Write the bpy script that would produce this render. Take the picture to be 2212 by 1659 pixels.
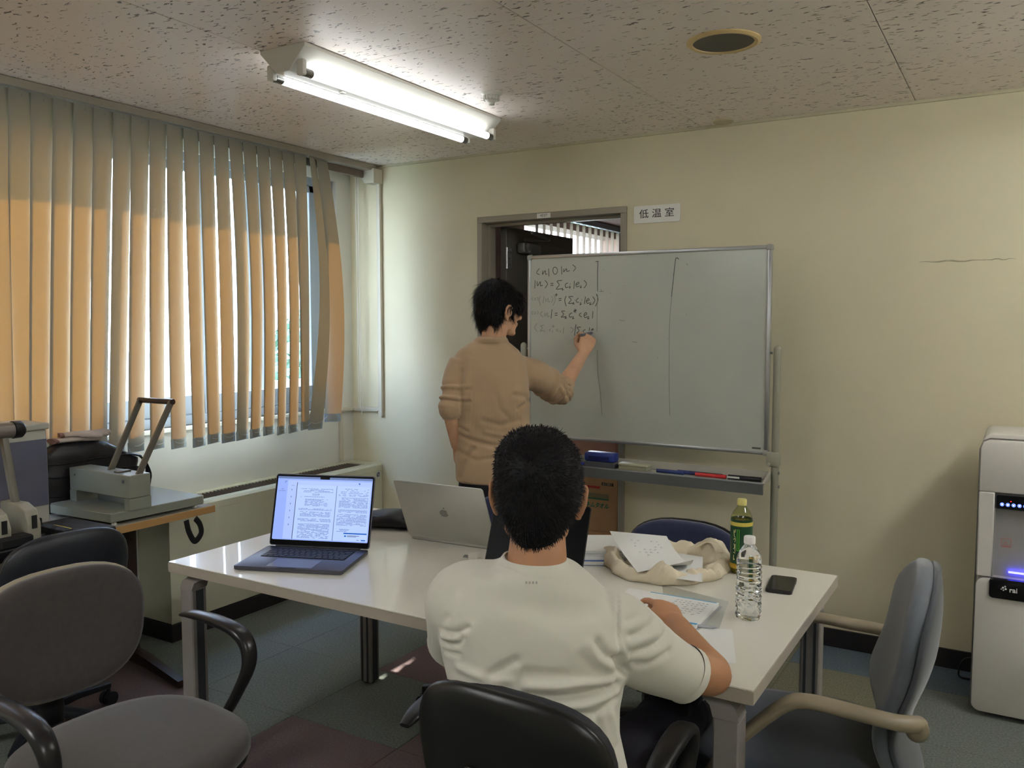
import bpy, bmesh, math, random
import numpy as np
from math import radians as R_, sin, cos, pi, tan, atan2, sqrt
from mathutils import Vector, Matrix, Euler, Quaternion
random.seed(7)
for o in list(bpy.data.objects): bpy.data.objects.remove(o)
SC = bpy.context.scene; COL = SC.collection

# ------------------------------------------------------------------ camera, sky, sun, exposure
cam_data = bpy.data.cameras.new('camera'); camera = bpy.data.objects.new('camera', cam_data); COL.objects.link(camera)
camera.location = (0, 0, 1.491)
camera.rotation_euler = (R_(90) - math.atan(132.5/1840.0), 0, R_(30.9))
cam_data.sensor_fit = 'HORIZONTAL'; cam_data.sensor_width = 36; cam_data.lens = 36*1840/2212
cam_data.clip_start = 0.05; cam_data.clip_end = 200
SC.camera = camera
SC.view_settings.view_transform = 'Standard'; SC.view_settings.look = 'None'
SC.view_settings.exposure = 1.9; SC.view_settings.gamma = 1.0; SC.view_settings.use_curve_mapping = False
world = bpy.data.worlds.new('sky'); SC.world = world; world.use_nodes = True
wt = world.node_tree; wt.nodes.clear()
wo = wt.nodes.new('ShaderNodeOutputWorld'); wb = wt.nodes.new('ShaderNodeBackground')
tc = wt.nodes.new('ShaderNodeTexCoord'); sp = wt.nodes.new('ShaderNodeSeparateXYZ'); rp = wt.nodes.new('ShaderNodeValToRGB')
wt.links.new(tc.outputs['Generated'], sp.inputs[0]); wt.links.new(sp.outputs['Z'], rp.inputs[0])
rp.color_ramp.elements[0].position = 0.0; rp.color_ramp.elements[0].color = (0.86, 0.93, 1.0, 1)
rp.color_ramp.elements[1].position = 0.6; rp.color_ramp.elements[1].color = (0.42, 0.62, 1.0, 1)
wt.links.new(rp.outputs[0], wb.inputs[0]); wb.inputs[1].default_value = 6.2
wt.links.new(wb.outputs[0], wo.inputs[0])
sun_d = bpy.data.lights.new('sun', 'SUN'); sun_d.energy = 8.5; sun_d.angle = R_(0.6); sun_d.color = (1.0, 0.9, 0.74)
sun = bpy.data.objects.new('sun', sun_d); COL.objects.link(sun)
sun_dir = Vector((1.0, 0.02, -0.8))                      # direction the light travels
sun.rotation_euler = sun_dir.to_track_quat('-Z', 'Y').to_euler()
sun.location = (-8, 0, 6)
TUBE_POWER = 2.6

# ------------------------------------------------------------------ materials
def lin(c):
    return tuple((((v/255)/12.92) if v/255 <= 0.04045 else ((v/255+0.055)/1.055)**2.4) for v in c)
MATS = {}
def mat(name, col, rough=0.5, metal=0.0, var=0.06, vscale=6.0, bump=0.0, bscale=200.0, spec=0.5, coat=0.0, sheen=0.0, emit=None, estr=0.0, alpha=1.0, trans=0.0, ior=1.45, stretch=None):
    if name in MATS: return MATS[name]
    m = bpy.data.materials.new(name); m.use_nodes = True; nt = m.node_tree
    b = nt.nodes['Principled BSDF']
    c = lin(col)
    tcn = nt.nodes.new('ShaderNodeTexCoord'); mp = nt.nodes.new('ShaderNodeMapping')
    nt.links.new(tcn.outputs['Object'], mp.inputs[0])
    if stretch: mp.inputs['Scale'].default_value = stretch
    if var > 0:
        n = nt.nodes.new('ShaderNodeTexNoise'); n.inputs['Scale'].default_value = vscale; n.inputs['Detail'].default_value = 5
        nt.links.new(mp.outputs[0], n.inputs[0])
        r = nt.nodes.new('ShaderNodeMapRange'); r.inputs[1].default_value = 0.3; r.inputs[2].default_value = 0.7
        r.inputs[3].default_value = 1-var; r.inputs[4].default_value = 1+var
        nt.links.new(n.outputs[0], r.inputs[0])
        mx = nt.nodes.new('ShaderNodeVectorMath'); mx.operation = 'SCALE'; mx.inputs[0].default_value = c
        nt.links.new(r.outputs[0], mx.inputs['Scale']); nt.links.new(mx.outputs[0], b.inputs['Base Color'])
    else:
        b.inputs['Base Color'].default_value = (*c, 1)
    b.inputs['Roughness'].default_value = rough; b.inputs['Metallic'].default_value = metal
    b.inputs['Specular IOR Level'].default_value = spec; b.inputs['IOR'].default_value = ior
    b.inputs['Coat Weight'].default_value = coat; b.inputs['Sheen Weight'].default_value = sheen
    b.inputs['Transmission Weight'].default_value = trans; b.inputs['Alpha'].default_value = alpha
    if emit: b.inputs['Emission Color'].default_value = (*lin(emit), 1); b.inputs['Emission Strength'].default_value = estr
    if bump > 0:
        n2 = nt.nodes.new('ShaderNodeTexNoise'); n2.inputs['Scale'].default_value = bscale; n2.inputs['Detail'].default_value = 3
        nt.links.new(mp.outputs[0], n2.inputs[0])
        bp = nt.nodes.new('ShaderNodeBump'); bp.inputs['Strength'].default_value = bump; bp.inputs['Distance'].default_value = 0.002
        nt.links.new(n2.outputs[0], bp.inputs['Height']); nt.links.new(bp.outputs[0], b.inputs['Normal'])
    MATS[name] = m; return m

def glass_mat(name, tint=(0.96,0.98,1.0), rough=0.0, f0=1.45, scale=1.0):
    if name in MATS: return MATS[name]
    m = bpy.data.materials.new(name); m.use_nodes = True; nt = m.node_tree; nt.nodes.clear()
    o = nt.nodes.new('ShaderNodeOutputMaterial'); mx = nt.nodes.new('ShaderNodeMixShader')
    t = nt.nodes.new('ShaderNodeBsdfTransparent'); t.inputs[0].default_value = (*tint, 1)
    g = nt.nodes.new('ShaderNodeBsdfGlossy'); g.inputs['Roughness'].default_value = rough
    # Schlick reflectance from the symmetric facing value, the same on both sides of the sheet
    f = nt.nodes.new('ShaderNodeLayerWeight'); f.inputs[0].default_value = 0.5
    pw = nt.nodes.new('ShaderNodeMath'); pw.operation = 'POWER'; pw.inputs[1].default_value = 4.0
    r0 = ((f0-1)/(f0+1))**2
    ml = nt.nodes.new('ShaderNodeMath'); ml.operation = 'MULTIPLY_ADD'; ml.inputs[1].default_value = scale*(1-r0); ml.inputs[2].default_value = scale*r0
    nt.links.new(f.outputs['Facing'], pw.inputs[0]); nt.links.new(pw.outputs[0], ml.inputs[0]); nt.links.new(ml.outputs[0], mx.inputs[0])
    nt.links.new(t.outputs[0], mx.inputs[1]); nt.links.new(g.outputs[0], mx.inputs[2]); nt.links.new(mx.outputs[0], o.inputs[0])
    MATS[name] = m; return m

def slat_mat(name='blind_fabric', dif=(152,154,148), tr=(236,194,118), mixf=0.19):
    m = bpy.data.materials.new(name); m.use_nodes = True; nt = m.node_tree; nt.nodes.clear()
    o = nt.nodes.new('ShaderNodeOutputMaterial'); mx = nt.nodes.new('ShaderNodeMixShader'); mx.inputs[0].default_value = mixf
    d = nt.nodes.new('ShaderNodeBsdfDiffuse'); t = nt.nodes.new('ShaderNodeBsdfTranslucent')
    d.inputs[0].default_value = (*lin(dif), 1); t.inputs[0].default_value = (*lin(tr), 1)
    tcn = nt.nodes.new('ShaderNodeTexCoord'); mp = nt.nodes.new('ShaderNodeMapping'); mp.inputs['Scale'].default_value = (1, 1, 0.05)
    w = nt.nodes.new('ShaderNodeTexNoise'); w.inputs['Scale'].default_value = 900; nt.links.new(tcn.outputs['Object'], mp.inputs[0]); nt.links.new(mp.outputs[0], w.inputs[0])
    bp = nt.nodes.new('ShaderNodeBump'); bp.inputs['Strength'].default_value = 0.25; bp.inputs['Distance'].default_value = 0.001
    nt.links.new(w.outputs[0], bp.inputs['Height']); nt.links.new(bp.outputs[0], d.inputs['Normal'])
    nt.links.new(d.outputs[0], mx.inputs[1]); nt.links.new(t.outputs[0], mx.inputs[2]); nt.links.new(mx.outputs[0], o.inputs[0])
    MATS[name] = m; return m

def ceiling_mat():
    m = mat('ceiling_board', (244,232,225), rough=0.38, var=0.04, vscale=1.5, spec=0.35)
    nt = m.node_tree; b = nt.nodes['Principled BSDF']
    tcn = nt.nodes.new('ShaderNodeTexCoord')
    # worm-like fissures: a warped, stretched noise cut at a threshold, in the room's coordinates
    geo = nt.nodes.new('ShaderNodeNewGeometry')
    wn = nt.nodes.new('ShaderNodeTexNoise'); wn.inputs['Scale'].default_value = 26; wn.inputs['Detail'].default_value = 2
    nt.links.new(geo.outputs['Position'], wn.inputs[0])
    ad = nt.nodes.new('ShaderNodeVectorMath'); ad.operation = 'MULTIPLY_ADD'
    ad.inputs[1].default_value = (0.035, 0.035, 0); nt.links.new(wn.outputs['Color'], ad.inputs[0]); nt.links.new(geo.outputs['Position'], ad.inputs[2])
    mp = nt.nodes.new('ShaderNodeMapping'); mp.inputs['Scale'].default_value = (36, 112, 1); mp.inputs['Rotation'].default_value = (0, 0, R_(6))
    nt.links.new(ad.outputs[0], mp.inputs[0])
    v = nt.nodes.new('ShaderNodeTexNoise'); v.inputs['Scale'].default_value = 1.0; v.inputs['Detail'].default_value = 1.0; v.inputs['Roughness'].default_value = 0.4
    nt.links.new(mp.outputs[0], v.inputs[0])
    big = nt.nodes.new('ShaderNodeTexNoise'); big.inputs['Scale'].default_value = 2.2; nt.links.new(geo.outputs['Position'], big.inputs[0])
    r0 = nt.nodes.new('ShaderNodeMapRange'); r0.inputs[1].default_value = 0.35; r0.inputs[2].default_value = 0.65; r0.inputs[3].default_value = 0.035; r0.inputs[4].default_value = -0.01
    nt.links.new(big.outputs[0], r0.inputs[0])
    sb = nt.nodes.new('ShaderNodeMath'); sb.operation = 'SUBTRACT'; nt.links.new(v.outputs[0], sb.inputs[0]); nt.links.new(r0.outputs[0], sb.inputs[1])
    r = nt.nodes.new('ShaderNodeMapRange'); r.inputs[1].default_value = 0.655; r.inputs[2].default_value = 0.70; r.inputs[3].default_value = 0; r.inputs[4].default_value = 1
    nt.links.new(sb.outputs[0], r.inputs[0])
    mc = nt.nodes.new('ShaderNodeMix'); mc.data_type = 'RGBA'
    nt.links.new(r.outputs[0], mc.inputs[0]); src = b.inputs['Base Color'].links[0].from_socket
    nt.links.new(src, mc.inputs[6]); mc.inputs[7].default_value = (*lin((120,108,100)), 1)
    nt.links.new(mc.outputs[2], b.inputs['Base Color'])
    bp = nt.nodes.new('ShaderNodeBump'); bp.inputs['Strength'].default_value = 0.9; bp.inputs['Distance'].default_value = 0.003; bp.invert = True
    nt.links.new(r.outputs[0], bp.inputs['Height']); nt.links.new(bp.outputs[0], b.inputs['Normal'])
    return m

def carpet_mat(name, col, var=0.35):
    m = mat(name, col, rough=0.95, var=var, vscale=130, bump=0.8, bscale=500, spec=0.1, sheen=0.15)
    return m

def knit_mat(name, col, rib=700.0, strength=0.5):
    m = mat(name, col, rough=0.9, var=0.05, vscale=9, spec=0.15, sheen=0.3)
    nt = m.node_tree; b = nt.nodes['Principled BSDF']; tcn = nt.nodes.new('ShaderNodeTexCoord')
    mp = nt.nodes.new('ShaderNodeMapping'); mp.inputs['Rotation'].default_value = (0, 0, R_(-30)); nt.links.new(tcn.outputs['Object'], mp.inputs[0])
    w = nt.nodes.new('ShaderNodeTexWave'); w.bands_direction = 'X'; w.inputs['Scale'].default_value = rib/6.283; w.inputs['Distortion'].default_value = 0.6; w.inputs['Detail'].default_value = 1
    nt.links.new(mp.outputs[0], w.inputs[0])
    bp = nt.nodes.new('ShaderNodeBump'); bp.inputs['Strength'].default_value = strength; bp.inputs['Distance'].default_value = 0.0015
    nt.links.new(w.outputs['Fac'], bp.inputs['Height']); nt.links.new(bp.outputs[0], b.inputs['Normal'])
    return m

def skin_mat(name, col):
    m = mat(name, col, rough=0.55, var=0.07, vscale=22, bump=0.15, bscale=260, spec=0.35)
    b = m.node_tree.nodes['Principled BSDF']; b.inputs['Subsurface Weight'].default_value = 0.12
    b.inputs['Subsurface Radius'].default_value = (0.012, 0.005, 0.003); b.inputs['Subsurface Scale'].default_value = 0.6
    return m

# ------------------------------------------------------------------ mesh helpers
def V(*a): return Vector(a[0]) if len(a) == 1 else Vector(a)
def box(bm, c, s, rot=None, bev=0.0, seg=2):
    """box centred on c with full size s"""
    M = Matrix.Translation(V(c)) @ (rot.to_matrix().to_4x4() if rot is not None else Matrix.Identity(4)) @ Matrix.Diagonal((s[0], s[1], s[2], 1))
    t = bmesh.new(); bmesh.ops.create_cube(t, size=1, matrix=M)
    if bev > 0: bmesh.ops.bevel(t, geom=list(t.edges), offset=bev, segments=seg, profile=0.5, affect='EDGES')
    merge(bm, t)
def bx(bm, x0, x1, y0, y1, z0, z1, bev=0.0, seg=2):
    box(bm, ((x0+x1)/2, (y0+y1)/2, (z0+z1)/2), (x1-x0, y1-y0, z1-z0), None, bev, seg)
def merge(bm, t):
    me = bpy.data.meshes.new('tmp'); t.to_mesh(me); t.free(); bm.from_mesh(me); bpy.data.meshes.remove(me)
def rings_mesh(bm, rings, cap=True, closed=False):
    vs = [[bm.verts.new(p) for p in r] for r in rings]
    n = len(rings[0])
    for i in range(len(vs) - (0 if closed else 1)):
        a, b = vs[i], vs[(i+1) % len(vs)]
        for j in range(n):
            bm.faces.new((a[j], a[(j+1) % n], b[(j+1) % n], b[j]))
    if cap and not closed:
        bm.faces.new(list(reversed(vs[0]))); bm.faces.new(vs[-1])
def catmull(pts, k=6, rad=None):
    P = [Vector(p) for p in pts]; out = []; ro = []
    for i in range(len(P)-1):
        p0 = P[max(i-1, 0)]; p1 = P[i]; p2 = P[i+1]; p3 = P[min(i+2, len(P)-1)]
        for j in range(k):
            t = j/k
            out.append(0.5*((2*p1) + (p2-p0)*t + (2*p0-5*p1+4*p2-p3)*t*t + (3*p1-p0-3*p2+p3)*t**3))
            if rad: ro.append(rad[i]*(1-t)+rad[i+1]*t)
    out.append(P[-1])
    if rad: ro.append(rad[-1]); return out, ro
    return out
def tube(bm, pts, rad, seg=10, up=None, ry=None, cap=True, sq=2.0, round_ends=False):
    """sweep a (super)ellipse of radii rad (sideways) and ry (along up) down a path"""
    P = [Vector(p) for p in pts]; n = len(P)
    if not hasattr(rad, '__len__'): rad = [rad]*n
    if ry is None: ry = list(rad)
    elif not hasattr(ry, '__len__'): ry = [ry]*n
    rad = list(rad); ry = list(ry)
    T = []
    for i in range(n):
        d = P[min(i+1, n-1)] - P[max(i-1, 0)]; T.append(d.normalized())
    if round_ends:
        r0, r1 = rad[0], rad[-1]
        newP = []; nr = []; nry = []; nT = []
        for a in (0.12, 0.5, 0.85): newP.append(P[0]-T[0]*r0*cos(a*pi/2)); f = sin(a*pi/2); nr.append(r0*f); nry.append(ry[0]*f); nT.append(T[0])
        newP += P; nr += rad; nry += ry; nT += T
        for a in (0.85, 0.5, 0.12): newP.append(P[-1]+T[-1]*r1*cos(a*pi/2)); f = sin(a*pi/2); nr.append(r1*f); nry.append(ry[-1]*f); nT.append(T[-1])
        P, rad, ry, T = newP, nr, nry, nT; n = len(P)
    u = Vector(up) if up is not None else (Vector((0, 0, 1)) if abs(T[0].z) < 0.9 else Vector((0, 1, 0)))
    rings = []
    for i in range(n):
        u = (u - T[i]*u.dot(T[i]))
        if u.length < 1e-6: u = T[i].orthogonal()
        u.normalize(); s = T[i].cross(u)
        r = []
        for j in range(seg):
            a = 2*pi*j/seg; ca, sa = cos(a), sin(a)
            ca = math.copysign(abs(ca)**(2/sq), ca); sa = math.copysign(abs(sa)**(2/sq), sa)
            r.append(P[i] + s*ca*rad[i] + u*sa*ry[i])
        rings.append(r)
        if up is not None: u = Vector(up)
    rings_mesh(bm, rings, cap)
def lathe(bm, prof, c=(0, 0, 0), seg=24, M=None, cap=True):
    rings = []
    for r, z in prof:
        ring = [Vector((r*cos(2*pi*j/seg), r*sin(2*pi*j/seg), z)) for j in range(seg)]
        if M is not None: ring = [M @ p for p in ring]
        rings.append([p + Vector(c) for p in ring])
    rings_mesh(bm, rings, cap)
def prism(bm, pts, d, M=None, bev=0.0):
    """outline pts in xy extruded 0..d along z, then M"""
    t = bmesh.new(); a = [t.verts.new((p[0], p[1], 0)) for p in pts]; b = [t.verts.new((p[0], p[1], d)) for p in pts]
    n = len(pts)
    t.faces.new(list(reversed(a))); t.faces.new(b)
    for i in range(n): t.faces.new((a[i], a[(i+1) % n], b[(i+1) % n], b[i]))
    bmesh.ops.recalc_face_normals(t, faces=t.faces)
    if bev > 0: bmesh.ops.bevel(t, geom=[e for e in t.edges], offset=bev, segments=2, profile=0.5, affect='EDGES')
    if M is not None: bmesh.ops.transform(t, matrix=M, verts=t.verts)
    merge(bm, t)
def ellipsoid(bm, c, r, rot=None, seg=20, ring=12):
    M = Matrix.Translation(V(c)) @ (rot.to_matrix().to_4x4() if rot is not None else Matrix.Identity(4)) @ Matrix.Diagonal((r[0], r[1], r[2], 1))
    t = bmesh.new(); bmesh.ops.create_uvsphere(t, u_segments=seg, v_segments=ring, radius=1, matrix=M); merge(bm, t)
def rrect(w, h, r, n=5, cx=0, cy=0):
    out = []
    for sx, sy, a0 in ((1, 1, 0), (-1, 1, 90), (-1, -1, 180), (1, -1, 270)):
        for k in range(n+1):
            a = R_(a0 + 90*k/n); out.append((cx + sx*(w/2-r) + r*cos(a), cy + sy*(h/2-r) + r*sin(a)))
    return out
def surf(bm, f, nu, nv, th=0.0):
    """grid surface f(u,v) u,v in 0..1, thickened downwards along -normal by th"""
    g = [[Vector(f(i/nu, j/nv)) for j in range(nv+1)] for i in range(nu+1)]
    top = [[bm.verts.new(p) for p in row] for row in g]
    for i in range(nu):
        for j in range(nv): bm.faces.new((top[i][j], top[i+1][j], top[i+1][j+1], top[i][j+1]))
    if th:
        bot = []
        for i in range(nu+1):
            row = []
            for j in range(nv+1):
                a = g[min(i+1, nu)][j]-g[max(i-1, 0)][j]; b = g[i][min(j+1, nv)]-g[i][max(j-1, 0)]
                nn = a.cross(b); nn = nn.normalized() if nn.length > 1e-9 else Vector((0, 0, 1))
                row.append(bm.verts.new(g[i][j]-nn*th))
            bot.append(row)
        for i in range(nu):
            for j in range(nv): bm.faces.new((bot[i][j], bot[i][j+1], bot[i+1][j+1], bot[i+1][j]))
        for i in range(nu):
            bm.faces.new((top[i][0], bot[i][0], bot[i+1][0], top[i+1][0])); bm.faces.new((top[i][nv], top[i+1][nv], bot[i+1][nv], bot[i][nv]))
        for j in range(nv):
            bm.faces.new((top[0][j], top[0][j+1], bot[0][j+1], bot[0][j])); bm.faces.new((top[nu][j], bot[nu][j], bot[nu][j+1], top[nu][j+1]))
NB = bmesh.new
def obj(name, bm, m, parent=None, smooth=False, angle=40, world_coords=False, label=None):
    """bm -> one mesh object; world_coords: bm is in world coordinates and is brought into the parent's frame"""
    if world_coords and parent is not None:
        bpy.context.view_layer.update()
        bmesh.ops.transform(bm, matrix=parent_matrix(parent).inverted(), verts=bm.verts)
    bmesh.ops.recalc_face_normals(bm, faces=bm.faces)
    me = bpy.data.meshes.new(name); bm.to_mesh(me); bm.free()
    me.materials.append(m)
    if smooth:
        me.polygons.foreach_set('use_smooth', [True]*len(me.polygons))
        if angle < 180:
            me.set_sharp_from_angle(angle=R_(angle))
    o = bpy.data.objects.new(name, me); COL.objects.link(o)
    if parent is not None: o.parent = parent
    if label: o['label'] = label
    return o
def parent_matrix(o):
    M = Matrix.LocRotScale(o.location, o.rotation_euler, o.scale)
    return parent_matrix(o.parent) @ M if o.parent else M
def tag(o, label=None, cat=None, group=None, kind=None):
    if label: o['label'] = label
    if cat: o['category'] = cat
    if group: o['group'] = group
    if kind: o['kind'] = kind
    return o
def thing(name, label, cat, loc=(0, 0, 0), rotz=0.0, group=None):
    o = bpy.data.objects.new(name, None); COL.objects.link(o); o.location = loc; o.rotation_euler = (0, 0, rotz)
    o.empty_display_size = 0.05
    return tag(o, label, cat, group)
def struct(name, bm, m, label, smooth=False):
    o = obj(name, bm, m, None, smooth); tag(o, label, kind='structure'); return o
def blob(bm, voxel=0.006, smooth=4, fac=0.5, decimate=None):
    """fuse overlapping closed shapes into one continuous skin (voxel remesh), return numpy verts + mesh"""
    me = bpy.data.meshes.new('b'); bmesh.ops.recalc_face_normals(bm, faces=bm.faces); bm.to_mesh(me); bm.free()
    o = bpy.data.objects.new('b', me); COL.objects.link(o)
    r = o.modifiers.new('r', 'REMESH'); r.mode = 'VOXEL'; r.voxel_size = voxel; r.adaptivity = 0
    s = o.modifiers.new('s', 'SMOOTH'); s.iterations = smooth; s.factor = fac
    dg = bpy.context.evaluated_depsgraph_get(); ev = o.evaluated_get(dg)
    m2 = bpy.data.meshes.new_from_object(ev)
    bpy.data.objects.remove(o); bpy.data.meshes.remove(me)
    return m2
def mesh_obj(name, me, m, parent, smooth=True, world=True, label=None):
    me.name = name
    if world:
        me.transform(parent_matrix(parent).inverted())
    me.materials.clear(); me.materials.append(m)
    if smooth: me.polygons.foreach_set('use_smooth', [True]*len(me.polygons))
    o = bpy.data.objects.new(name, me); COL.objects.link(o); o.parent = parent
    if label: o['label'] = label
    return o
def mverts(me):
    a = np.empty(len(me.vertices)*3); me.vertices.foreach_get('co', a); return a.reshape(-1, 3)
def mnorms(me):
    a = np.empty(len(me.vertices)*3); me.vertices.foreach_get('normal', a); return a.reshape(-1, 3)
def set_verts(me, a): me.vertices.foreach_set('co', a.reshape(-1)); me.update()
def text_mesh(name, s, size, m, parent, loc, rot, depth=0.0006, align='CENTER', shear=0.0, sx=1.0, bold=0.0):
    cu = bpy.data.curves.new(name, 'FONT'); cu.body = s; cu.size = size; cu.extrude = depth; cu.align_x = align; cu.align_y = 'CENTER'; cu.shear = shear; cu.offset = bold
    to = bpy.data.objects.new(name, cu); COL.objects.link(to)
    dg = bpy.context.evaluated_depsgraph_get(); me = bpy.data.meshes.new_from_object(to.evaluated_get(dg))
    bpy.data.objects.remove(to); bpy.data.curves.remove(cu)
    me.materials.clear(); me.materials.append(m); me.name = name
    o = bpy.data.objects.new(name, me); COL.objects.link(o); o.parent = parent; o.location = loc; o.rotation_euler = rot; o.scale = (sx, 1, 1)
    return o
def copy_tree(o, parent=None, label=None, loc=None, rotz=None):
    c = o.copy(); COL.objects.link(c); c.parent = parent
    if label: c['label'] = label
    if loc is not None: c.location = loc
    if rotz is not None: c.rotation_euler = (0, 0, rotz)
    for ch in list(o.children): copy_tree(ch, c)
    return c

CEIL = 2.43; YB = 4.055; XL = -3.59; TZ = 0.72
M_wall = mat('wall_paint', (212,203,174), rough=0.75, var=0.045, vscale=1.6, bump=0.12, bscale=180)
M_wallL = mat('wall_paint_window_side', (208,206,196), rough=0.7, var=0.03, vscale=2.0, bump=0.12, bscale=180)
M_ceil = ceiling_mat()
M_frame = mat('door_frame_paint', (150,142,126), rough=0.45, var=0.03)
M_alu = mat('aluminium', (188,190,192), rough=0.32, metal=0.85, var=0.03)
M_alu_d = mat('window_aluminium', (150,158,168), rough=0.45, metal=0.3, var=0.03)
M_white = mat('white_plastic', (214,210,200), rough=0.4, var=0.02)
M_base = mat('baseboard_rubber', (34,30,32), rough=0.55, var=0.1)
M_black = mat('black_plastic', (22,21,22), rough=0.38, var=0.12, bump=0.15, bscale=600)
M_steel = mat('steel', (150,150,150), rough=0.3, metal=1.0, var=0.03)
M_ink = mat('black_ink', (28,28,30), rough=0.7, var=0.02)
M_dark = mat('dark_void', (18,17,18), rough=0.8, var=0.1)


# ================================================================== THE ROOM
# floor slab and carpet tiles -------------------------------------------------
b = NB(); bx(b, -4.0, 3.0, -3.0, 9.2, -0.12, -0.006)
floor = struct('floor', b, mat('floor_screed', (84,88,84), rough=0.9), 'floor laid with square grey green carpet tiles and a few purple brown ones')
C_grey = carpet_mat('carpet_grey', (104,110,103)); C_purp = carpet_mat('carpet_purple', (112,93,93), 0.2)
C_yel = carpet_mat('carpet_yellow', (112,110,88)); C_blue = carpet_mat('carpet_blue', (84,98,108)); C_brn = carpet_mat('carpet_brown', (84,78,70))
tile_me = {}
def tile_mesh(m):
    if m.name not in tile_me:
        t = NB(); box(t, (0, 0, -0.003), (0.4985, 0.4985, 0.006), None, 0.0012, 1)
        me = bpy.data.meshes.new('carpet_tile'); t.to_mesh(me); t.free(); me.materials.append(m); tile_me[m.name] = me
    return tile_me[m.name]
def tile_kind(i, j):      # i, j count tiles from the corner at x=-2.33, y=2.27
    special = {(0, -1): C_purp, (0, 1): C_purp, (1, 0): C_purp, (1, -1): C_purp, (-1, -2): C_purp, (2, -1): C_grey, (3, 3): C_blue, (4, 3): C_blue, (5, 3): C_blue, (2, 3): C_yel,
               (3, 2): C_yel, (4, 2): C_grey, (2, 2): C_yel, (1, 3): C_brn, (-2, -1): C_purp}
    return special.get((i, j), C_grey)
for i in range(-3, 8):
    for j in range(-5, 4):
        x0 = -2.33 + 0.5*i; y0 = 2.27 + 0.5*j
        if j == 3: y0 = 2.27+1.5
        if x0 < -3.4 and j > 0: pass
        o = bpy.data.objects.new('carpet_tile', tile_mesh(tile_kind(i, j))); COL.objects.link(o); o.parent = floor; o.location = (x0+0.25, y0+0.25, 0)
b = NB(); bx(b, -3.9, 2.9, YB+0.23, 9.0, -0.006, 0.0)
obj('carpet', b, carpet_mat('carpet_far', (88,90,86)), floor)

# walls -----------------------------------------------------------------------
WY0, WY1, WZ0, WZ1 = 0.35, 3.93, 0.975, 2.34       # window opening
b = NB(); bx(b, XL-0.2, XL, -3.0, WY0, 0, CEIL+0.1); bx(b, XL-0.2, XL, WY1, YB+0.12, 0, CEIL+0.1); bx(b, XL-0.2, XL, WY0, WY1, 0, WZ0); bx(b, XL-0.2, XL, WY0, WY1, WZ1, CEIL+0.1)
struct('wall_left', b, M_wallL, 'off-white wall with the wide window behind the vertical blind')
DX0, DX1, DZ = -2.648, -1.745, 2.08
b = NB(); bx(b, XL-0.2, DX0+0.02, YB, YB+0.12, 0, CEIL+0.1); bx(b, DX1-0.02, 2.7, YB, YB+0.12, 0, CEIL+0.1); bx(b, DX0+0.02, DX1-0.02, YB, YB+0.12, DZ-0.02, CEIL+0.1)
wall_back = struct('wall_back', b, M_wall, 'cream wall with the open doorway behind the whiteboard')
b = NB(); bx(b, 2.5, 2.6, -3.0, YB, 0, CEIL+0.1)
struct('wall_right', b, M_wall, 'cream wall on the right outside the picture')
b = NB(); bx(b, XL-0.2, 2.6, -3.1, -3.0, 0, CEIL+0.1)
struct('wall_front', b, M_wall, 'cream wall behind the camera')
# ceiling boards
b = NB(); bx(b, XL-0.2, 2.7, -3.1, 9.2, CEIL+0.012, CEIL+0.14)
ceiling = struct('ceiling', b, mat('ceiling_joint', (120,108,98), rough=0.9), 'low ceiling of fissured acoustic boards')
PW = 0.935; xs = [-1.362 + PW*k for k in range(-3, 5)]
for k in range(len(xs)-1):
    x0, x1 = max(xs[k], XL), xs[k+1]
    if x0 >= x1: continue
    yj = 2.425
    cuts = [-3.0, yj-2*1.87, yj-1.87, yj, YB]
    for q in range(len(cuts)-1):
        if cuts[q+1] <= cuts[q]: continue
        y0, y1 = max(cuts[q], -3.0), cuts[q+1]
        b = NB(); bx(b, x0+0.0015, x1-0.0015, y0+0.001, y1-0.001, CEIL, CEIL+0.012, 0.001, 1)
        obj('ceiling_panel', b, M_ceil, ceiling)
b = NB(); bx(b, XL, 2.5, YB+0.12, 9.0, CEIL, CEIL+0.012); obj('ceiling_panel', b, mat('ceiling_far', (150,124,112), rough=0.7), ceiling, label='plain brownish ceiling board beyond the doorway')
# trims
b = NB(); bx(b, -3.33, 2.5, YB-0.012, YB, CEIL-0.012, CEIL)
struct('trim_1', b, mat('ceiling_trim', (196,188,160), rough=0.5), 'thin cream moulding where the back wall meets the ceiling')
b = NB(); bx(b, -3.33, DX0, YB-0.009, YB, 0, 0.085, 0.002, 1); bx(b, DX1, 2.5, YB-0.009, YB, 0, 0.085, 0.002, 1)
struct('baseboard_back', b, M_base, 'black rubber baseboard along the back wall')
b = NB(); bx(b, XL, XL+0.009, -3.0, 2.4, 0, 0.085, 0.002, 1)
struct('baseboard_left', b, M_base, 'black rubber baseboard along the window wall')
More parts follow.
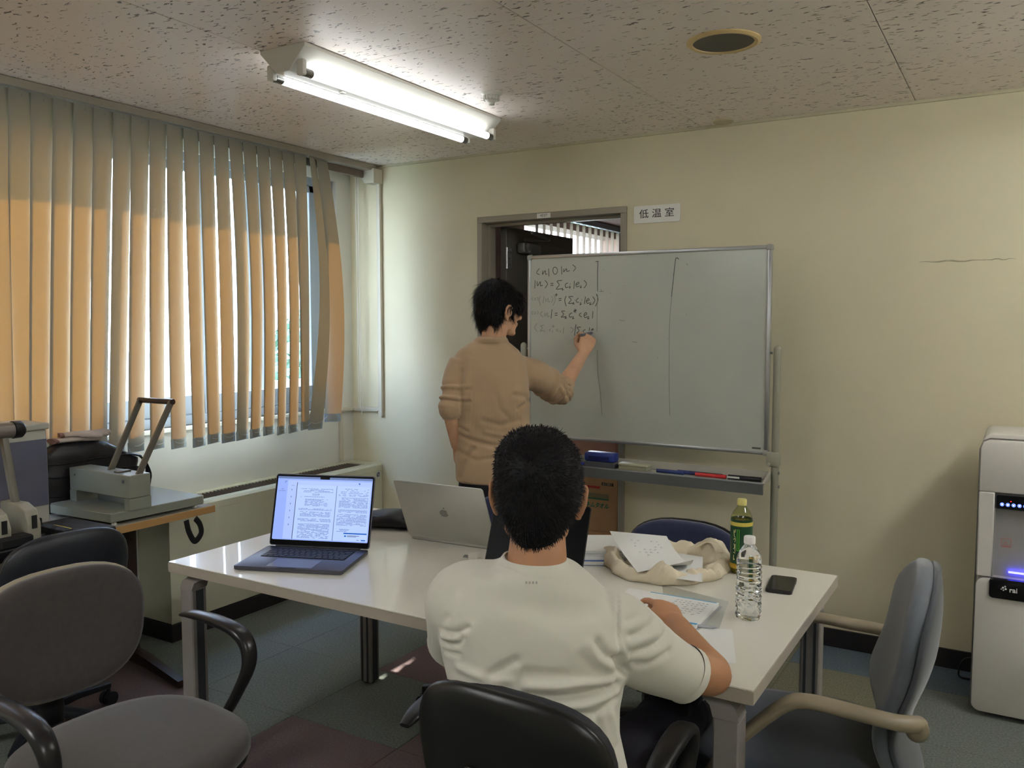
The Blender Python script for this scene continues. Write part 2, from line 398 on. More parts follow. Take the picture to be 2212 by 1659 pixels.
# scuffs on the wall: thin rubbed lines of grime
def scuff(p0, p1, w, m):
    b = NB(); n = 10; pts = []
    for i in range(n+1):
        t = i/n; p = Vector(p0).lerp(Vector(p1), t); p.z += 0.002*sin(i*1.7)+0.001*sin(i*5.1); pts.append(p)
    tube(b, pts, [w*sin(pi*(0.06+0.88*i/n)) for i in range(n+1)], 6, up=(0, 0, 1), ry=[w*0.9*sin(pi*(0.06+0.88*i/n)) for i in range(n+1)])
    bmesh.ops.scale(b, vec=(1, 0.12, 1), verts=b.verts, space=Matrix.Translation((0, -YB, 0)))
    return obj('scuff_mark', b, m, wall_back, True)
M_scuff = mat('grime', (166,158,130), rough=0.8, var=0.2, vscale=30)
scuff((-0.3929, 4.0540, 1.7504), (-0.1411, 4.0540, 1.7488), 0.0045, M_scuff)
scuff((-0.1580, 4.0540, 1.7514), (-0.0340, 4.0540, 1.7505), 0.003, M_scuff)

# door frame, leaf ------------------------------------------------------------
b = NB()
for x0, x1 in ((DX0, DX0+0.032), (DX1-0.032, DX1)): bx(b, x0, x1, YB-0.014, YB+0.135, 0, DZ-0.0335, 0.002, 1)
bx(b, DX0, DX1, YB-0.014, YB+0.135, DZ-0.033, DZ, 0.002, 1)
bx(b, DX0+0.033, DX0+0.05, YB+0.05, YB+0.09, 0, DZ-0.034); bx(b, DX1-0.05, DX1-0.033, YB+0.05, YB+0.09, 0, DZ-0.034); bx(b, DX0+0.051, DX1-0.051, YB+0.05, YB+0.09, DZ-0.05, DZ-0.034)
struct('trim_2', b, M_frame, 'taupe steel frame around the open doorway')
hx, hy = DX0+0.055, YB+0.15
ang = atan2(4.93-hy, -2.585-hx)
door = thing('door_1', 'dark grey steel door swung open into the next room', None, (hx, hy, 0), ang); door['kind'] = 'structure'
del door['label']; door['label'] = 'dark grey steel door swung open into the next room'
M_door = mat('door_steel', (92,88,80), rough=0.5, var=0.05)
b = NB(); bx(b, 0.0, 0.82, -0.04, 0.0, 0.012, DZ-0.04, 0.003, 1); obj('leaf', b, M_door, door)
b = NB(); box(b, (0.20, -0.075, 1.925), (0.20, 0.055, 0.06), None, 0.012); lathe(b, [(0.028, 0), (0.03, 0.01), (0.02, 0.02)], (0.13, -0.103, 1.925), 6, Euler((pi/2, 0, 0)).to_matrix().to_4x4()); 
lathe(b, [(0.013, -0.05), (0.016, -0.03), (0.012, 0.0)], (0.22, -0.075, 1.90), 12)
closer = obj('door_closer', b, mat('closer_grey', (120,118,114), rough=0.4, metal=0.4), door, True)
b = NB(); tube(b, [(0.12, -0.09, 1.97), (0.32, -0.13, 1.985)], 0.009, 8); tube(b, [(0.32, -0.13, 1.99), (0.015, -0.20, 1.995)], 0.008, 8); ellipsoid(b, (0.32, -0.13, 1.988), (0.02, 0.02, 0.014))
obj('arm', b, mat('closer_arm_grey', (96,94,90), rough=0.4, metal=0.4), closer, True)
for z in (1.86, 1.0, 0.22):
    b = NB(); bx(b, -0.002, 0.055, -0.0425, -0.040, z-0.055, z+0.055, 0.001, 1); lathe(b, [(0.008, -0.06), (0.008, 0.06)], (-0.006, -0.046, z), 10)
    h = obj('hinge', b, M_alu, door, True)
    b = NB()
    for sx, sz in ((0.015, 0.035), (0.04, 0.035), (0.028, 0), (0.015, -0.035), (0.04, -0.035)): lathe(b, [(0.005, 0), (0.005, 0.003)], (sx, -0.0425, z+sz), 8, Euler((pi/2, 0, 0)).to_matrix().to_4x4())
    obj('screw', b, M_steel, h)
b = NB(); box(b, (0.76, -0.07, 1.0), (0.12, 0.018, 0.02), None, 0.005); lathe(b, [(0.025, 0), (0.025, 0.03)], (0.76, -0.04, 1.0), 14, Euler((pi/2, 0, 0)).to_matrix().to_4x4()); obj('handle', b, M_steel, door, True)

# next room seen through the doorway --------------------------------------------
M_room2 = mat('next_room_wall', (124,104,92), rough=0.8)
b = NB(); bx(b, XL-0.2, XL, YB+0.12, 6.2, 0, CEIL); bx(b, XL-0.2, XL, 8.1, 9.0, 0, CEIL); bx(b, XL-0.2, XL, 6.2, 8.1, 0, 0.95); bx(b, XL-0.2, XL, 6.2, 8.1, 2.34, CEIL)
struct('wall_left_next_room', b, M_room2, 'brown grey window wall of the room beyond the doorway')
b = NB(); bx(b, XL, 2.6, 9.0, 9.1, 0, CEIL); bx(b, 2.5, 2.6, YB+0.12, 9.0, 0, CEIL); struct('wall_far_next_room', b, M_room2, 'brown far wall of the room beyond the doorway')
M_slat2 = slat_mat('next_room_blind_fabric', (120,108,100), (120,110,110), 0.3)
bl2 = thing('vertical_blind', 'bright backlit vertical blind in the room beyond the doorway', 'blind', (XL+0.14, 6.1, CEIL-0.03))
b = NB(); box(b, (0, 1.05, 0.0), (0.05, 2.2, 0.05), None, 0.004); obj('headrail', b, M_alu_d, bl2)
for k in range(17):
    b = NB(); y = 0.06 + k*0.125
    rot = Euler((0, 0, R_(42)))
    def f(u, v, y=y, rot=rot):
        p = rot.to_matrix() @ Vector((0.004*(1-(2*u-1)**2), (u-0.5)*0.1, 0)); return (p.x, y+p.y, -0.03 - v*1.35)
    surf(b, f, 4, 1, 0.0008); obj('slat', b, M_slat2, bl2, True)

# window ------------------------------------------------------------------------
M_glass = glass_mat('window_glass', (0.93, 0.97, 1.0))
win = thing('window_1', 'wide aluminium framed window behind the vertical blind', None, (XL, WY0, WZ0)); win['kind'] = 'structure'
WL = WY1-WY0; WH = WZ1-WZ0
b = NB()
bx(b, -0.12, -0.03, 0, WL, 0, 0.045, 0.002, 1); bx(b, -0.12, -0.03, 0, WL, WH-0.045, WH, 0.002, 1)
for y in (0, WL-0.04): bx(b, -0.12, -0.03, y, y+0.04, 0.0452, WH-0.0452, 0.002, 1)
wf = obj('window_frame', b, M_alu_d, win)
mull = [y-WY0 for y in (0.75, 1.93, 2.48, 3.05)]
sashes = [(0.04, 1.02), (1.02, 1.98), (1.98, 2.62), (2.62, WL-0.04)]
for k, (a, c) in enumerate(sashes):
    xo = -0.085 if k % 2 == 0 else -0.06
    b = NB()
    wd = 0.14 if k == 3 else 0.0345
    bx(b, xo-0.012, xo+0.012, a+0.0005, a+0.0345, 0.046, WH-0.046, 0.002, 1); bx(b, xo-0.012, xo+0.012, c-wd, c-0.0005, 0.046, WH-0.046, 0.002, 1)
    bx(b, xo-0.012, xo+0.012, a+0.035, c-0.035, 0.046, 0.142, 0.002, 1); bx(b, xo-0.012, xo+0.012, a+0.035, c-0.035, WH-0.085, WH-0.046, 0.002, 1)
    s = obj('sash', b, M_alu_d, win)
    b = NB(); bx(b, xo-0.003, xo+0.003, a+0.036, c-0.036, 0.143, WH-0.086); obj('pane', b, M_glass, s)
b = NB(); bx(b, -0.03, 0.03, 0.0, WL, -0.022, 0.0, 0.004, 1); obj('window_sill', b, M_white, win)
# outside: eave, balcony parapet, railing, trees, neighbouring building
b = NB(); bx(b, -4.13, XL-0.2, -4, 12, 2.55, 2.75); struct('trim_3', b, mat('concrete', (150,150,150), rough=0.9, bump=0.3, bscale=60), 'concrete eave over the window outside')
b = NB(); bx(b, -3.90, -3.80, 3.40, 3.61, 0.0, 2.55, 0.01, 1); struct('trim_4', b, mat('concrete_pale', (170,172,176), rough=0.85), 'narrow sun-blocking concrete fin just outside the right part of the window')  # inferred from the unlit slat, added to block sun leaking through the gap
b = NB(); bx(b, -5.2, XL-0.2, -4, 12, -0.3, 0.0); struct('floor_balcony', b, MATS['concrete'], 'concrete balcony floor outside the window')
b = NB()
bx(b, -5.10, -5.06, -4, 12, 0.98, 1.03); bx(b, -5.10, -5.06, -4, 12, 0.08, 0.12)
rl = obj('rail', b, M_white)
ral = thing('balcony_railing', 'pale metal balcony railing outside the window', 'railing', (-5.08, 0, 0)); rl.parent = ral; rl.location = (5.08, 0, 0)
bar = NB(); bx(bar, -0.008, 0.008, -0.008, 0.008, 0.12, 0.98); bo = obj('baluster', bar, M_white, ral); bo.location = (0, 4.0, 0)
for k in range(1, 40):
    c = bo.copy(); COL.objects.link(c); c.location = (0, 4.0+0.12*k, 0)
b = NB(); bx(b, -5.3, -5.12, -4, 12, -0.3, 0.5); tag(obj('parapet', b, MATS['concrete']), 'low concrete parapet below the balcony railing', 'parapet')
b = NB(); bx(b, -60, -5.2, -30, 60, -6.2, -6.0); struct('ground', b, mat('lawn', (120,140,100), rough=1, var=0.2, vscale=0.5), 'sunlit ground outside far below the window')
def tree(x, y, h, r, lab, sd):
    t = thing('tree', lab, 'tree', (x, y, -6.0))
    rnd = random.Random(sd)
    b = NB(); tube(b, [(0, 0, 0), (0.1, 0, h*0.4), (0, 0.1, h*0.7)], [0.22, 0.16, 0.08], 8); obj('trunk', b, mat('bark', (96,80,66), rough=0.9, bump=0.6, bscale=40), t, True)
    b = NB()
    for k in range(5200):
        a = rnd.random()*2*pi; zc = rnd.random(); rr = r*sqrt(max(0, 1-(2*zc-1)**2))*(rnd.random()**0.3)
        p = Vector((rr*cos(a), rr*sin(a), h*0.55 + zc*h*0.5)); s = 0.05+0.07*rnd.random()
        u = Vector((rnd.gauss(0, 1), rnd.gauss(0, 1), rnd.gauss(0, 1))).normalized(); w = u.orthogonal()*0.5
        v0 = [b.verts.new(p - u*s), b.verts.new(p + w*s), b.verts.new(p + u*s), b.verts.new(p - w*s)]
        b.faces.new(v0)
    obj('foliage', b, mat('leaf_green', (96,124,104), rough=0.6, var=0.3, vscale=3), t)
tree(-9.2, 9.9, 7.4, 1.3, 'leafy tree outside seen between the last blind slats', 1)
tree(-12.5, 15.0, 7.7, 2.0, 'broad leafy tree outside behind the nearer tree', 2)
t = thing('neighbouring_building', 'pale low building outside beyond the trees', 'building', (-21, 22, -6))
b = NB(); bx(b, -3, 3, -6, 10, 0, 6.6); obj('wall', b, mat('far_concrete', (176,182,190), rough=0.9), t)
for z in (4.6, 5.6):
    b = NB(); bx(b, 3.0, 3.5, -6, 10, z-0.08, z+0.02); obj('balcony', b, M_white, t)
for y in (-4.5, -1.5, 1.5, 4.5):
    b = NB(); bx(b, 3.0, 3.03, y-0.7, y+0.7, 4.75, 5.45); obj('window', b, mat('far_window', (70,84,104), rough=0.2), t)

# wall inside the right of the window: conduit, box, cords
M_cond = mat('conduit_cream', (196,188,170), rough=0.45, var=0.03)
t = thing('cable_conduit', 'cream cable conduit running down the corner beside the window', 'conduit', (-3.353, YB, 0.95))
b = NB(); prism(b, [(-0.075, 0.0), (-0.075, -0.02), (-0.03, -0.085), (0.045, -0.085), (0.045, 0.0)], 0.08, Matrix.Translation((-3.378, YB-0.001, 2.32+0.085)) @ Euler((pi/2, 0, 0)).to_matrix().to_4x4(), 0.004)
obj('junction_box', b, M_cond, t, False, world_coords=True)
b = NB(); pts = [(-3.353, YB-0.013, 2.33), (-3.353, YB-0.013, 1.02), (-3.357, YB-0.013, 0.985), (-3.375, YB-0.013, 0.965), (-3.40, YB-0.013, 0.96), (-3.56, YB-0.013, 0.955)]
tube(b, catmull(pts, 4), 0.015, 8, ry=0.012, sq=4); obj('pipe', b, M_cond, t, True, world_coords=True)
b = NB(); tube(b, [(XL+0.012, YB-0.02, 0.955), (XL+0.012, 3.90, 0.955)], 0.015, 8, ry=0.012, sq=4); obj('pipe', b, M_cond, t, True, world_coords=True)
b = NB(); tube(b, [(XL+0.01, 3.93, 0.93), (XL+0.01, 3.93, 0.64)], 0.012, 8, sq=4); obj('pipe', b, M_cond, t, True, world_coords=True)

# vertical blind ------------------------------------------------------------------
M_slat = slat_mat()
M_hr = mat('headrail_cream', (148,140,126), rough=0.45)
M_wt = mat('weight_grey', (150,160,164), rough=0.35, var=0.02)
XB = -3.38
bl = thing('vertical_blind', 'beige vertical blind across the left window, glowing orange in the sun', 'blind', (XB, 0.3, CEIL))
b = NB(); bx(b, XB-0.03, XB+0.03, 0.2, 4.02, CEIL-0.035, CEIL-0.001, 0.003, 1); obj('headrail', b, M_hr, bl, world_coords=True)
b = NB(); bx(b, XB-0.05, XB-0.032, 0.2, 4.02, CEIL-0.075, CEIL-0.001); obj('back_strip', b, mat('strip_brown', (112,98,88), rough=0.6), bl, world_coords=True)
PIT = 0.0882; TH = R_(9)
rs = random.Random(4)
def slat(yc, zb, th_top, th_bot, bow=0.0, dy_bot=0.0, x_off=0.0, wtop=0.1, zt=CEIL-0.037, nv=1):
    """curved fabric slat; th: turn about the vertical (right edge towards the window)"""
    b = NB()
    def f(u, v):
        th = th_top*(1-v)+th_bot*v; s = (u-0.5)*wtop; cam = 0.004*(1-(2*u-1)**2)
        x = -sin(th)*s + cos(th)*cam + x_off*v; y = cos(th)*s + sin(th)*cam
        bb = bow*sin(pi*min(1, v*1.0))
        return (XB + x + bb*0.3, yc + y + bb + dy_bot*v, zt - v*(zt-zb))
    surf(b, f, 6, max(nv, 12), 0.0007)
    s = obj('slat', b, M_slat, bl, True, world_coords=True)
    b = NB(); th = th_bot; yy = yc+dy_bot
    rot = Euler((0, 0, th)); box(b, (XB+x_off, yy, zb+0.018), (0.006, wtop*0.99, 0.048), rot, 0.0015, 1)
    obj('bottom_weight', b, M_wt, s, world_coords=True)
    b = NB(); bx(b, XB-0.003, XB+0.003, yc-0.006, yc+0.006, CEIL-0.06, CEIL-0.03); obj('hanger', b, M_hr, s, world_coords=True)
ends = []
k = 0; y = 0.33
seq = []
while y < 3.43:
    seq.append(y); y += PIT
off = (1.922 - seq[0]) % PIT
for y in seq:
    yc = y+off
    xo = -0.125*max(0.0, min(1.0, (yc-1.75)/0.2, (2.72-yc)/0.32))
    zb = 0.905 + rs.uniform(-0.004, 0.004)
    tb = TH + R_(4) + R_(rs.uniform(-4, 5)); tt = TH + R_(rs.uniform(-2, 2)); dy = rs.uniform(-0.0025, 0.0025)
    if yc > 3.0: tb += R_(8)*(yc-2.9)/0.5
    slat(yc, zb, tt, tb, rs.uniform(-0.006, 0.008) + (0.015 if yc > 2.9 else 0), dy, x_off=xo)
    ends.append((yc+dy, zb))
SL = seq[-1]+off
slat(SL+0.092, 0.90, R_(25), R_(-6), bow=0.065, dy_bot=-0.012, zt=CEIL-0.037, nv=24)
slat(SL+0.165, 0.93, R_(5), R_(-38), bow=0.055, dy_bot=0.055, zt=CEIL-0.037, nv=24, wtop=0.096)
ends += [(SL+0.08, 0.90), (SL+0.21, 0.925)]
b = NB()
for (y0, z0), (y1, z1) in zip(ends[:-1], ends[1:]):
    pts = [(XB+0.008 - 0.125*max(0.0, min(1.0, (y0-1.75)/0.2, (2.72-y0)/0.32)), y0-0.04+(y1-y0)*q/6 + 0.0, z0+0.036 + (z1-z0)*q/6 - 0.018*sin(pi*q/6)) for q in range(7)]
    tube(b, pts, 0.0012, 5)
obj('linking_chain', b, M_white, bl, True, world_coords=True)['kind'] = 'stuff'
b = NB()
for dx, zlo in ((0.0, 0.97), (0.018, 0.93)):
    x = -3.50+dx
    tube(b, catmull([(x, 4.0, 2.40), (x+0.005, 4.0, 1.7), (x+0.012, 4.01, zlo+0.15), (x+0.002, 4.01, zlo), (x-0.006, 4.01, zlo+0.13), (x+0.004, 4.0, 1.6), (x+0.004, 4.0, 2.40)], 8), 0.0016, 5)
obj('pull_cord', b, M_white, bl, True, world_coords=True)

# fan coil cabinet along the window wall -----------------------------------------
M_cab = mat('cabinet_cream_enamel', (204,202,178), rough=0.22, var=0.02, coat=0.3)
HX = -3.352; HY0 = 2.515; HT = 0.632
t = thing('fan_coil_cabinet', 'long cream enamelled heater cabinet under the window', 'heater', (XL+0.12, HY0, 0))
b = NB()
bx(b, XL+0.002, HX-0.004, HY0+0.004, YB-0.012, 0.085, HT-0.02, 0.001, 1)
obj('body', b, M_cab, t, world_coords=True)
b = NB(); bx(b, HX-0.004, HX, HY0, YB-0.012, 0.085, HT-0.045, 0.0015, 1); obj('front_panel', b, M_cab, t, world_coords=True)
b = NB(); prism(b, [(HX, HT-0.044), (HX, HT-0.012), (HX-0.012, HT), (HX-0.055, HT), (HX-0.055, HT-0.02), (HX-0.006, HT-0.044)], YB-0.012-HY0, Matrix.Translation((0, YB-0.012, 0)) @ Matrix(((1, 0, 0, 0), (0, 0, -1, 0), (0, 1, 0, 0), (0, 0, 0, 1))))
bx(b, XL+0.002, XL+0.055, HY0, YB-0.012, HT-0.02, HT); bx(b, XL+0.055, HX-0.055, YB-0.10, YB-0.012, HT-0.02, HT)
obj('top_panel', b, M_cab, t, world_coords=True)
b = NB(); bx(b, XL+0.055, HX-0.055, HY0+0.01, YB-0.10, HT-0.016, HT-0.010)
g = obj('grille', b, M_dark, t, world_coords=True)
n = 60
b = NB(); bx(b, -0.060, 0.060, -0.0015, 0.0015, -0.012, 0.0)
fin = obj('grille_fin', b, mat('grille_brown', (96,84,76), rough=0.5), g); xm = (XL+0.055+HX-0.055)/2
gi = parent_matrix(g).inverted()
fin.location = gi @ Vector((xm, HY0+0.03, HT-0.001))
for k in range(1, n):
    c = fin.copy(); COL.objects.link(c); c.location = gi @ Vector((xm, HY0+0.03 + k*(YB-0.14-HY0)/n, HT-0.001))
b = NB(); bx(b, XL+0.002, HX-0.02, HY0+0.02, YB-0.012, 0.0, 0.085); bx(b, XL+0.01, HX+0.004, HY0-0.004, YB-0.012, 0, 0.082, 0.002, 1); obj('plinth', b, M_base, t, world_coords=True)
b = NB(); box(b, (-3.3515, 4.0060, 0.5644), (0.001, 0.036, 0.040)); st = obj('sticker', b, mat('sticker_grey', (196,198,196), rough=0.5), t, world_coords=True, label='small square sticker with a round emblem')
b = NB(); p = Vector((-3.3505, 4.0048, 0.5646))
lathe(b, [(0.014, 0), (0.014, 0.0006), (0.009, 0.0006), (0.009, 0)], p, 20, Euler((0, pi/2, 0)).to_matrix().to_4x4(), cap=False)
box(b, p, (0.001, 0.034, 0.004), Euler((R_(50), 0, 0))); obj('emblem', b, mat('emblem_navy', (52,54,80)), st, world_coords=True)

# ceiling fittings -----------------------------------------------------------------
M_enam = mat('fixture_enamel', (216,214,206), rough=0.35, var=0.02)
def light_fixture(loc, lab, nm='ceiling_light', power=TUBE_POWER, mn='tube_phosphor'):
    t = thing(nm, lab, 'lamp', loc)
    L = 1.25
    b = NB()
    prism(b, [(-0.105, 0), (-0.105, -0.012), (-0.03, -0.085), (0.03, -0.085), (0.105, -0.012), (0.105, 0)], L, Matrix(((1, 0, 0, 0), (0, 0, 1, 0), (0, 1, 0, 0), (0, 0, 0, 1))), 0.002)
    obj('housing', b, M_enam, t)
    me = mat(mn, (250,250,245), emit=(242,246,248), estr=power, var=0)
    for sx in (-0.07, 0.07):
        b = NB(); tube(b, [(sx, 0.065, -0.088), (sx, L-0.065, -0.088)], 0.0145, 16)
        tb = obj('lamp_tube', b, me, t, True)
        for y in (0.048, L-0.048):
            b = NB(); tube(b, [(sx, y-0.017, -0.088), (sx, y+0.017, -0.088)], 0.0152, 16); obj('end_cap', b, M_steel, tb, True)
        for y in (0.02, L-0.02):
            b = NB(); box(b, (sx, y, -0.075), (0.034, 0.022, 0.055), None, 0.008); obj('lamp_socket', b, M_enam, tb, True)
    b = NB(); box(b, (0, 0.30, -0.088), (0.02, 0.02, 0.006), None, 0.002); obj('glow_starter', b, M_enam, t)
    return t
lf = light_fixture((-2.2, 2.15, CEIL-0.0005), 'twin tube fluorescent ceiling light above the table, switched on')
lf = light_fixture((-2.2, -0.9, CEIL-0.0005), 'twin tube fluorescent ceiling light added unseen as fill behind the camera to the left', power=19.5, mn='tube_phosphor_fill')  # unseen fixtures added as fill, tubes far stronger than the visible lamp's
copy_tree(lf, None, 'twin tube fluorescent ceiling light added unseen as fill right of the camera', (0.9, -0.9, CEIL-0.0005))
copy_tree(lf, None, 'twin tube fluorescent ceiling light outside the picture giving fill on the water dispenser side', (0.9, 2.15, CEIL-0.0005))  # placed from the shading on armchair and dispenser, boosted for fill
t = thing('ceiling_speaker', 'large round flush ceiling speaker with a yellowed rim and grey grille', 'speaker', (-0.895, 2.873, CEIL))
b = NB(); lathe(b, [(0.1, 0), (0.122, 0), (0.122, -0.004), (0.112, -0.010), (0.101, -0.008), (0.1, -0.001)], (0, 0, 0), 48, cap=False); obj('rim', b, mat('yellowed_plastic', (206,180,128), rough=0.45), t, True)
b = NB(); lathe(b, [(0.0, -0.004), (0.101, -0.004), (0.101, -0.001)], (0, 0, 0), 48); obj('grille', b, mat('speaker_cloth', (112,108,98), rough=0.7, bump=1.0, bscale=900), t, True)
t = thing('heat_detector', 'small white ribbed fire detector on the ceiling beside the light', 'detector', (-1.901, 3.014, CEIL))
b = NB(); lathe(b, [(0.044, 0), (0.044, -0.006), (0.034, -0.012), (0.034, -0.014)], (0, 0, 0), 32); obj('base', b, M_enam, t, True)
b = NB(); lathe(b, [(0.03, -0.012), (0.03, -0.028), (0.018, -0.038), (0.012, -0.04), (0.012, -0.05), (0.0, -0.052)], (0, 0, 0), 24)
for k in range(16):
    a = 2*pi*k/16; box(b, (0.031*cos(a), 0.031*sin(a), -0.022), (0.006, 0.003, 0.02), Euler((0, 0, a)))
obj('sensor', b, M_enam, t, True)
t = thing('ceiling_cover_plate', 'small blank round cover on the ceiling by the back wall', 'cover plate', (-1.233, 3.975, CEIL))
b = NB(); lathe(b, [(0.048, 0), (0.048, -0.006), (0.04, -0.012), (0.0, -0.013)], (0, 0, 0), 32); obj('plate', b, mat('cover_cream', (196,184,152), rough=0.4), t, True)

# signs -----------------------------------------------------------------------------
M_sign = mat('sign_white', (226,224,216), rough=0.4, var=0.02)
t = thing('room_sign', 'white rectangular room sign with three black characters beside the door', 'sign', (-1.585, YB-0.001, 2.032))
b = NB(); prism(b, rrect(0.244, 0.086, 0.006), 0.004, Matrix.Translation((0, 0, 0)) @ Euler((pi/2, 0, 0)).to_matrix().to_4x4()); obj('plate', b, M_sign, t)
text_mesh('lettering', '低 温 室', 0.047, M_ink, t, (0, -0.0047, 0.0), (pi/2, 0, 0), sx=1.12, depth=0.0004)
t = thing('door_number_label', 'tiny white number label on top of the door frame', 'label', (-2.22, YB-0.0145, 2.062))
b = NB(); box(b, (0, -0.001, 0), (0.082, 0.002, 0.026)); obj('plate', b, M_sign, t)
text_mesh('lettering', '4E07', 0.022, mat('grey_ink', (110,108,104)), t, (0, -0.0022, 0), (pi/2, 0, 0), depth=0.0002)


# ================================================================== THE MEETING TABLE
M_top = mat('table_white_laminate', (214,210,198), rough=0.28, var=0.015, coat=0.25)
M_edge = mat('table_edge_band', (176,166,152), rough=0.45, var=0.03)
M_leg = mat('leg_silver_paint', (158,152,148), rough=0.4, metal=0.35, var=0.03)
M_groove = mat('leg_channel', (70,72,78), rough=0.4, metal=0.3)
TX0, TX1, TY0, TY1 = -2.345, -0.458, 1.752, 2.705
tab = thing('meeting_table', 'white rectangular meeting table with four silver legs', 'table', ((TX0+TX1)/2, (TY0+TY1)/2, 0))
b = NB(); bx(b, TX0, TX1, TY0, TY1, TZ-0.004, TZ, 0.0012, 1); bx(b, TX0+0.001, TX1-0.001, TY0+0.001, TY1-0.001, TZ-0.030, TZ-0.0045); obj('tabletop', b, M_top, tab, world_coords=True)
b = NB()
bx(b, TX0, TX1, TY0-0.001, TY0+0.001, TZ-0.033, TZ-0.0045); bx(b, TX0, TX1, TY1-0.001, TY1+0.001, TZ-0.033, TZ-0.0045)
bx(b, TX0-0.001, TX0+0.001, TY0+0.0012, TY1-0.0012, TZ-0.033, TZ-0.0045); bx(b, TX1-0.001, TX1+0.001, TY0+0.0012, TY1-0.0012, TZ-0.033, TZ-0.0045)
obj('edge_band', b, M_edge, tab, world_coords=True)
b = NB(); bx(b, TX0+0.12, TX1-0.12, TY0+0.10, TY0+0.14, TZ-0.075, TZ-0.033); bx(b, TX0+0.12, TX1-0.12, TY1-0.14, TY1-0.10, TZ-0.075, TZ-0.033); bx(b, TX0+0.12, TX0+0.16, TY0+0.14, TY1-0.14, TZ-0.075, TZ-0.033); bx(b, TX1-0.16, TX1-0.12, TY0+0.14, TY1-0.14, TZ-0.075, TZ-0.033)
obj('frame', b, M_leg, tab, world_coords=True)
for lx, sx in ((TX0+0.062, -1), (TX1-0.062, 1)):
    for ly, sy in ((TY0+0.045, -1), (TY1-0.045, 1)):
        b = NB()
        bx(b, lx-0.029, lx+0.029, ly-0.029, ly+0.029, 0.006, TZ-0.085, 0.004, 1)
        # chamfered bracket head, leaning inwards under the top
        hx_, hy_ = lx-sx*0.035, ly-sy*0.0
        t0 = [(-0.029, -0.029), (0.029, -0.029), (0.029, 0.029), (-0.029, 0.029)]
        rings_mesh(b, [[Vector((lx+p[0], ly+p[1], TZ-0.086)) for p in t0], [Vector((lx+p[0]-sx*0.008, ly+p[1]-sy*0.003, TZ-0.062)) for p in t0], [Vector((lx+p[0]*1.3-sx*0.05, ly+p[1]*0.8-sy*0.02, TZ-0.034)) for p in t0]])
        L = obj('leg', b, M_leg, tab, world_coords=True)
        b = NB(); 
        for q in (-0.014, 0.014): bx(b, lx+q-0.004, lx+q+0.004, ly-sy*0.0305-0.001, ly-sy*0.0305+0.001, 0.01, TZ-0.09)
        bx(b, lx-sx*0.0305-0.001, lx-sx*0.0305+0.001, ly-0.014, ly+0.014, 0.01, TZ-0.09)
        obj('channel', b, M_groove, L, world_coords=True)
        b = NB(); lathe(b, [(0.022, 0), (0.022, 0.006), (0.01, 0.007)], (lx, ly, 0), 14); obj('foot', b, M_black, L, True, world_coords=True)

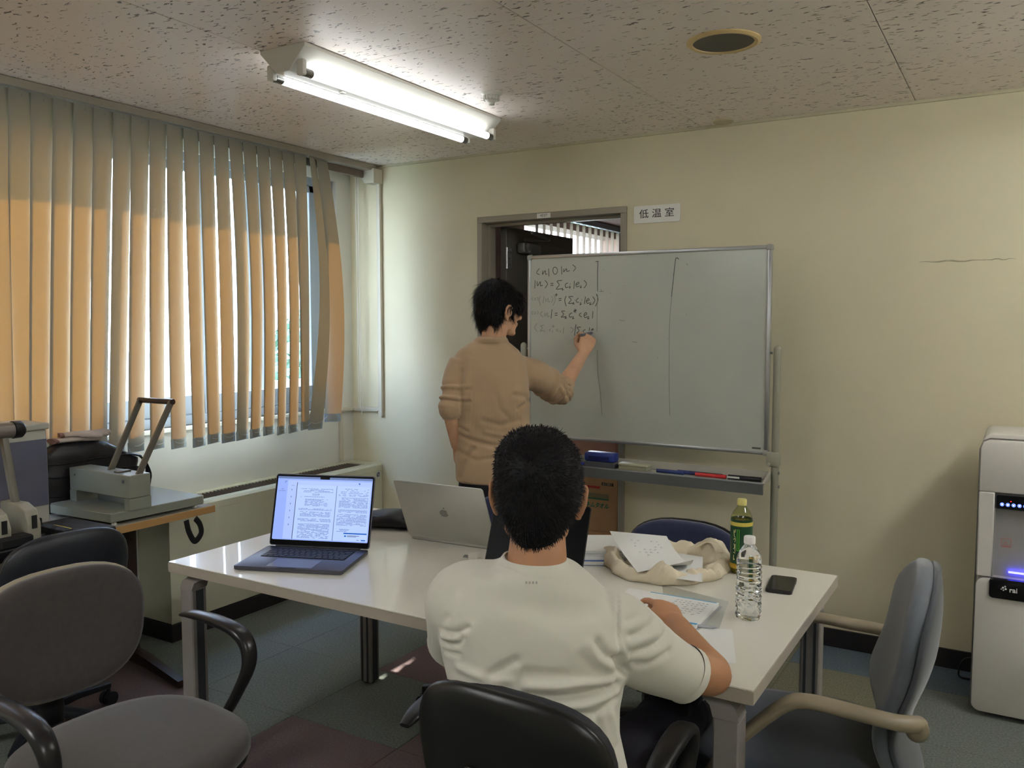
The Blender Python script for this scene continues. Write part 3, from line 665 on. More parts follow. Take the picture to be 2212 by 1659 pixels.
# ------------------------------------------------------------------ laptops
M_gray_al = mat('space_grey_aluminium', (92,92,104), rough=0.36, metal=0.75, var=0.02)
M_silver = mat('silver_aluminium', (196,196,190), rough=0.38, metal=0.7, var=0.02)
M_key = mat('key_black', (26,26,34), rough=0.5, var=0.02)
def flat(b, M, x0, x1, y0, y1, z=0.0, th=0.0002):
    t = bmesh.new(); bmesh.ops.create_cube(t, size=1, matrix=Matrix.Translation(((x0+x1)/2, (y0+y1)/2, z+th/2)) @ Matrix.Diagonal((abs(x1-x0), abs(y1-y0), th, 1)))
    bmesh.ops.transform(t, matrix=M, verts=t.verts); merge(b, t)
def laptop(name_label, front_left, ang, W, D, lean, m_body, screen_on, keys=True):
    """origin: middle of the hinge edge; +y points from the user to the screen; lean: lid angle past upright"""
    c, s = cos(ang), sin(ang)
    cx = front_left[0] + c*W/2 - s*D; cy = front_left[1] + s*W/2 + c*D
    t = thing('laptop', name_label, 'laptop', (cx, cy, TZ), ang)
    b = NB(); prism(b, rrect(W, D, 0.010, 5, 0, -D/2), 0.0125, Matrix.Translation((0, 0, 0.0015)), 0.0022)
    base = obj('base', b, m_body, t, True)
    b = NB()
    for x in (-W/2+0.03, W/2-0.03):
        for y in (-0.03, -D+0.03): lathe(b, [(0.008, 0), (0.008, 0.0016)], (x, y, 0), 12)
    obj('rubber_foot', b, M_black, base)
    b = NB(); tube(b, [(-W/2+0.03, -0.004, 0.0145), (W/2-0.03, -0.004, 0.0145)], 0.005, 10); obj('hinge', b, M_black, t, True)
    b = NB(); flat(b, Matrix.Identity(4), -0.075, 0.075, -D+0.012, -D+0.100, 0.0141); obj('trackpad', b, mat('trackpad_grey', (104,104,116), rough=0.3, metal=0.6), base)
    b = NB(); flat(b, Matrix.Identity(4), -0.03, 0.03, -D-0.0005, -D+0.004, 0.0141); obj('lid_notch', b, M_dark, base)
    if keys:
        b = NB(); prism(b, rrect(0.288, 0.113, 0.004, 3, 0, -0.078), 0.0003, Matrix.Translation((0, 0, 0.0141))); obj('keyboard_well', b, mat('keyboard_well', (16,16,20), rough=0.7), base)
        kw = 0.0165; proto = None
        rows = 6
        for r in range(rows):
            y = -0.030 - r*0.0187
            lay = [1.0]*14 if r == 0 else [1.0]*13+[1.55] if r == 1 else [1.55]+[1.0]*13 if r == 2 else [1.8]+[1.0]*11+[1.8] if r == 3 else [2.3]+[1.0]*10+[2.3] if r == 4 else [1.0, 1.0, 1.0, 1.25, 5.2, 1.25, 1.0, 1.0, 1.0, 1.0]
            tot = sum(lay); unit = 0.284/tot; x = -0.142
            for w in lay:
                kx = NB(); box(kx, (0, 0, 0), (w*unit-0.0028, 0.0158 if r else 0.011, 0.0016), None, 0.0006, 1)
                k = obj('key', kx, M_key, base); k.location = (x+w*unit/2, y, 0.0152); x += w*unit
    # lid
    LM = Matrix.Translation((0, 0.004, 0.0145)) @ Matrix.Rotation(-lean, 4, 'X')      # lid frame: x across, z up along the lid, front face towards -y
    H = D*0.985
    P = Matrix.Rotation(pi/2, 4, 'X')
    lid = bpy.data.objects.new('lid', None)
    b = NB(); prism(b, rrect(W, H, 0.010, 5, 0, H/2), 0.0045, LM @ Matrix.Translation((0, 0.0045, 0)) @ P, 0.0012)
    lid = obj('lid', b, m_body, t, True)
    F = LM @ Matrix.Translation((0, -0.0002, 0)) @ P      # xy of this frame lies on the lid's front
    b = NB(); prism(b, rrect(W-0.006, H-0.006, 0.008, 5, 0, H/2), 0.0004, F); obj('bezel', b, mat('bezel_glass', (5,5,6), rough=0.35, var=0, spec=0.08), lid)
    return t, lid, F, H, base, LM
lp, lid, F, H, base, LM = laptop('dark grey open laptop showing a two-page document on its lit screen', (-2.092, 1.795), R_(21), 0.358, 0.248, R_(17), M_gray_al, True)
W = 0.358; sx0, sx1, sy0, sy1 = -W/2+0.008, W/2-0.008, 0.020, H-0.009
def emi(name, col, s=1.0): return mat(name, (0, 0, 0) if True else col, rough=0.3, emit=col, estr=s, var=0)
ES = 0.17
b = NB(); prism(b, rrect(sx1-sx0, sy1-sy0, 0.004, 4, 0, (sy0+sy1)/2), 0.0003, F @ Matrix.Translation((0, 0, 0.0004))); scr = obj('screen', b, emi('screen_blue', (150,176,250), ES*1.6), lid)
def sc(name, m, rects, z):
    b = NB()
    for r in rects: flat(b, F @ Matrix.Translation((0, 0, 0.0007+z)), sx0+(sx1-sx0)*r[0], sx0+(sx1-sx0)*r[2], sy1-(sy1-sy0)*r[1], sy1-(sy1-sy0)*r[3])
    o_ = obj(name, b, m, scr)
    if len(rects) > 3: o_['kind'] = 'stuff'
    return o_
sc('menu_bar', emi('screen_menu', (120,146,206), ES), [(0, 0, 1, 0.035)], 0)
sc('notch', M_dark, [(0.45, 0, 0.55, 0.035)], 0.0003)
sc('window_panel', emi('screen_pane', (170,192,252), ES*1.7), [(0.11, 0.06, 0.995, 0.985)], 0)
sc('page', emi('screen_page', (176,200,255), ES*1.75), [(0.215, 0.13, 0.63, 0.985), (0.64, 0.13, 0.985, 0.985)], 0.0003)
sc('page_border', emi('screen_border', (40,50,80), ES*0.6), [(0.208, 0.09, 0.214, 0.985), (0.632, 0.13, 0.636, 0.985)], 0.0004)
rr = random.Random(3); lines = []
def para(x0, x1, y0, n, dy=0.0165, dens=0.8):
    for k in range(n):
        y = y0+k*dy; x = x0
        while x < x1-0.005:
            w = rr.uniform(0.008, 0.03)
            if rr.random() < dens: lines.append((x, y, min(x+w, x1), y+0.0065))
            x += w+0.004
        
para(0.26, 0.60, 0.185, 4); para(0.38, 0.46, 0.265, 2, dens=1); para(0.26, 0.52, 0.31, 1); para(0.31, 0.55, 0.35, 7); para(0.25, 0.60, 0.50, 2); para(0.27, 0.59, 0.55, 5); para(0.25, 0.60, 0.66, 3); para(0.26, 0.59, 0.74, 14)
para(0.68, 0.97, 0.17, 4, 0.022, 0.6); para(0.66, 0.97, 0.26, 2); para(0.67, 0.97, 0.31, 10); para(0.67, 0.97, 0.50, 3); para(0.66, 0.97, 0.57, 11); para(0.67, 0.8, 0.8, 3)
para(0.02, 0.10, 0.2, 3, 0.03, 0.5); para(0.14, 0.18, 0.14, 1)
lines += [(0.155, 0.2+0.11*k, 0.162, 0.225+0.11*k) for k in range(6)]
sc('text_line', emi('screen_text', (112,132,186), ES*1.0), lines, 0.0006)
sc('dialog_box', emi('screen_dialog', (176,200,250), ES*1.8), [(0.745, 0.855, 0.985, 0.985)], 0.0008)
sc('dialog_bar', emi('screen_dialog_blue', (30,110,220), ES*1.2), [(0.745, 0.855, 0.985, 0.875), (0.93, 0.955, 0.975, 0.972), (0.755, 0.895, 0.775, 0.918), (0.86, 0.075, 0.875, 0.1), (0.08, 0.075, 0.1, 0.083), (0.08, 0.083, 0.085, 0.105)], 0.0011)
sc('dialog_text', emi('screen_text2', (90,106,160), ES*0.8), [(0.785, 0.895, 0.91, 0.903), (0.785, 0.91, 0.88, 0.917), (0.885, 0.96, 0.91, 0.967)], 0.0012)

# silver laptop seen from behind, user's side to the far side of the table
lp2, lid2, F2, H2, base2, LM2 = laptop('silver open laptop seen from behind with a fruit emblem on its lid', (-1.512, 2.41+0.24), pi+R_(3), 0.356, 0.240, R_(24), M_silver, False)
# emblem: a bitten fruit outline with a leaf
pts = []
for k in range(40):
    a = 2*pi*k/40; r = 0.0155*(1+0.10*cos(2*(a))-0.07*math.exp(-((a-pi/2)/0.28)**2)*1.3-0.05*math.exp(-((a-3*pi/2)/0.25)**2)); x, y = r*cos(a), r*sin(a)*1.02
    if x > 0: 
        dx, dy = x-0.021, y-0.003; d = sqrt(dx*dx+dy*dy)
        if d < 0.0095: x, y = 0.021+dx/d*0.0095, 0.003+dy/d*0.0095
    pts.append((-x, y))
B2 = LM2 @ Matrix.Translation((0, 0.0046, H2/2)) @ Matrix.Rotation(pi/2, 4, 'X') @ Matrix.Rotation(pi, 4, 'Y') @ Matrix.Diagonal((-1, 1, 1, 1))
B2 = LM2 @ Matrix.Translation((0, 0.0052, H2/2)) @ Matrix.Rotation(pi/2, 4, 'X')
b = NB(); prism(b, pts, 0.0003, B2); leaf = [(-0.001, 0.018), (-0.002, 0.0235), (-0.007, 0.0255), (-0.0065, 0.021)]; prism(b, leaf, 0.0003, B2)
obj('emblem', b, mat('emblem_polished', (150,150,146), rough=0.15, metal=0.9), lid2)

# black-screened laptop in front of the seated man
lp3, lid3, F3, H3, base3, LM3 = laptop('open laptop with a black screen standing in front of the seated man', (-1.375, 1.960), R_(9), 0.318, 0.222, R_(27), M_black, False, keys=True)

# white charger plug
t = thing('charger_plug', 'small white charger plug with two prongs on the table', 'charger', (-1.497, 2.262, TZ), R_(15))
b = NB(); box(b, (0, 0, 0.0150), (0.034, 0.030, 0.028), None, 0.005); obj('body', b, M_white, t, True)
b = NB()
for y in (-0.006, 0.006): box(b, (-0.026, y, 0.015), (0.018, 0.0015, 0.006))
obj('prong', b, M_steel, t)
b = NB(); tube(b, catmull([(0.017, 0, 0.014), (0.04, 0.005, 0.006), (0.09, 0.03, 0.004), (0.14, 0.02, 0.004)], 5), 0.002, 6); obj('cable', b, M_white, t, True)

# black pouch and white sheet behind the laptops
t = thing('pouch', 'soft black pouch lying behind the dark grey laptop', 'pouch', (-2.065, 2.49, TZ), R_(20))
M_pouch = mat('pouch_black_fabric', (20,20,24), rough=0.5, var=0.15, bump=0.5, bscale=60)
b = NB()
rings = []
for k in range(15):
    u = -1+2*k/14; w = 0.19; hh = 0.028*(1-abs(u)**3.5)+0.0015+0.004*sin(u*5); dd = 0.085*(1-abs(u)**5*0.75)
    rings.append([Vector((u*w, dd*cos(a), 0.0+hh*(1.0+sin(a)))) + Vector((0, 0, 0.0005+(0.003*sin(u*9+a*2) if sin(a) > 0.3 else 0))) for a in [2*pi*j/16 for j in range(16)]])
rings_mesh(b, rings); obj('body', b, M_pouch, t, True, angle=180)
b = NB(); tube(b, [(-0.17, -0.06, 0.045), (0.17, -0.06, 0.045)], 0.003, 6); obj('zip', b, M_dark, t, True)
t = thing('paper_folder', 'white papers lying behind the black pouch', 'papers', (-2.12, 2.62, TZ), R_(4))
b = NB(); box(b, (0, 0, 0.006), (0.30, 0.12, 0.012), None, 0.001, 1); obj('sheets', b, M_white, t)

# ------------------------------------------------------------------ right half of the table: papers, tote, bottles
M_paper = mat('paper_white', (222,222,218), rough=0.8, var=0.015)
M_canvas = mat('canvas_natural', (218,206,180), rough=0.85, var=0.05, vscale=14, bump=0.5, bscale=420)
tote = thing('tote_bag', 'natural canvas tote bag lying slumped open on the table', 'bag', (-0.9514, 2.5134, 0.7200))
tc_ = Vector((-0.9508, 2.5197, 0.7200)); e1 = Vector((0.858, 0.513, 0)); e2 = Vector((-0.513, 0.858, 0))
b = NB(); rings = []
rnd = random.Random(11)
N = 72; RR = [(1.0, 0.0), (1.035, 0.006), (1.03, 0.018), (0.97, 0.030), (0.90, 0.034), (0.82, 0.026), (0.70, 0.012), (0.55, 0.007), (0.30, 0.006), (0.06, 0.006)]
for q, (s, z) in enumerate(RR):
    ring = []
    for j in range(N):
        a = 2*pi*j/N; ca, sa = cos(a), sin(a)
        rx = (0.20 if ca > 0 else 0.185) + 0.010*sin(3*a+1); ry = 0.205 if sa > 0 else 0.195
        hgt = z
        bump_ = 0.0
        if q >= 2: bump_ += 0.042*math.exp(-((a-0.35)/0.33)**2)*min(1, q/4) + 0.042*math.exp(-((a-4.56)/0.14)**2)*(1 if 1 <= q <= 4 else 0.0)*0.85 + 0.02*math.exp(-((a-3.0)/0.3)**2)
        if q >= 6: bump_ *= 0.15
        f = 1 + 0.035*sin(7*a+q*0.4)*(0.4 if q < 2 else 1) + 0.02*sin(13*a-q)
        hgt += bump_ + 0.004*sin(9*a+q*1.3) * (1 < q < 6)
        p = tc_ + e1*(rx*s*ca*f) + e2*(ry*s*sa*f) ; p.z = TZ+max(0.0, hgt); ring.append(p)
    rings.append(ring)
rings_mesh(b, rings); bmesh.ops.subdivide_edges(b, edges=b.edges[:], cuts=1, use_grid_fill=True)
for v in b.verts:
    if v.co.z > TZ+0.004:
        q = v.co; w1 = sin(q.x*95+3*sin(q.y*38))*sin(q.y*80+2*sin(q.x*44)); w2 = abs(sin((q.x*0.86+q.y*0.51)*60+2.5*sin(q.y*31)))
        v.co.z += 0.0055*w1 + 0.011*(w2-0.5)*min(1, (q.z-TZ)/0.03); v.co.x += 0.002*w1; v.co.z = max(v.co.z, TZ+0.002)
obj('body', b, M_canvas, tote, True, angle=180, world_coords=True)
b = NB(); pr_ = tc_ - e2*0.199 - e1*0.03
tube(b, [pr_+Vector((0, 0, 0.010)), pr_+e2*0.004+Vector((0, 0, 0.03)), pr_+e2*0.018+Vector((0, 0, 0.058))], 0.0013, 6); obj('seam', b, mat('seam_thread', (190,178,150), rough=0.9), tote, True, world_coords=True)
b = NB()
hb = tc_ + e1*0.12 + e2*0.04
tube(b, catmull([hb+e2*0.03+Vector((0.0, 0, 0.045)), hb+e1*0.03+e2*0.02+Vector((0, 0, 0.062)), hb+e1*0.05-e2*0.01+Vector((0, 0, 0.066)), hb+e1*0.055-e2*0.06+Vector((0, 0, 0.05))], 6), 0.012, 8, ry=0.0016, up=(0, 0, 1)); obj('handle', b, M_canvas, tote, True, world_coords=True)
def sheet(name, label, cat, P00, P10, P11, P01, m=M_paper, th=0.0006, bulge=0.0, curl=0.0, group=None, nu=12, nv=10):
    """a paper through four corners, with a bulge in the middle and a curled near edge"""
    P00, P10, P11, P01 = map(Vector, (P00, P10, P11, P01))
    t = thing(name, label, cat, (P00+P10+P11+P01)/4, 0, group)
    b = NB()
    def f(u, v):
        p = (P00*(1-u)+P10*u)*(1-v)+(P01*(1-u)+P11*u)*v; p = p.copy(); p.z += bulge*sin(pi*v)*(0.5+0.5*sin(pi*u)) + curl*(1-v)**6
        return p
    surf(b, f, nu, nv, th); o = obj('page', b, m, t, True, world_coords=True)
    return t
# upright-curving big sheet, a flat sheet beneath
def LP(px, py, z): return None
sheet('paper_sheet', 'white sheet lying flat in the tote bag under the curved page', 'paper', (-0.9883, 2.3331, 0.7440), (-0.7677, 2.3531, 0.7440), (-0.8285, 2.5400, 0.7640), (-1.0641, 2.5640, 0.7600))
A0 = Vector((-0.9601, 2.3297, 0.7520)); A1 = Vector((-0.8231, 2.4293, 0.7560)); A2 = Vector((-0.9517, 2.5515, 0.8113)); A3 = Vector((-1.1083, 2.4592, 0.8275))
t = thing('paper_sheet', 'white curved sheet standing up out of the tote bag', 'paper', (A0+A1)/2)
b = NB()
def f(u, v):
    lo = A0.lerp(A1, u); hi = A3.lerp(A2, u); p = lo.lerp(hi, v)
    p += Vector((-0.513, 0.858, 0))*(0.045*sin(pi*v)*(1-0.3*u)) - Vector((0, 0, 1))*(0.012*sin(pi*v))
    if v < 0.14: p += Vector((0.513, -0.858, 0))*0.012*(0.14-v)/0.14 + Vector((0, 0, 1))*(0.030*((0.14-v)/0.14)**2*u)
    return p
surf(b, f, 12, 22, 0.0004); obj('page', b, M_paper, t, True, world_coords=True)
M_pencil = mat('pencil_grey', (212,212,212), rough=0.8)
b = NB(); rp_ = random.Random(5)
for r in range(7):
    for c_ in range(5):
        if rp_.random() < 0.6:
            u0 = 0.30+0.11*c_+rp_.uniform(-.02, .02); v0 = 0.30+0.08*r
            q = [f(u0+du, v0+dv)+Vector((0.3,-0.5,0.5)).normalized()*0.0009 for du, dv in ((0, 0), (0.03, 0.01), (0.02, 0.035), (0.055, 0.01))]
            tube(b, q, 0.0005, 4)
obj('pencil_mark', b, M_pencil, t, world_coords=True)
# stack of papers with a blue-edged book at the bottom
px0 = Vector((-1.1580, 2.4945, 0.7200)); ang_s = R_(28)
t = thing('paperback_book', 'blue-edged book at the bottom of the paper stack beside the laptop', 'book', (px0.x, px0.y, TZ), ang_s)
b = NB(); box(b, (0, 0.03, 0.0075), (0.15, 0.21, 0.013), None, 0.001, 1); obj('pages', b, M_paper, t)
b = NB(); box(b, (0, 0.03, 0.0006), (0.152, 0.212, 0.0012)); box(b, (0, 0.03, 0.0148), (0.152, 0.212, 0.0012)); box(b, (-0.0755, 0.03, 0.0077), (0.0012, 0.212, 0.014)); obj('cover', b, mat('cover_blue', (60,88,160), rough=0.4), t)
for k, (dx, dy, dr, lab) in enumerate(((0.005, 0.01, 3, 'lower white paper bundle lying on the blue-edged book'), (-0.006, 0.015, -4, 'middle white paper bundle on the blue-edged book'), (0.002, 0.02, 2, 'top white paper bundle of the stack beside the laptop'))):
    t = thing('paper_bundle', lab, 'papers', (px0.x+dx, px0.y+dy, TZ+0.0156+k*0.0092), ang_s+R_(dr))
    b = NB()
    for q in range(4): box(b, (0.0008*(q % 2), 0.03+0.0008*q, 0.0011+0.0022*q), (0.148, 0.205, 0.0020), None, 0.0005, 1)
    obj('sheets', b, M_paper, t)
# notebook: spiral pad, blue backing
nb0 = Vector((-0.9118, 2.2447, 0.7350)); 
n00, n10, n11, n01 = Vector((-0.7892, 1.9855, 0.7330)), Vector((-0.6783, 2.0440, 0.7330)), Vector((-0.6813, 2.2292, 0.7330)), Vector((-0.9095, 2.2635, 0.7330))
nang = atan2((n11-n10).y, (n11-n10).x) - pi/2
cN = (n10+n11)/2
t = thing('notebook', 'spiral notebook with a blue edge and handwriting beside the tote bag', 'notebook', (cN.x, cN.y, TZ), nang)
Wn, Hn = 0.26, (n11-n10).length+0.012
b = NB(); box(b, (-Wn/2, 0, 0.0062), (Wn, Hn, 0.0095), None, 0.0006, 1); pg = obj('page_block', b, M_paper, t)
b = NB(); box(b, (-Wn/2+0.003, 0.0, 0.0007), (Wn+0.01, Hn+0.008, 0.0012)); obj('cover', b, mat('notebook_grey', (170,170,170), rough=0.5), t)
b = NB(); box(b, (-0.10, Hn/2-0.005, 0.0113), (0.19, 0.005, 0.0003)); box(b, (-0.012, -Hn/2+0.006, 0.0113), (0.024, 0.010, 0.0003)); obj('blue_strip', b, mat('strip_blue', (50,150,200), rough=0.4), pg)
b = NB(); rn = random.Random(8)
for r in range(7):
    x = -0.11
    while x < -0.015:
        if rn.random() < 0.8:
            y = Hn/2-0.03-0.016*r
            q = [(x+0.0025*k+rn.uniform(-.0008, .0008), y+rn.uniform(-.0028, .0028), 0.0113) for k in range(4)]
            tube(b, q, 0.00035, 4)
        x += 0.012
obj('handwriting', b, mat('ink_grey', (110,112,118), rough=0.8), pg)
for k in range(16):
    b = NB(); pts = [( -0.012-0.0155*k, -Hn/2-0.001+0.004*cos(a), 0.0065+0.0052*sin(a)) for a in [2*pi*j/10 for j in range(10)]]
    tube(b, pts+[pts[0]], 0.0006, 5); obj('spiral_ring', b, M_steel, t, True)
sheet('clear_folder', 'clear plastic folder lying under the notebook', 'folder', (-0.7591, 2.0436, 0.7206), (-0.6283, 2.0639, 0.7206), (-0.6718, 2.2917, 0.7206), (-0.8866, 2.3438, 0.7206), glass_mat('clear_film', (0.975,0.985,0.985), 0.15, 1.5), 0.0004, 0, 0)
sheet('paper_sheet', 'blank white sheet lying by the table corner under the forearm', 'paper', (-0.6695, 1.8057, 0.7208), (-0.5297, 1.8740, 0.7208), (-0.5992, 2.0807, 0.7208), (-0.7190, 2.0358, 0.7208), th=0.0005)
pa, pb = Vector((-0.7295, 2.0373, 0.7268)), Vector((-0.6442, 2.0575, 0.7268))
t = thing('pen', 'grey ballpoint pen lying beside the notebook', 'pen', (pa.x, pa.y, TZ+0.0055), atan2((pb-pa).y, (pb-pa).x))
b = NB(); tube(b, [(0, 0, 0), (0.09, 0, 0), (0.10, 0, 0)], [0.0038, 0.0038, 0.0012], 10); obj('barrel', b, mat('pen_grey', (170,172,176), rough=0.25), t, True)
b = NB(); tube(b, [(-0.028, 0, 0), (-0.001, 0, 0)], 0.0053, 10); box(b, (-0.012, 0.0, 0.0066), (0.03, 0.002, 0.0012)); obj('grip', b, M_black, t, True)
# phone
t = thing('smartphone', 'black smartphone lying face up near the table corner', 'phone', (-0.580, 2.508, TZ), R_(7))
b = NB(); prism(b, rrect(0.074, 0.155, 0.011, 6), 0.0095, None, 0.0018); obj('case', b, M_black, t, True)
b = NB(); prism(b, rrect(0.066, 0.146, 0.008, 6), 0.0004, Matrix.Translation((0, 0, 0.0096))); obj('screen', b, mat('phone_glass', (14,14,16), rough=0.08, var=0), t)
b = NB(); box(b, (0.0375, 0.03, 0.005), (0.001, 0.02, 0.003)); obj('button', b, M_black, t)

# bottles
M_pet = glass_mat('pet_plastic', (0.93,0.95,0.96), 0.03, 1.75, 1.0)
M_water = glass_mat('water', (0.97,0.985,0.99), 0.0, 1.33, 0.6)
wb_ = Vector((-0.5901, 2.1911, 0.7200))
t = thing('water_bottle', 'clear ribbed plastic water bottle with a white cap', 'bottle', (wb_.x, wb_.y, TZ))
prof = [(0.022, 0.002), (0.029, 0.001), (0.0325, 0.008), (0.031, 0.014), (0.0325, 0.022)]
for k in range(6): z = 0.030+k*0.010; prof += [(0.0325, z), (0.0306, z+0.005)]
prof += [(0.0325, 0.092)]
for k in range(4): z = 0.094+k*0.0125; prof += [(0.0328, z+0.003), (0.0328, z+0.007), (0.0306, z+0.0095)]
prof += [(0.0325, 0.147), (0.0322, 0.156), (0.0295, 0.168), (0.0235, 0.180), (0.0165, 0.190), (0.0125, 0.196), (0.0125, 0.205)]
b = NB(); seg = 24; rings = []
for q, (r, z) in enumerate(prof):
    fac = 0.0018 if z < 0.09 else 0.0
    rings.append([Vector(((r+fac*cos(8*(2*pi*j/seg)+q*pi/2*1.0))*cos(2*pi*j/seg), (r+fac*cos(8*(2*pi*j/seg)+q*pi/2))*sin(2*pi*j/seg), z)) for j in range(seg)])
rings_mesh(b, rings); body = obj('body', b, mat('pet_water', (250,253,255), rough=0.02, trans=1.0, ior=1.34, var=0), t, True, angle=25)
b = NB()
for q in range(5):
    for j in range(8):
        a = 2*pi*(j+0.5*(q % 2))/8; z = 0.020+q*0.016
        r = 0.0335
        p = [Vector((r*cos(a+d), r*sin(a+d), z+h)) for d, h in ((-0.26, 0), (0.26, 0), (0, 0.013))]; p.append(Vector((0.0305*cos(a), 0.0305*sin(a), z+0.004)))
        vs = [b.verts.new(v) for v in p]
        for idx in ((0, 1, 3), (1, 2, 3), (2, 0, 3), (0, 2, 1)): b.faces.new([vs[i] for i in idx])
obj('facet', b, M_pet, body)['kind'] = 'stuff'
b = NB(); lathe(b, [(0.0145, 0.198), (0.0148, 0.200), (0.0148, 0.214), (0.0135, 0.2165), (0.0, 0.217)], (0, 0, 0), 30); obj('cap', b, mat('cap_white', (232,230,226), rough=0.4), t, True)
gb = Vector((-0.7222, 2.5863, 0.7200))
t = thing('tea_bottle', 'green tea bottle with a dark green label and yellow cap', 'bottle', (gb.x, gb.y, TZ), R_(-25))
b = NB(); lathe(b, [(0.02, 0.002), (0.030, 0.001), (0.0325, 0.008), (0.0325, 0.155), (0.033, 0.168), (0.0315, 0.178), (0.025, 0.192), (0.0155, 0.205), (0.013, 0.209), (0.013, 0.219)], (0, 0, 0), 28); body = obj('body', b, glass_mat('tea_pet', (0.82,0.86,0.62), 0.03, 1.6, 1.0), t, True)
b = NB(); lathe(b, [(0.0, 0.004), (0.029, 0.004), (0.0305, 0.012), (0.0305, 0.164), (0.0, 0.165)], (0, 0, 0), 24); obj('tea', b, mat('green_tea', (120,104,40), rough=0.2, var=0), t, True)
b = NB(); lathe(b, [(0.0330, 0.018), (0.0334, 0.02), (0.0334, 0.166), (0.0325, 0.170)], (0, 0, 0), 36, cap=False); lab = obj('label', b, mat('label_green', (22,68,40), rough=0.3), t, True)
b = NB(); lathe(b, [(0.0336, 0.150), (0.0338, 0.151), (0.0338, 0.161), (0.0336, 0.162)], (0, 0, 0), 36, cap=False); obj('yellow_band', b, mat('label_yellow', (206,186,84), rough=0.4), lab, True)
b = NB(); lathe(b, [(0.0336, 0.018), (0.0338, 0.019), (0.0338, 0.032), (0.0336, 0.033)], (0, 0, 0), 36, cap=False); obj('gold_band', b, mat('label_gold', (190,150,50), rough=0.4), lab, True)
def cyl_strokes(strokes, r, m, name, par, w=0.0012):
    b = NB()
    for st in strokes:
        pts = [Vector((r*sin(a), -r*cos(a), z)) for a, z in st]; tube(b, catmull(pts, 3) if len(pts) > 2 else pts, w, 4)
    return obj(name, b, m, par)
a0 = R_(12)
cyl_strokes([[(a0-0.05, 0.14), (a0-0.12, 0.13)], [(a0-0.22, 0.137), (a0-0.18, 0.12), (a0-0.08, 0.115)], [(a0-0.25, 0.108), (a0-0.05, 0.112), (a0-0.1, 0.10)], [(a0-0.2, 0.095), (a0-0.12, 0.085), (a0-0.24, 0.078)], [(a0-0.06, 0.095), (a0-0.08, 0.070)], [(a0-0.26, 0.068), (a0-0.05, 0.066)], [(a0-0.2, 0.06), (a0-0.22, 0.045), (a0-0.1, 0.048)]], 0.0337, mat('label_cream', (214,206,150), rough=0.5), 'brush_lettering', lab)
b = NB(); pts = [(0.0337*sin(a), -0.0337*cos(a), z) for a, z in ((a0+0.12, 0.075), (a0+0.12, 0.140), (a0+0.30, 0.140), (a0+0.30, 0.075), (a0+0.12, 0.075))]; tube(b, pts, 0.0010, 4); obj('bright_frame', b, mat('label_lime', (110,220,40), rough=0.4), lab)
b = NB(); lathe(b, [(0.0143, 0.211), (0.0146, 0.213), (0.0146, 0.2275), (0.0132, 0.230), (0.0, 0.2305)], (0, 0, 0), 30); obj('cap', b, mat('cap_yellow', (206,196,120), rough=0.4), t, True)

# ================================================================== WHITEBOARD ON ITS STAND
WBY = 3.75; bx0, bx1, bz0, bz1 = -2.150, -0.939, 0.912, 1.826
wbt = thing('whiteboard', 'wheeled whiteboard with formulas written on its left side', 'whiteboard', ((bx0+bx1)/2, WBY, 0))
M_board = mat('whiteboard_enamel', (184,188,178), rough=0.24, var=0.03, vscale=3, coat=0.2)
b = NB(); bx(b, bx0+0.012, bx1-0.012, WBY, WBY+0.018, bz0+0.012, bz1-0.012); panel = obj('panel', b, M_board, wbt, world_coords=True)
b = NB()
bx(b, bx0, bx1, WBY-0.006, WBY+0.022, bz0, bz0+0.016, 0.003, 2); bx(b, bx0, bx1, WBY-0.006, WBY+0.022, bz1-0.016, bz1, 0.003, 2)
bx(b, bx0, bx0+0.016, WBY-0.006, WBY+0.022, bz0+0.0165, bz1-0.0165, 0.003, 2); bx(b, bx1-0.016, bx1, WBY-0.006, WBY+0.022, bz0+0.0165, bz1-0.0165, 0.003, 2)
fr = obj('frame', b, M_alu, wbt, True, world_coords=True)
b = NB()
for x in (bx0+0.010, bx1-0.010):
    for z in (bz0+0.010, bz1-0.010): box(b, (x, WBY+0.008, z), (0.026, 0.034, 0.026), None, 0.006)
obj('corner_cap', b, mat('cap_grey', (160,160,154), rough=0.5), fr, world_coords=True)
M_post = mat('post_grey_beige', (148,146,130), rough=0.4, var=0.02)
for x in (bx0-0.030, bx1+0.030):
    s = -1 if x < -1.5 else 1
    b = NB(); tube(b, [(x, WBY+0.01, 0.09), (x, WBY+0.01, 1.375)], 0.0165, 16, round_ends=True)
    po = obj('post', b, M_post, wbt, True, world_coords=True)
    b = NB(); box(b, (x-s*0.008, WBY+0.01, 0.895), (0.055, 0.045, 0.065), None, 0.008); tube(b, [(x-s*0.02, WBY-0.02, 0.875), (x-s*0.02, WBY-0.034, 0.875)], 0.008, 10)
    obj('clamp', b, mat('clamp_beige', (160,158,140), rough=0.5), po, True, world_coords=True)
    b = NB(); 
    for z in (0.835, 0.775): tube(b, [(x+s*0.014, WBY+0.01, z), (x+s*0.02, WBY+0.01, z)], 0.007, 10)
    tube(b, [(x-s*0.02, WBY+0.008, 1.36), (x-s*0.034, WBY+0.008, 1.36)], 0.005, 8)
    obj('bolt', b, M_steel, po, True, world_coords=True)
    b = NB(); tube(b, [(x, WBY-0.24, 0.085), (x, WBY+0.26, 0.085)], 0.015, 12, sq=3); obj('foot', b, M_post, wbt, True, world_coords=True)
    for y in (WBY-0.23, WBY+0.25):
        b = NB(); tube(b, [(x-0.012, y, 0.03), (x+0.012, y, 0.03)], 0.03, 16); box(b, (x, y, 0.062), (0.034, 0.034, 0.022), None, 0.004); obj('caster', b, M_black, wbt, True, world_coords=True)
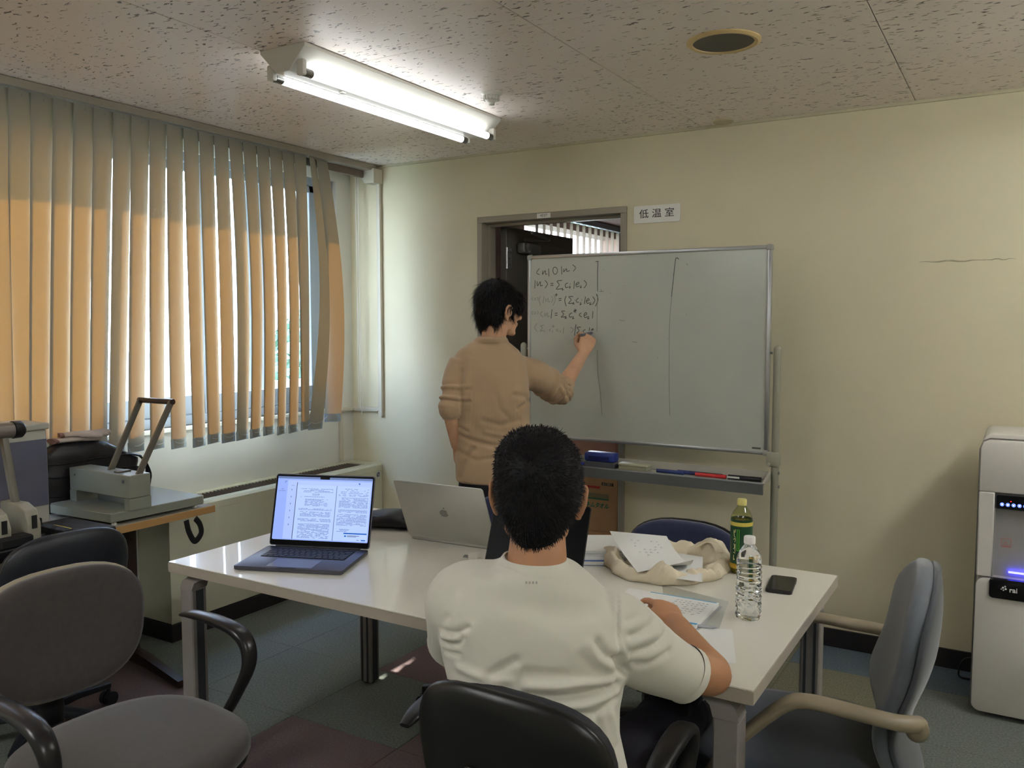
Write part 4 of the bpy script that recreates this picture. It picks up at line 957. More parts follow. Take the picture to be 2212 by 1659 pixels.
b = NB(); tube(b, [(bx0-0.03, WBY+0.01, 0.32), (bx1+0.03, WBY+0.01, 0.32)], 0.012, 12); obj('crossbar', b, M_post, wbt, True, world_coords=True)
# pen tray
M_tray = mat('tray_grey', (132,134,136), rough=0.45, metal=0.2, var=0.03)
TRY0, TRY1, TRZ = WBY-0.105, WBY-0.008, 0.800
b = NB()
bx(b, bx0-0.01, bx1+0.012, TRY0, TRY1, TRZ, TRZ+0.003); bx(b, bx0-0.01, bx1+0.012, TRY1-0.003, TRY1, TRZ+0.0035, TRZ+0.006)
prism(b, [(TRY0, TRZ+0.0032), (TRY0-0.008, TRZ+0.008), (TRY0-0.013, TRZ+0.008), (TRY0-0.015, TRZ+0.003), (TRY0-0.002, TRZ-0.046), (TRY0+0.004, TRZ-0.046), (TRY0+0.004, TRZ-0.0005)], bx1-bx0+0.02, Matrix.Translation((bx0-0.01, 0, 0)) @ Matrix(((0, 0, 1, 0), (1, 0, 0, 0), (0, 1, 0, 0), (0, 0, 0, 1))))
tr = obj('tray', b, M_tray, wbt, world_coords=True)
b = NB(); bx(b, bx0-0.01, bx1+0.006, TRY1-0.004, TRY1, TRZ+0.0062, TRZ+0.042); bx(b, bx0-0.01, bx1+0.006, TRY0+0.001, TRY1-0.005, TRZ+0.0031, TRZ+0.0034); obj('tray_liner', b, mat('tray_liner_pale', (176,174,162), rough=0.5), tr, world_coords=True)
b = NB(); prism(b, [(TRY0-0.014, TRZ+0.006), (TRY1, TRZ+0.042), (TRY1, TRZ), (TRY0, TRZ)], 0.012, Matrix.Translation((bx1+0.006, 0, 0)) @ Matrix(((0, 0, 1, 0), (1, 0, 0, 0), (0, 1, 0, 0), (0, 0, 0, 1))), 0.002); obj('tray_end', b, mat('tray_cap', (170,168,154), rough=0.5), tr, world_coords=True)
b = NB(); bx(b, (-0.9858, 3.7485, 0.9274)[0]-0.022, (-0.9858, 3.7485, 0.9274)[0]+0.016, WBY-0.0004, WBY, 0.935, 0.943); obj('maker_plate', b, mat('plate_dark', (90,86,80), rough=0.4), panel, world_coords=True)
# handwriting (board-plane coordinates, millimetres from the board's lower left corner)
M_pen = mat('marker_ink', (58,64,60), rough=0.6, var=0.3, vscale=20); M_penl = mat('marker_ink_faint', (128,134,124), rough=0.6, var=0.1)
def strokes(data, m, name, w):
    for st in data:
        b = NB(); pts = [Vector((bx0+x/1000.0, WBY-0.0004, bz0+z/1000.0)) for x, z in st]
        if len(pts) == 1: pts = [pts[0], pts[0]+Vector((0.002, 0, -0.003))]
        pts = catmull(pts, 4) if len(pts) > 2 else pts
        tube(b, pts, w, 5, up=(0, 1, 0), ry=0.0004)
        obj(name, b, m, panel, world_coords=True)
INK_DARK = [[(65.5,849.2),(48.8,828.2),(67.2,818.0)],[(84.6,838.2),(83.1,818.9),(98.9,837.7),(100.5,819.8),(110.8,820.8)],[(117.8,846.8),(119.5,807.5)],[(146.0,851.4),(141.4,835.1),(150.1,818.3),(163.3,822.0),(167.1,840.4),(157.0,852.4),(146.0,851.4)],[(189.6,855.4),(191.3,815.8)],[(203.5,844.0),(202.1,827.7),(217.4,843.6),(219.0,829.9),(235.1,833.5)],[(250.2,861.5),(267.8,846.0),(254.2,828.9)],[(41.6,790.9),(38.5,750.5)],[(52.9,785.0),(55.3,762.7),(71.3,783.2),(72.1,762.4),(84.8,766.2)],[(97.5,789.5),(111.8,771.1),(97.6,750.7)],[(129.1,772.1),(144.8,773.1)],[(129.1,762.5),(144.8,763.5)],[(193.0,787.0),(165.1,783.6),(177.6,765.5),(160.5,744.6),(194.7,746.0)],[(197.8,750.0),(194.0,739.2),(202.5,741.7)],[(225.4,774.0),(211.6,766.1),(214.8,750.3),(230.1,754.8)],[(237.8,760.1),(234.0,747.9),(240.9,751.8)],[(237.7,769.6)],[(260.6,783.3),(258.5,744.7)],[(271.3,763.4),(286.5,769.1),(281.9,776.0),(269.8,766.1),(273.7,753.9),(288.8,757.6)],[(297.1,760.1),(293.4,748.0),(301.7,751.9)],[(313.5,784.0),(327.1,766.2),(313.8,746.3)],[(162.2,724.0),(159.9,708.2)],[(156.0,715.8),(168.5,717.0)],[(174.8,696.3),(190.3,698.1)],[(174.8,687.4),(190.4,689.2)],[(216.5,709.4),(208.2,689.0),(216.8,659.5)],[(254.9,706.7),(230.4,705.7),(244.3,690.5),(229.1,673.0),(255.1,674.7)],[(259.6,679.4),(252.8,670.0),(262.7,671.2)],[(264.2,690.3)],[(283.9,699.5),(271.8,688.1),(274.9,679.3),(287.0,677.8)],[(297.6,679.0),(292.4,665.5),(301.4,670.8)],[(300.6,689.8)],[(321.6,704.3),(315.8,669.3)],[(326.2,682.7),(341.9,687.9),(336.6,696.0),(326.2,684.0),(332.3,671.8),(344.2,675.7)],[(350.2,677.0),(345.1,664.9),(354.7,668.9)],[(360.4,703.7),(372.4,686.8),(359.2,666.8)],[(378.9,716.8),(388.7,689.9),(375.6,657.9)],[(137.4,645.0),(132.9,600.1)],[(153.2,624.2),(168.8,626.2)],[(153.3,614.5),(168.9,616.5)],[(210.7,636.2),(190.6,635.0),(203.1,620.5),(189.2,606.1),(214.0,608.8)],[(217.0,611.5),(210.2,599.2),(220.9,603.3)],[(249.2,627.1),(236.2,620.3),(235.6,606.7),(250.9,608.7)],[(262.9,646.8),(269.1,627.0)],[(256.8,636.6),(275.1,638.5)],[(259.2,629.1),(272.0,644.0)],[(257.0,610.0),(251.7,597.7),(261.6,601.8)],[(299.5,626.8),(287.4,616.7),(302.6,606.4)],[(314.6,613.8),(329.6,619.9),(323.6,628.7),(313.9,616.6),(320.0,603.0),(332.7,608.4)],[(338.7,611.0),(334.3,597.5),(343.3,601.6)],[(362.4,635.2),(359.7,599.5)],[(271.0,570.4),(266.6,541.8),(263.7,515.8)],[(297.6,556.9),(277.2,555.5),(287.9,540.5),(275.0,526.8),(295.5,529.7)],[(303.1,535.1),(298.6,526.9)],[(322.6,546.1),(310.6,538.6),(313.7,529.8)],[(345.1,555.6),(343.0,538.7)],[(352.7,542.2),(365.3,544.9),(361.6,550.3),(352.7,540.8)],[(387.2,873.4),(385.5,810.2),(386.2,730.1)],[(374.0,871.8),(390.2,872.6)],[(792.8,868.0),(780.7,874.7),(775.6,859.1),(768.6,792.8),(759.9,697.5)]]
INK_FAINT = [[(28.9,705.4),(20.9,698.5),(29.0,689.3)],[(33.8,700.4),(46.7,701.6)],[(33.8,693.4),(46.7,694.6)],[(53.1,706.4),(59.5,700.0),(53.1,690.4)],[(72.3,711.7),(63.5,690.9),(72.4,665.0)],[(92.9,711.3),(86.7,676.7)],[(100.9,700.8),(102.6,683.5),(115.2,699.2),(116.8,681.2),(127.8,685.2)],[(132.5,710.7),(143.5,696.7),(134.2,678.2)],[(146.6,717.4),(156.1,693.1),(142.9,664.3)],[(29.1,635.4),(21.0,628.4),(29.1,619.3)],[(33.9,630.5),(46.8,631.8)],[(34.0,623.5),(46.8,624.8)],[(53.2,636.6),(59.7,630.3),(53.3,620.6)],[(85.2,635.0),(70.1,621.2),(88.5,607.2)],[(96.4,628.0),(98.0,610.6),(110.7,627.9),(113.1,609.2),(123.4,611.9)],[(51.8,575.8),(38.9,554.8),(51.9,533.8)],[(91.8,565.4),(72.7,563.2),(83.9,551.4),(69.5,537.4),(91.9,539.6)],[(96.7,541.0),(93.5,530.5)],[(135.4,558.5),(151.1,560.6)],[(143.2,568.9),(147.2,553.7)],[(133.1,548.1),(122.0,542.5),(130.0,534.2)],[(143.3,541.2),(139.4,530.1)],[(170.8,548.2),(161.4,539.9),(173.9,535.8)],[(186.4,541.4),(183.3,530.4)],[(203.4,556.6),(200.4,526.3)],[(240.4,556.7),(255.8,545.1),(245.2,529.3)],[(386.3,716.7),(384.7,636.4),(384.0,535.6)],[(386.2,448.0),(391.5,333.2),(405.0,232.0),(414.0,130.5)],[(759.9,697.5),(751.6,569.7),(752.4,415.3)],[(752.4,415.3),(754.2,279.5),(758.8,149.9)],[(393.6,728.6),(419.3,729.4)],[(403.0,739.7),(406.1,726.4)],[(412.5,833.3)],[(520.3,755.1)],[(455.8,722.1)],[(547.9,292.8)],[(695.7,417.3)],[(831.0,617.3)],[(84.3,395.4)],[(549.5,409.6)],[(500.4,591.9),(514.8,587.9),(529.1,590.5)],[(569.3,489.2),(594.1,485.5)],[(827.5,847.8),(835.5,838.1)],[(638.1,893.1)],[(742.3,504.1)]]
strokes(INK_DARK, M_pen, 'formula_stroke', 0.0017)
strokes(INK_FAINT, M_penl, 'faint_stroke', 0.0014)

# things on the tray
def onb(px): return 0
tz = TRZ+0.0035
def marker(nm, lab, xa, xb, ya, yb, col, capc, cap_left=True, r=0.0085, lift=0.0, cat='marker', label_w=False):
    L = sqrt((xb-xa)**2+(yb-ya)**2)
    t = thing(nm, lab, cat, (xa, ya, tz+r+lift), atan2(yb-ya, xb-xa))
    b = NB(); c0 = 0.055 if cap_left else 0.0; c1 = L if cap_left else L-0.05
    tube(b, [(c0, 0, 0), (c1, 0, 0)], r, 12); obj('barrel', b, mat('marker_'+nm+'_'+str(col), col, rough=0.35, var=0.02), t, True)
    b = NB(); tube(b, [(0, 0, 0), (0.054, 0, 0)] if cap_left else [(L-0.0495, 0, 0), (L, 0, 0)], r*1.06, 12); obj('cap', b, mat('mcap'+str(capc), capc, rough=0.3, var=0.02), t, True)
    if label_w:
        b = NB(); box(b, (c0+0.045-0.02, -r*0.98, 0.001), (0.055, 0.0012, 0.008)); obj('print_band', b, M_paper, t)
yT = TRY0+0.03
marker('marker_pen', 'blue marker pen, leftmost pen on the whiteboard tray', (-1.4220, 3.6800, 0.8465)[0], (-1.2933, 3.6800, 0.8447)[0], yT, yT, (40,60,120), (30,44,100))
marker('marker_pen', 'second blue marker pen on the tray, beside the red one', (-1.3298, 3.6900, 0.8444)[0], (-1.2232, 3.6900, 0.8409)[0], yT+0.024, yT+0.018, (36,48,110), (28,34,90), False)
marker('marker_pen', 'red marker pen on the whiteboard tray', (-1.2392, 3.6800, 0.8452)[0], (-1.0978, 3.6800, 0.8411)[0], yT+0.002, yT, (206,54,54), (190,40,44), False)
marker('marker_pen', 'thin dark pen lying behind the red marker on the tray', (-1.2559, 3.7100, 0.8436)[0], (-1.1278, 3.7100, 0.8422)[0], yT+0.046, yT+0.046, (30,32,36), (28,30,34), True, 0.006)
marker('marker_pen', 'thick black marker pen with a white print band at the right end of the tray', (-1.0896, 3.6800, 0.8418)[0], (-0.9458, 3.6800, 0.8385)[0], yT, yT, (26,27,34), (22,22,26), False, 0.0105, label_w=True)
marker('marker_pen', 'blue capped marker at the left end of the tray beside the blue eraser', (-1.8407, 3.6800, 0.8403)[0]-0.06, (-1.7908, 3.6800, 0.8444)[0], yT-0.006, yT-0.006, (170,60,80), (40,60,190), False)
ex = (-1.7053, 3.6800, 0.8781)[0]
t = thing('board_eraser', 'blue whiteboard eraser with a grey pad on the tray', 'eraser', (ex, yT+0.008, tz))
b = NB(); box(b, (0, 0, 0.0135), (0.155, 0.062, 0.026), None, 0.003, 1); obj('pad', b, mat('felt_grey', (84,86,92), rough=0.9), t)
b = NB(); box(b, (0, 0, 0.049), (0.158, 0.064, 0.044), None, 0.011); bmesh.ops.translate(b, vec=(0, 0, 0), verts=[]); s_ = obj('shell', b, mat('eraser_blue', (44,60,136), rough=0.4), t, True)
b = NB(); box(b, (0.0, -0.0325, 0.045), (0.11, 0.002, 0.018), None, 0.0008, 1); obj('grip_recess', b, mat('eraser_navy', (24,34,90), rough=0.5), s_)
ex2 = (-1.5342, 3.6800, 0.8522)[0]
t = thing('board_eraser', 'pale beige whiteboard eraser lying on the tray', 'eraser', (ex2, yT+0.006, tz))
b = NB(); box(b, (0, 0, 0.010), (0.145, 0.055, 0.019), None, 0.003, 1); obj('pad', b, mat('felt_beige', (150,148,124), rough=0.9), t)
b = NB(); box(b, (0, 0, 0.0255), (0.149, 0.058, 0.012), None, 0.004); obj('shell', b, mat('eraser_beige', (176,174,148), rough=0.5), t, True)
t = thing('chalk_box', 'small white box standing on the tray left of the blue eraser', 'box', ((-1.8509, 3.7000, 0.8801)[0]-0.02, yT+0.035, tz))
b = NB(); box(b, (0, 0, 0.02), (0.07, 0.03, 0.04), None, 0.001, 1); obj('carton', b, M_paper, t); b = NB(); box(b, (0, 0.0, 0.0405), (0.071, 0.031, 0.001)); obj('flap', b, M_paper, t)

# ================================================================== CARDBOARD BOXES BY THE DOOR
M_card = mat('cardboard', (184,142,100), rough=0.85, var=0.05, vscale=8, bump=0.1, bscale=90); M_tape = mat('packing_tape', (150,128,88), rough=0.3)
def carton(lab, x0, x1, y0, y1, z0, z1, m=M_card):
    t = thing('cardboard_box', lab, 'box', ((x0+x1)/2, (y0+y1)/2, z0))
    b = NB(); bx(b, x0, x1, y0, y1, z0, z1-0.004, 0.002, 1); bd = obj('body', b, m, t, world_coords=True)
    ym = (y0+y1)/2
    for a, c in ((y0+0.001, ym-0.0015), (ym+0.0015, y1-0.001)):
        b = NB(); bx(b, x0+0.001, x1-0.001, a, c, z1-0.004, z1, 0.0008, 1); obj('flap', b, m, t, world_coords=True)
    b = NB(); bx(b, (x0+x1)/2-0.03-0.06, (x0+x1)/2+0.03-0.06, y0-0.0006, y0, z1-0.06, z1-0.004); bx(b, (x0+x1)/2-0.09, (x0+x1)/2-0.03, y0-0.0006, y1, z1, z1+0.0006); obj('tape', b, M_tape, t, world_coords=True)
    return t, bd
BXR = (-1.8751, 4.2600, 0.5973)[0]
c1, bd = carton('brown cardboard box printed with green characters in the doorway', BXR-0.42, BXR, 4.26, 4.60, 0.33, (-1.9982, 4.2600, 0.6370)[2])
carton('brown cardboard box at the bottom of the stack in the doorway', BXR-0.42, BXR+0.004, 4.258, 4.61, 0.0, 0.3295)
c3, _ = carton('pinkish brown box on top of the cardboard stack in the doorway', BXR-0.47, BXR-0.045, 4.33, 4.60, (-1.9982, 4.2600, 0.6370)[2]+0.001, 0.90, mat('cardboard_pink', (176,134,118), rough=0.85))
Mg = mat('print_green', (40,110,84), rough=0.7); Mr = mat('print_red', (190,70,62), rough=0.7); Mk = mat('print_black', (40,34,32), rough=0.7); Mt = mat('print_tint', (136,124,92), rough=0.7)
def decal(nm, m, x0, y0, x1, y1, dz=0.0008):
    b = NB(); p, q = Vector(x0), Vector(y0); bx(b, p.x, q.x, p.y-dz, p.y-dz+0.0006, min(p.z, q.z), max(p.z, q.z)); return obj(nm, b, m, bd, world_coords=True)
decal('red_print', Mr, (-2.0777, 4.2600, 0.5850), (-1.9808, 4.2600, 0.5712), 0, 0)
decal('red_print', Mr, (-2.0778, 4.2600, 0.5955), (-2.0036, 4.2600, 0.5962), 0, 0)
decal('number_plate', Mk, (-1.9698, 4.2600, 0.6086), (-1.8999, 4.2600, 0.5922), 0, 0)
decal('tinted_panel', Mt, (-2.0890, 4.2600, 0.5445), (-1.9270, 4.2600, 0.5146), 0, 0)
decal('green_stripe', Mg, (-2.0888, 4.2600, 0.5103), (-1.9270, 4.2600, 0.5172), 0, 0, 0.0014)
p = Vector((-1.9347, 4.2600, 0.6004)); o = text_mesh('lettering', '61001', 0.020, mat('print_cream', (206,186,150)), bd, (0, 0, 0), (pi/2, 0, 0), depth=0.0001, sx=1.15); o.location = Vector((p.x, 4.26-0.0012, p.z)) - parent_matrix(bd).translation
p = Vector((-1.9998, 4.2600, 0.4754)); o = text_mesh('lettering', 'キムタオル', 0.033, Mg, bd, (0, 0, 0), (pi/2, 0, 0), depth=0.0003, shear=0.35, bold=0.0010, sx=0.86); o.location = Vector((p.x, 4.26-0.0008, p.z)) - parent_matrix(bd).translation

# ================================================================== CHAIRS
def pad_shape(b, w, d, h, M, crown=0.012, n=3.0, taper=0.0, rings_n=None):
    """upholstered cushion: superellipse outline w x d, thickness h, domed top; local z up"""
    N = 40; rings = []
    prof = [(0.86, 0.0), (0.95, 0.06), (1.0, 0.30), (1.0, 0.55), (0.985, 0.78), (0.93, 0.95), (0.80, 1.0), (0.5, 1.0), (0.2, 1.0)]
    for q, (s, t) in enumerate(prof):
        ring = []
        for j in range(N):
            a = 2*pi*j/N; ca, sa = cos(a), sin(a)
            x = math.copysign(abs(ca)**(2/n), ca)*w/2*s; y = math.copysign(abs(sa)**(2/n), sa)*d/2*s
            x *= 1+taper*(y/(d/2))
            z = t*h + (crown*(1-s*s) if t >= 0.95 else 0)
            ring.append(M @ Vector((x, y, z)))
        rings.append(ring)
    rings_mesh(b, rings)
def star_base(t, m=M_black, r=0.29, rot=0.0, col_m=None, zc=0.40):
    b = NB(); lathe(b, [(0.03, 0.07), (0.045, 0.08), (0.045, 0.12), (0.03, 0.13), (0.028, 0.26), (0.02, 0.27), (0.02, zc)], (0, 0, 0), 20); obj('gas_column', b, m, t, True)
    for k in range(5):
        a = rot+2*pi*k/5; c, s = cos(a), sin(a)
        b = NB(); tube(b, [(0.03*c, 0.03*s, 0.10), (r*0.5*c, r*0.5*s, 0.098), (r*c, r*s, 0.078)], [0.026, 0.022, 0.016], 10, ry=[0.022, 0.016, 0.012], sq=3)
        lg = obj('base_arm', b, m, t, True)
        b = NB()
        for q in (-0.013, 0.013):
            cx, cy = r*c-s*q, r*s+c*q
            tube(b, [(cx-s*(-0.009), cy+c*(-0.009), 0.027), (cx-s*0.009, cy+c*0.009, 0.027)], 0.027, 14)
        tube(b, [(r*c, r*s, 0.04), (r*c, r*s, 0.08)], 0.008, 8)
        obj('caster', b, m, lg, True)
def loop_arm(t, sx, m, wseat=0.26, zp=0.655, y0=-0.12, y1=0.17, splay=0.0):
    """pad from y0 to y1 at height zp, curving over the front and back down to the seat"""
    X = sx*(wseat+0.03)
    pts = [(X, y0, zp-0.006), (X, y0+0.05, zp+0.004), (X, (y0+y1)/2, zp+0.006), (X, y1-0.05, zp-0.004), (X-sx*0.0, y1-0.005, zp-0.035), (X-sx*0.004, y1+0.006, zp-0.085), (X-sx*0.012, y1-0.02, zp-0.15), (X-sx*0.03, y1-0.075, zp-0.245), (X-sx*0.07, y1-0.09, zp-0.262)]
    rad = [0.012, 0.022, 0.026, 0.026, 0.023, 0.021, 0.019, 0.017, 0.014]; ry = [0.005, 0.010, 0.012, 0.013, 0.016, 0.015, 0.012, 0.011, 0.01]
    P, r = catmull(pts, 5, rad); _, r2 = catmull(pts, 5, ry)
    b = NB()
    # sideways radius must stay across the arm: build with a fixed side direction
    rings = []
    for i, p in enumerate(P):
        d = (P[min(i+1, len(P)-1)]-P[max(i-1, 0)]).normalized(); side = Vector((1, 0, 0)); side = (side-d*side.dot(d)).normalized(); up = side.cross(d)
        rings.append([p + side*(r[i]*math.copysign(abs(cos(a))**0.8, cos(a))) + up*(r2[i]*math.copysign(abs(sin(a))**0.8, sin(a))) for a in [2*pi*j/14 for j in range(14)]])
    rings_mesh(b, rings)
    return obj('armrest', b, m, t, True, angle=60)
def task_chair(label, loc, rotz, m_fab, m_shell, arms=True, back_w=0.43, back_h=0.36, back_z=0.655, seat_w=0.50, seat_d=0.47, zs=0.45, tilt=0.14, back_y=-0.25, rim=None, brot=0.3, arm_m=None, group=None, slot=False, back_n=2.7, taper=0.10, nm='office_chair', arm_dy=(0, 0), back_yaw=0.0, arm_w=None):
    t = thing(nm, label, 'chair', loc, rotz, group)
    star_base(t, m_shell if not rim else M_black, rot=brot, zc=zs-0.07)
    b = NB(); box(b, (0, 0, zs-0.072), (0.20, 0.24, 0.035), None, 0.008); tube(b, [(0.09, 0.03, zs-0.075), (0.21, 0.05, zs-0.085)], 0.006, 8); obj('mechanism', b, M_black, t, True)
    b = NB(); pad_shape(b, seat_w, seat_d, 0.062, Matrix.Translation((0, 0.02, zs-0.052)), 0.012, 2.6, -0.04); obj('seat', b, m_fab, t, True, angle=180)
    b = NB(); pad_shape(b, seat_w*0.96, seat_d*0.96, 0.02, Matrix.Translation((0, 0.02, zs-0.064)), 0.0, 2.6); obj('seat_shell', b, M_black, t, True)
    BM = Matrix.Translation((0, back_y, back_z)) @ Matrix.Rotation(pi/2-tilt*-1, 4, 'X') @ Matrix.Rotation(pi, 4, 'Y')
    # after this rotation local +z of the pad points to the sitter (+y), local y points up
    BM = Matrix.Translation((0, back_y, back_z)) @ Matrix.Rotation(back_yaw, 4, 'Z') @ Matrix.Rotation(tilt, 4, 'X') @ Matrix(((1, 0, 0, 0), (0, 0, 1, 0), (0, -1, 0, 0), (0, 0, 0, 1))) @ Matrix.Rotation(pi, 4, 'Z')
    def bend(bm_, k=0.55):
        inv = BM.inverted()
        for v in bm_.verts:
            q = inv @ v.co; q.z += k*q.x*q.x + 0.25*(q.y*q.y) - 0.10*q.y*0; v.co = BM @ q
    b = NB(); pad_shape(b, back_w, back_h, 0.042, BM, 0.004, back_n, taper); bend(b); obj('backrest', b, m_fab, t, True, angle=180)
    b = NB(); pad_shape(b, back_w+0.012, back_h+0.012, 0.020, BM @ Matrix.Translation((0, 0, 0.012)) @ Matrix.Rotation(pi, 4, 'Y') @ Matrix.Diagonal((1, 1, 1.3, 1)), 0.010, back_n, -taper*-1); bend(b)
    sh = obj('back_shell', b, rim or m_shell, t, True, angle=180)
    if slot:
        b = NB()
        Ms = BM @ Matrix.Translation((0.0, 0.022, -0.0315))
        prism(b, rrect(0.15, 0.055, 0.02), 0.002, Ms); bend(b)
        obj('grip_recess', b, mat('recess_grey', (70,66,58), rough=0.6), sh)
    b = NB(); tube(b, catmull([(0, -0.06, zs-0.075), (0, back_y-0.03, zs-0.07), (0, back_y-0.055, zs-0.01), (0, back_y-0.045-0.02, back_z-0.02)], 6), 0.035, 10, ry=0.010, up=(0, -1, 0.2)); obj('back_bracket', b, M_black, t, True)
    if arms:
        for q_, (sx, dy_) in enumerate(((-1, arm_dy[0]), (1, arm_dy[1]))): loop_arm(t, sx, arm_m or m_shell, arm_w[q_] if arm_w else seat_w/2+0.01, y0=-0.12+dy_, y1=0.17+dy_)
    return t
M_fab1 = mat('fabric_taupe', (62,56,54), rough=0.9, var=0.10, vscale=60, bump=0.4, bscale=700, sheen=0.3)
M_fabD = mat('fabric_charcoal', (40,40,44), rough=0.75, var=0.08, vscale=60, bump=0.3, bscale=700)
M_fabB = mat('fabric_navy', (44,50,82), rough=0.9, var=0.08, vscale=60, bump=0.3, bscale=700, sheen=0.3)
M_fabG = mat('fabric_slate', (84,90,98), rough=0.65, var=0.06, vscale=40, bump=0.3, bscale=700, sheen=0.5)
M_armB = mat('arm_black_urethane', (34,32,33), rough=0.28, var=0.05)
M_armG = mat('arm_beige_urethane', (138,126,104), rough=0.42, var=0.03)
M_rim = mat('rim_pale', (150,140,120), rough=0.3)
task_chair('taupe fabric chair with black loop arms at the near left', (-1.87, 1.27, 0), R_(-93), M_fab1, M_armB, True, 0.43, 0.33, 0.668, back_y=-0.31, arm_dy=(-0.085, 0.03), arm_m=M_armB, brot=0.5, seat_w=0.52, seat_d=0.52, rim=M_rim)
task_chair('black leather-backed chair pushed under the side table', (-2.98, 1.68, 0), R_(86), M_fabD, mat('leather_black', (34,36,42), rough=0.3, var=0.1, bump=0.4, bscale=400), False, 0.42, 0.36, 0.605, back_y=-0.24, seat_w=0.46, seat_d=0.44, zs=0.43, brot=0.2)
task_chair('navy fabric chair behind the silver laptop', (-1.665, 2.66, 0), R_(178), M_fabB, M_black, False, 0.44, 0.40, 0.615, back_y=-0.17, seat_w=0.46, zs=0.43)
task_chair('navy fabric chair on the far side of the table behind the tote bag', (-1.03, 2.80, 0), R_(180), M_fabB, M_black, False, 0.44, 0.38, 0.575, back_y=-0.17, seat_w=0.46, zs=0.43)
ch_c = task_chair('black plastic-shelled chair the man in the white shirt sits on', (-0.767, 1.515, 0), R_(5), M_fabD, mat('shell_black', (20,19,19), rough=0.35, var=0.1), True, 0.385, 0.36, 0.674, back_y=-0.295, back_yaw=R_(-7), seat_w=0.44, back_n=3.1, arm_w=(0.295, 0.175), arm_m=M_black, slot=True, brot=0.1)
# the grey armchair at the right end of the table
t = thing('office_armchair', 'slate grey upholstered armchair with beige arms at the right end of the table', 'chair', (-0.435, 2.155, 0), R_(99))
star_base(t, M_black, rot=0.6, zc=0.37)
b = NB(); box(b, (0, 0, 0.375), (0.22, 0.26, 0.035), None, 0.008); obj('mechanism', b, M_black, t, True)
b = NB(); pad_shape(b, 0.50, 0.50, 0.085, Matrix.Translation((0, 0.03, 0.385)), 0.012, 3.2, -0.05); obj('seat', b, mat('fabric_slate_dark', (54,60,70), rough=0.75, var=0.06, vscale=40, bump=0.3, bscale=700, sheen=0.3), t, True, angle=180)
rings = []; rings2 = []
for k in range(19):
    v = k/18; z = 0.43+0.495*v
    hw = 0.205+0.028*min(1, v/0.6); hw *= (1-0.80*max(0, (v-0.60)/0.40)**3.0); hw *= (1-0.15*max(0, (0.3-v)/0.3)**2)
    yb = -0.238 - 0.022*v + 0.045*math.exp(-((v-0.30)/0.22)**2)
    N = 24; th = 0.036*(1-0.55*max(0, (v-0.8)/0.2)**2)
    r = []; r2 = []
    for j in range(N):
        a = 2*pi*j/N; x = hw*math.copysign(abs(cos(a))**0.75, cos(a)); y = th*math.copysign(abs(sin(a))**0.85, sin(a))
        wrap = 0.75*x*x
        r.append(Vector((x, yb+y+wrap, z))); r2.append(Vector((x*1.0, yb-0.026+y*0.5+wrap, z-0.004)))
    rings.append(r); rings2.append(r2)
b = NB(); rings_mesh(b, rings); obj('backrest', b, M_fabG, t, True, angle=180)
b = NB(); rings_mesh(b, rings2); obj('back_shell', b, mat('fabric_slate_back', (66,70,76), rough=0.7, sheen=0.3), t, True, angle=180)
for sx in (-1, 1):
    X = sx*0.285
    pts = [(sx*0.235, -0.245, 0.635), (X, -0.20, 0.652), (X, -0.10, 0.662), (X, -0.02, 0.668), (X, 0.025, 0.655), (X, 0.085, 0.60), (X, 0.16, 0.515), (X, 0.20, 0.44), (sx*0.27, 0.19, 0.40), (sx*0.20, 0.18, 0.385)]
    rad = [0.016, 0.022, 0.024, 0.026, 0.026, 0.024, 0.020, 0.018, 0.016, 0.014]; ry = [0.016, 0.015, 0.014, 0.013, 0.014, 0.014, 0.013, 0.012, 0.012, 0.012]
    P, r = catmull(pts, 5, rad); _, r2 = catmull(pts, 5, ry); b = NB(); rg = []
    for i, p in enumerate(P):
        d = (P[min(i+1, len(P)-1)]-P[max(i-1, 0)]).normalized(); side = Vector((1, 0, 0)); side = (side-d*side.dot(d)).normalized(); up = side.cross(d)
        rg.append([p + side*(r[i]*math.copysign(abs(cos(a))**0.8, cos(a))) + up*(r2[i]*math.copysign(abs(sin(a))**0.8, sin(a))) for a in [2*pi*j/14 for j in range(14)]])
    rings_mesh(b, rg); ellipsoid(b, (sx*0.246, -0.238, 0.626), (0.017, 0.024, 0.027)); am = obj('armrest', b, M_armG, t, True, angle=60)
    b = NB(); lathe(b, [(0.007, 0), (0.006, 0.003), (0, 0.003)], (sx*0.253, -0.235, 0.632), 12, Euler((0, sx*pi/2, 0)).to_matrix().to_4x4()); obj('screw', b, M_steel, am, True)

# T-shaped post made up for an unclear dark shape under the near table corner
t = thing('under_table_post', 'made-up black post with a flat lever-like top under the near right table corner', 'placeholder', (-0.668, 1.905, 0))
b = NB(); box(b, (0, 0, 0.31), (0.045, 0.045, 0.57), None, 0.006); obj('post', b, M_dark, t)
b = NB(); box(b, (-0.03, 0, 0.612), (0.16, 0.05, 0.035), None, 0.008); tube(b, [(-0.10, 0, 0.618), (-0.17, 0.0, 0.624)], [0.012, 0.02], 10, ry=[0.008, 0.006]); obj('lever', b, M_black, t, True)
b = NB(); box(b, (0, 0, 0.0125), (0.10, 0.10, 0.025), None, 0.006); obj('foot_plate', b, M_dark, t)

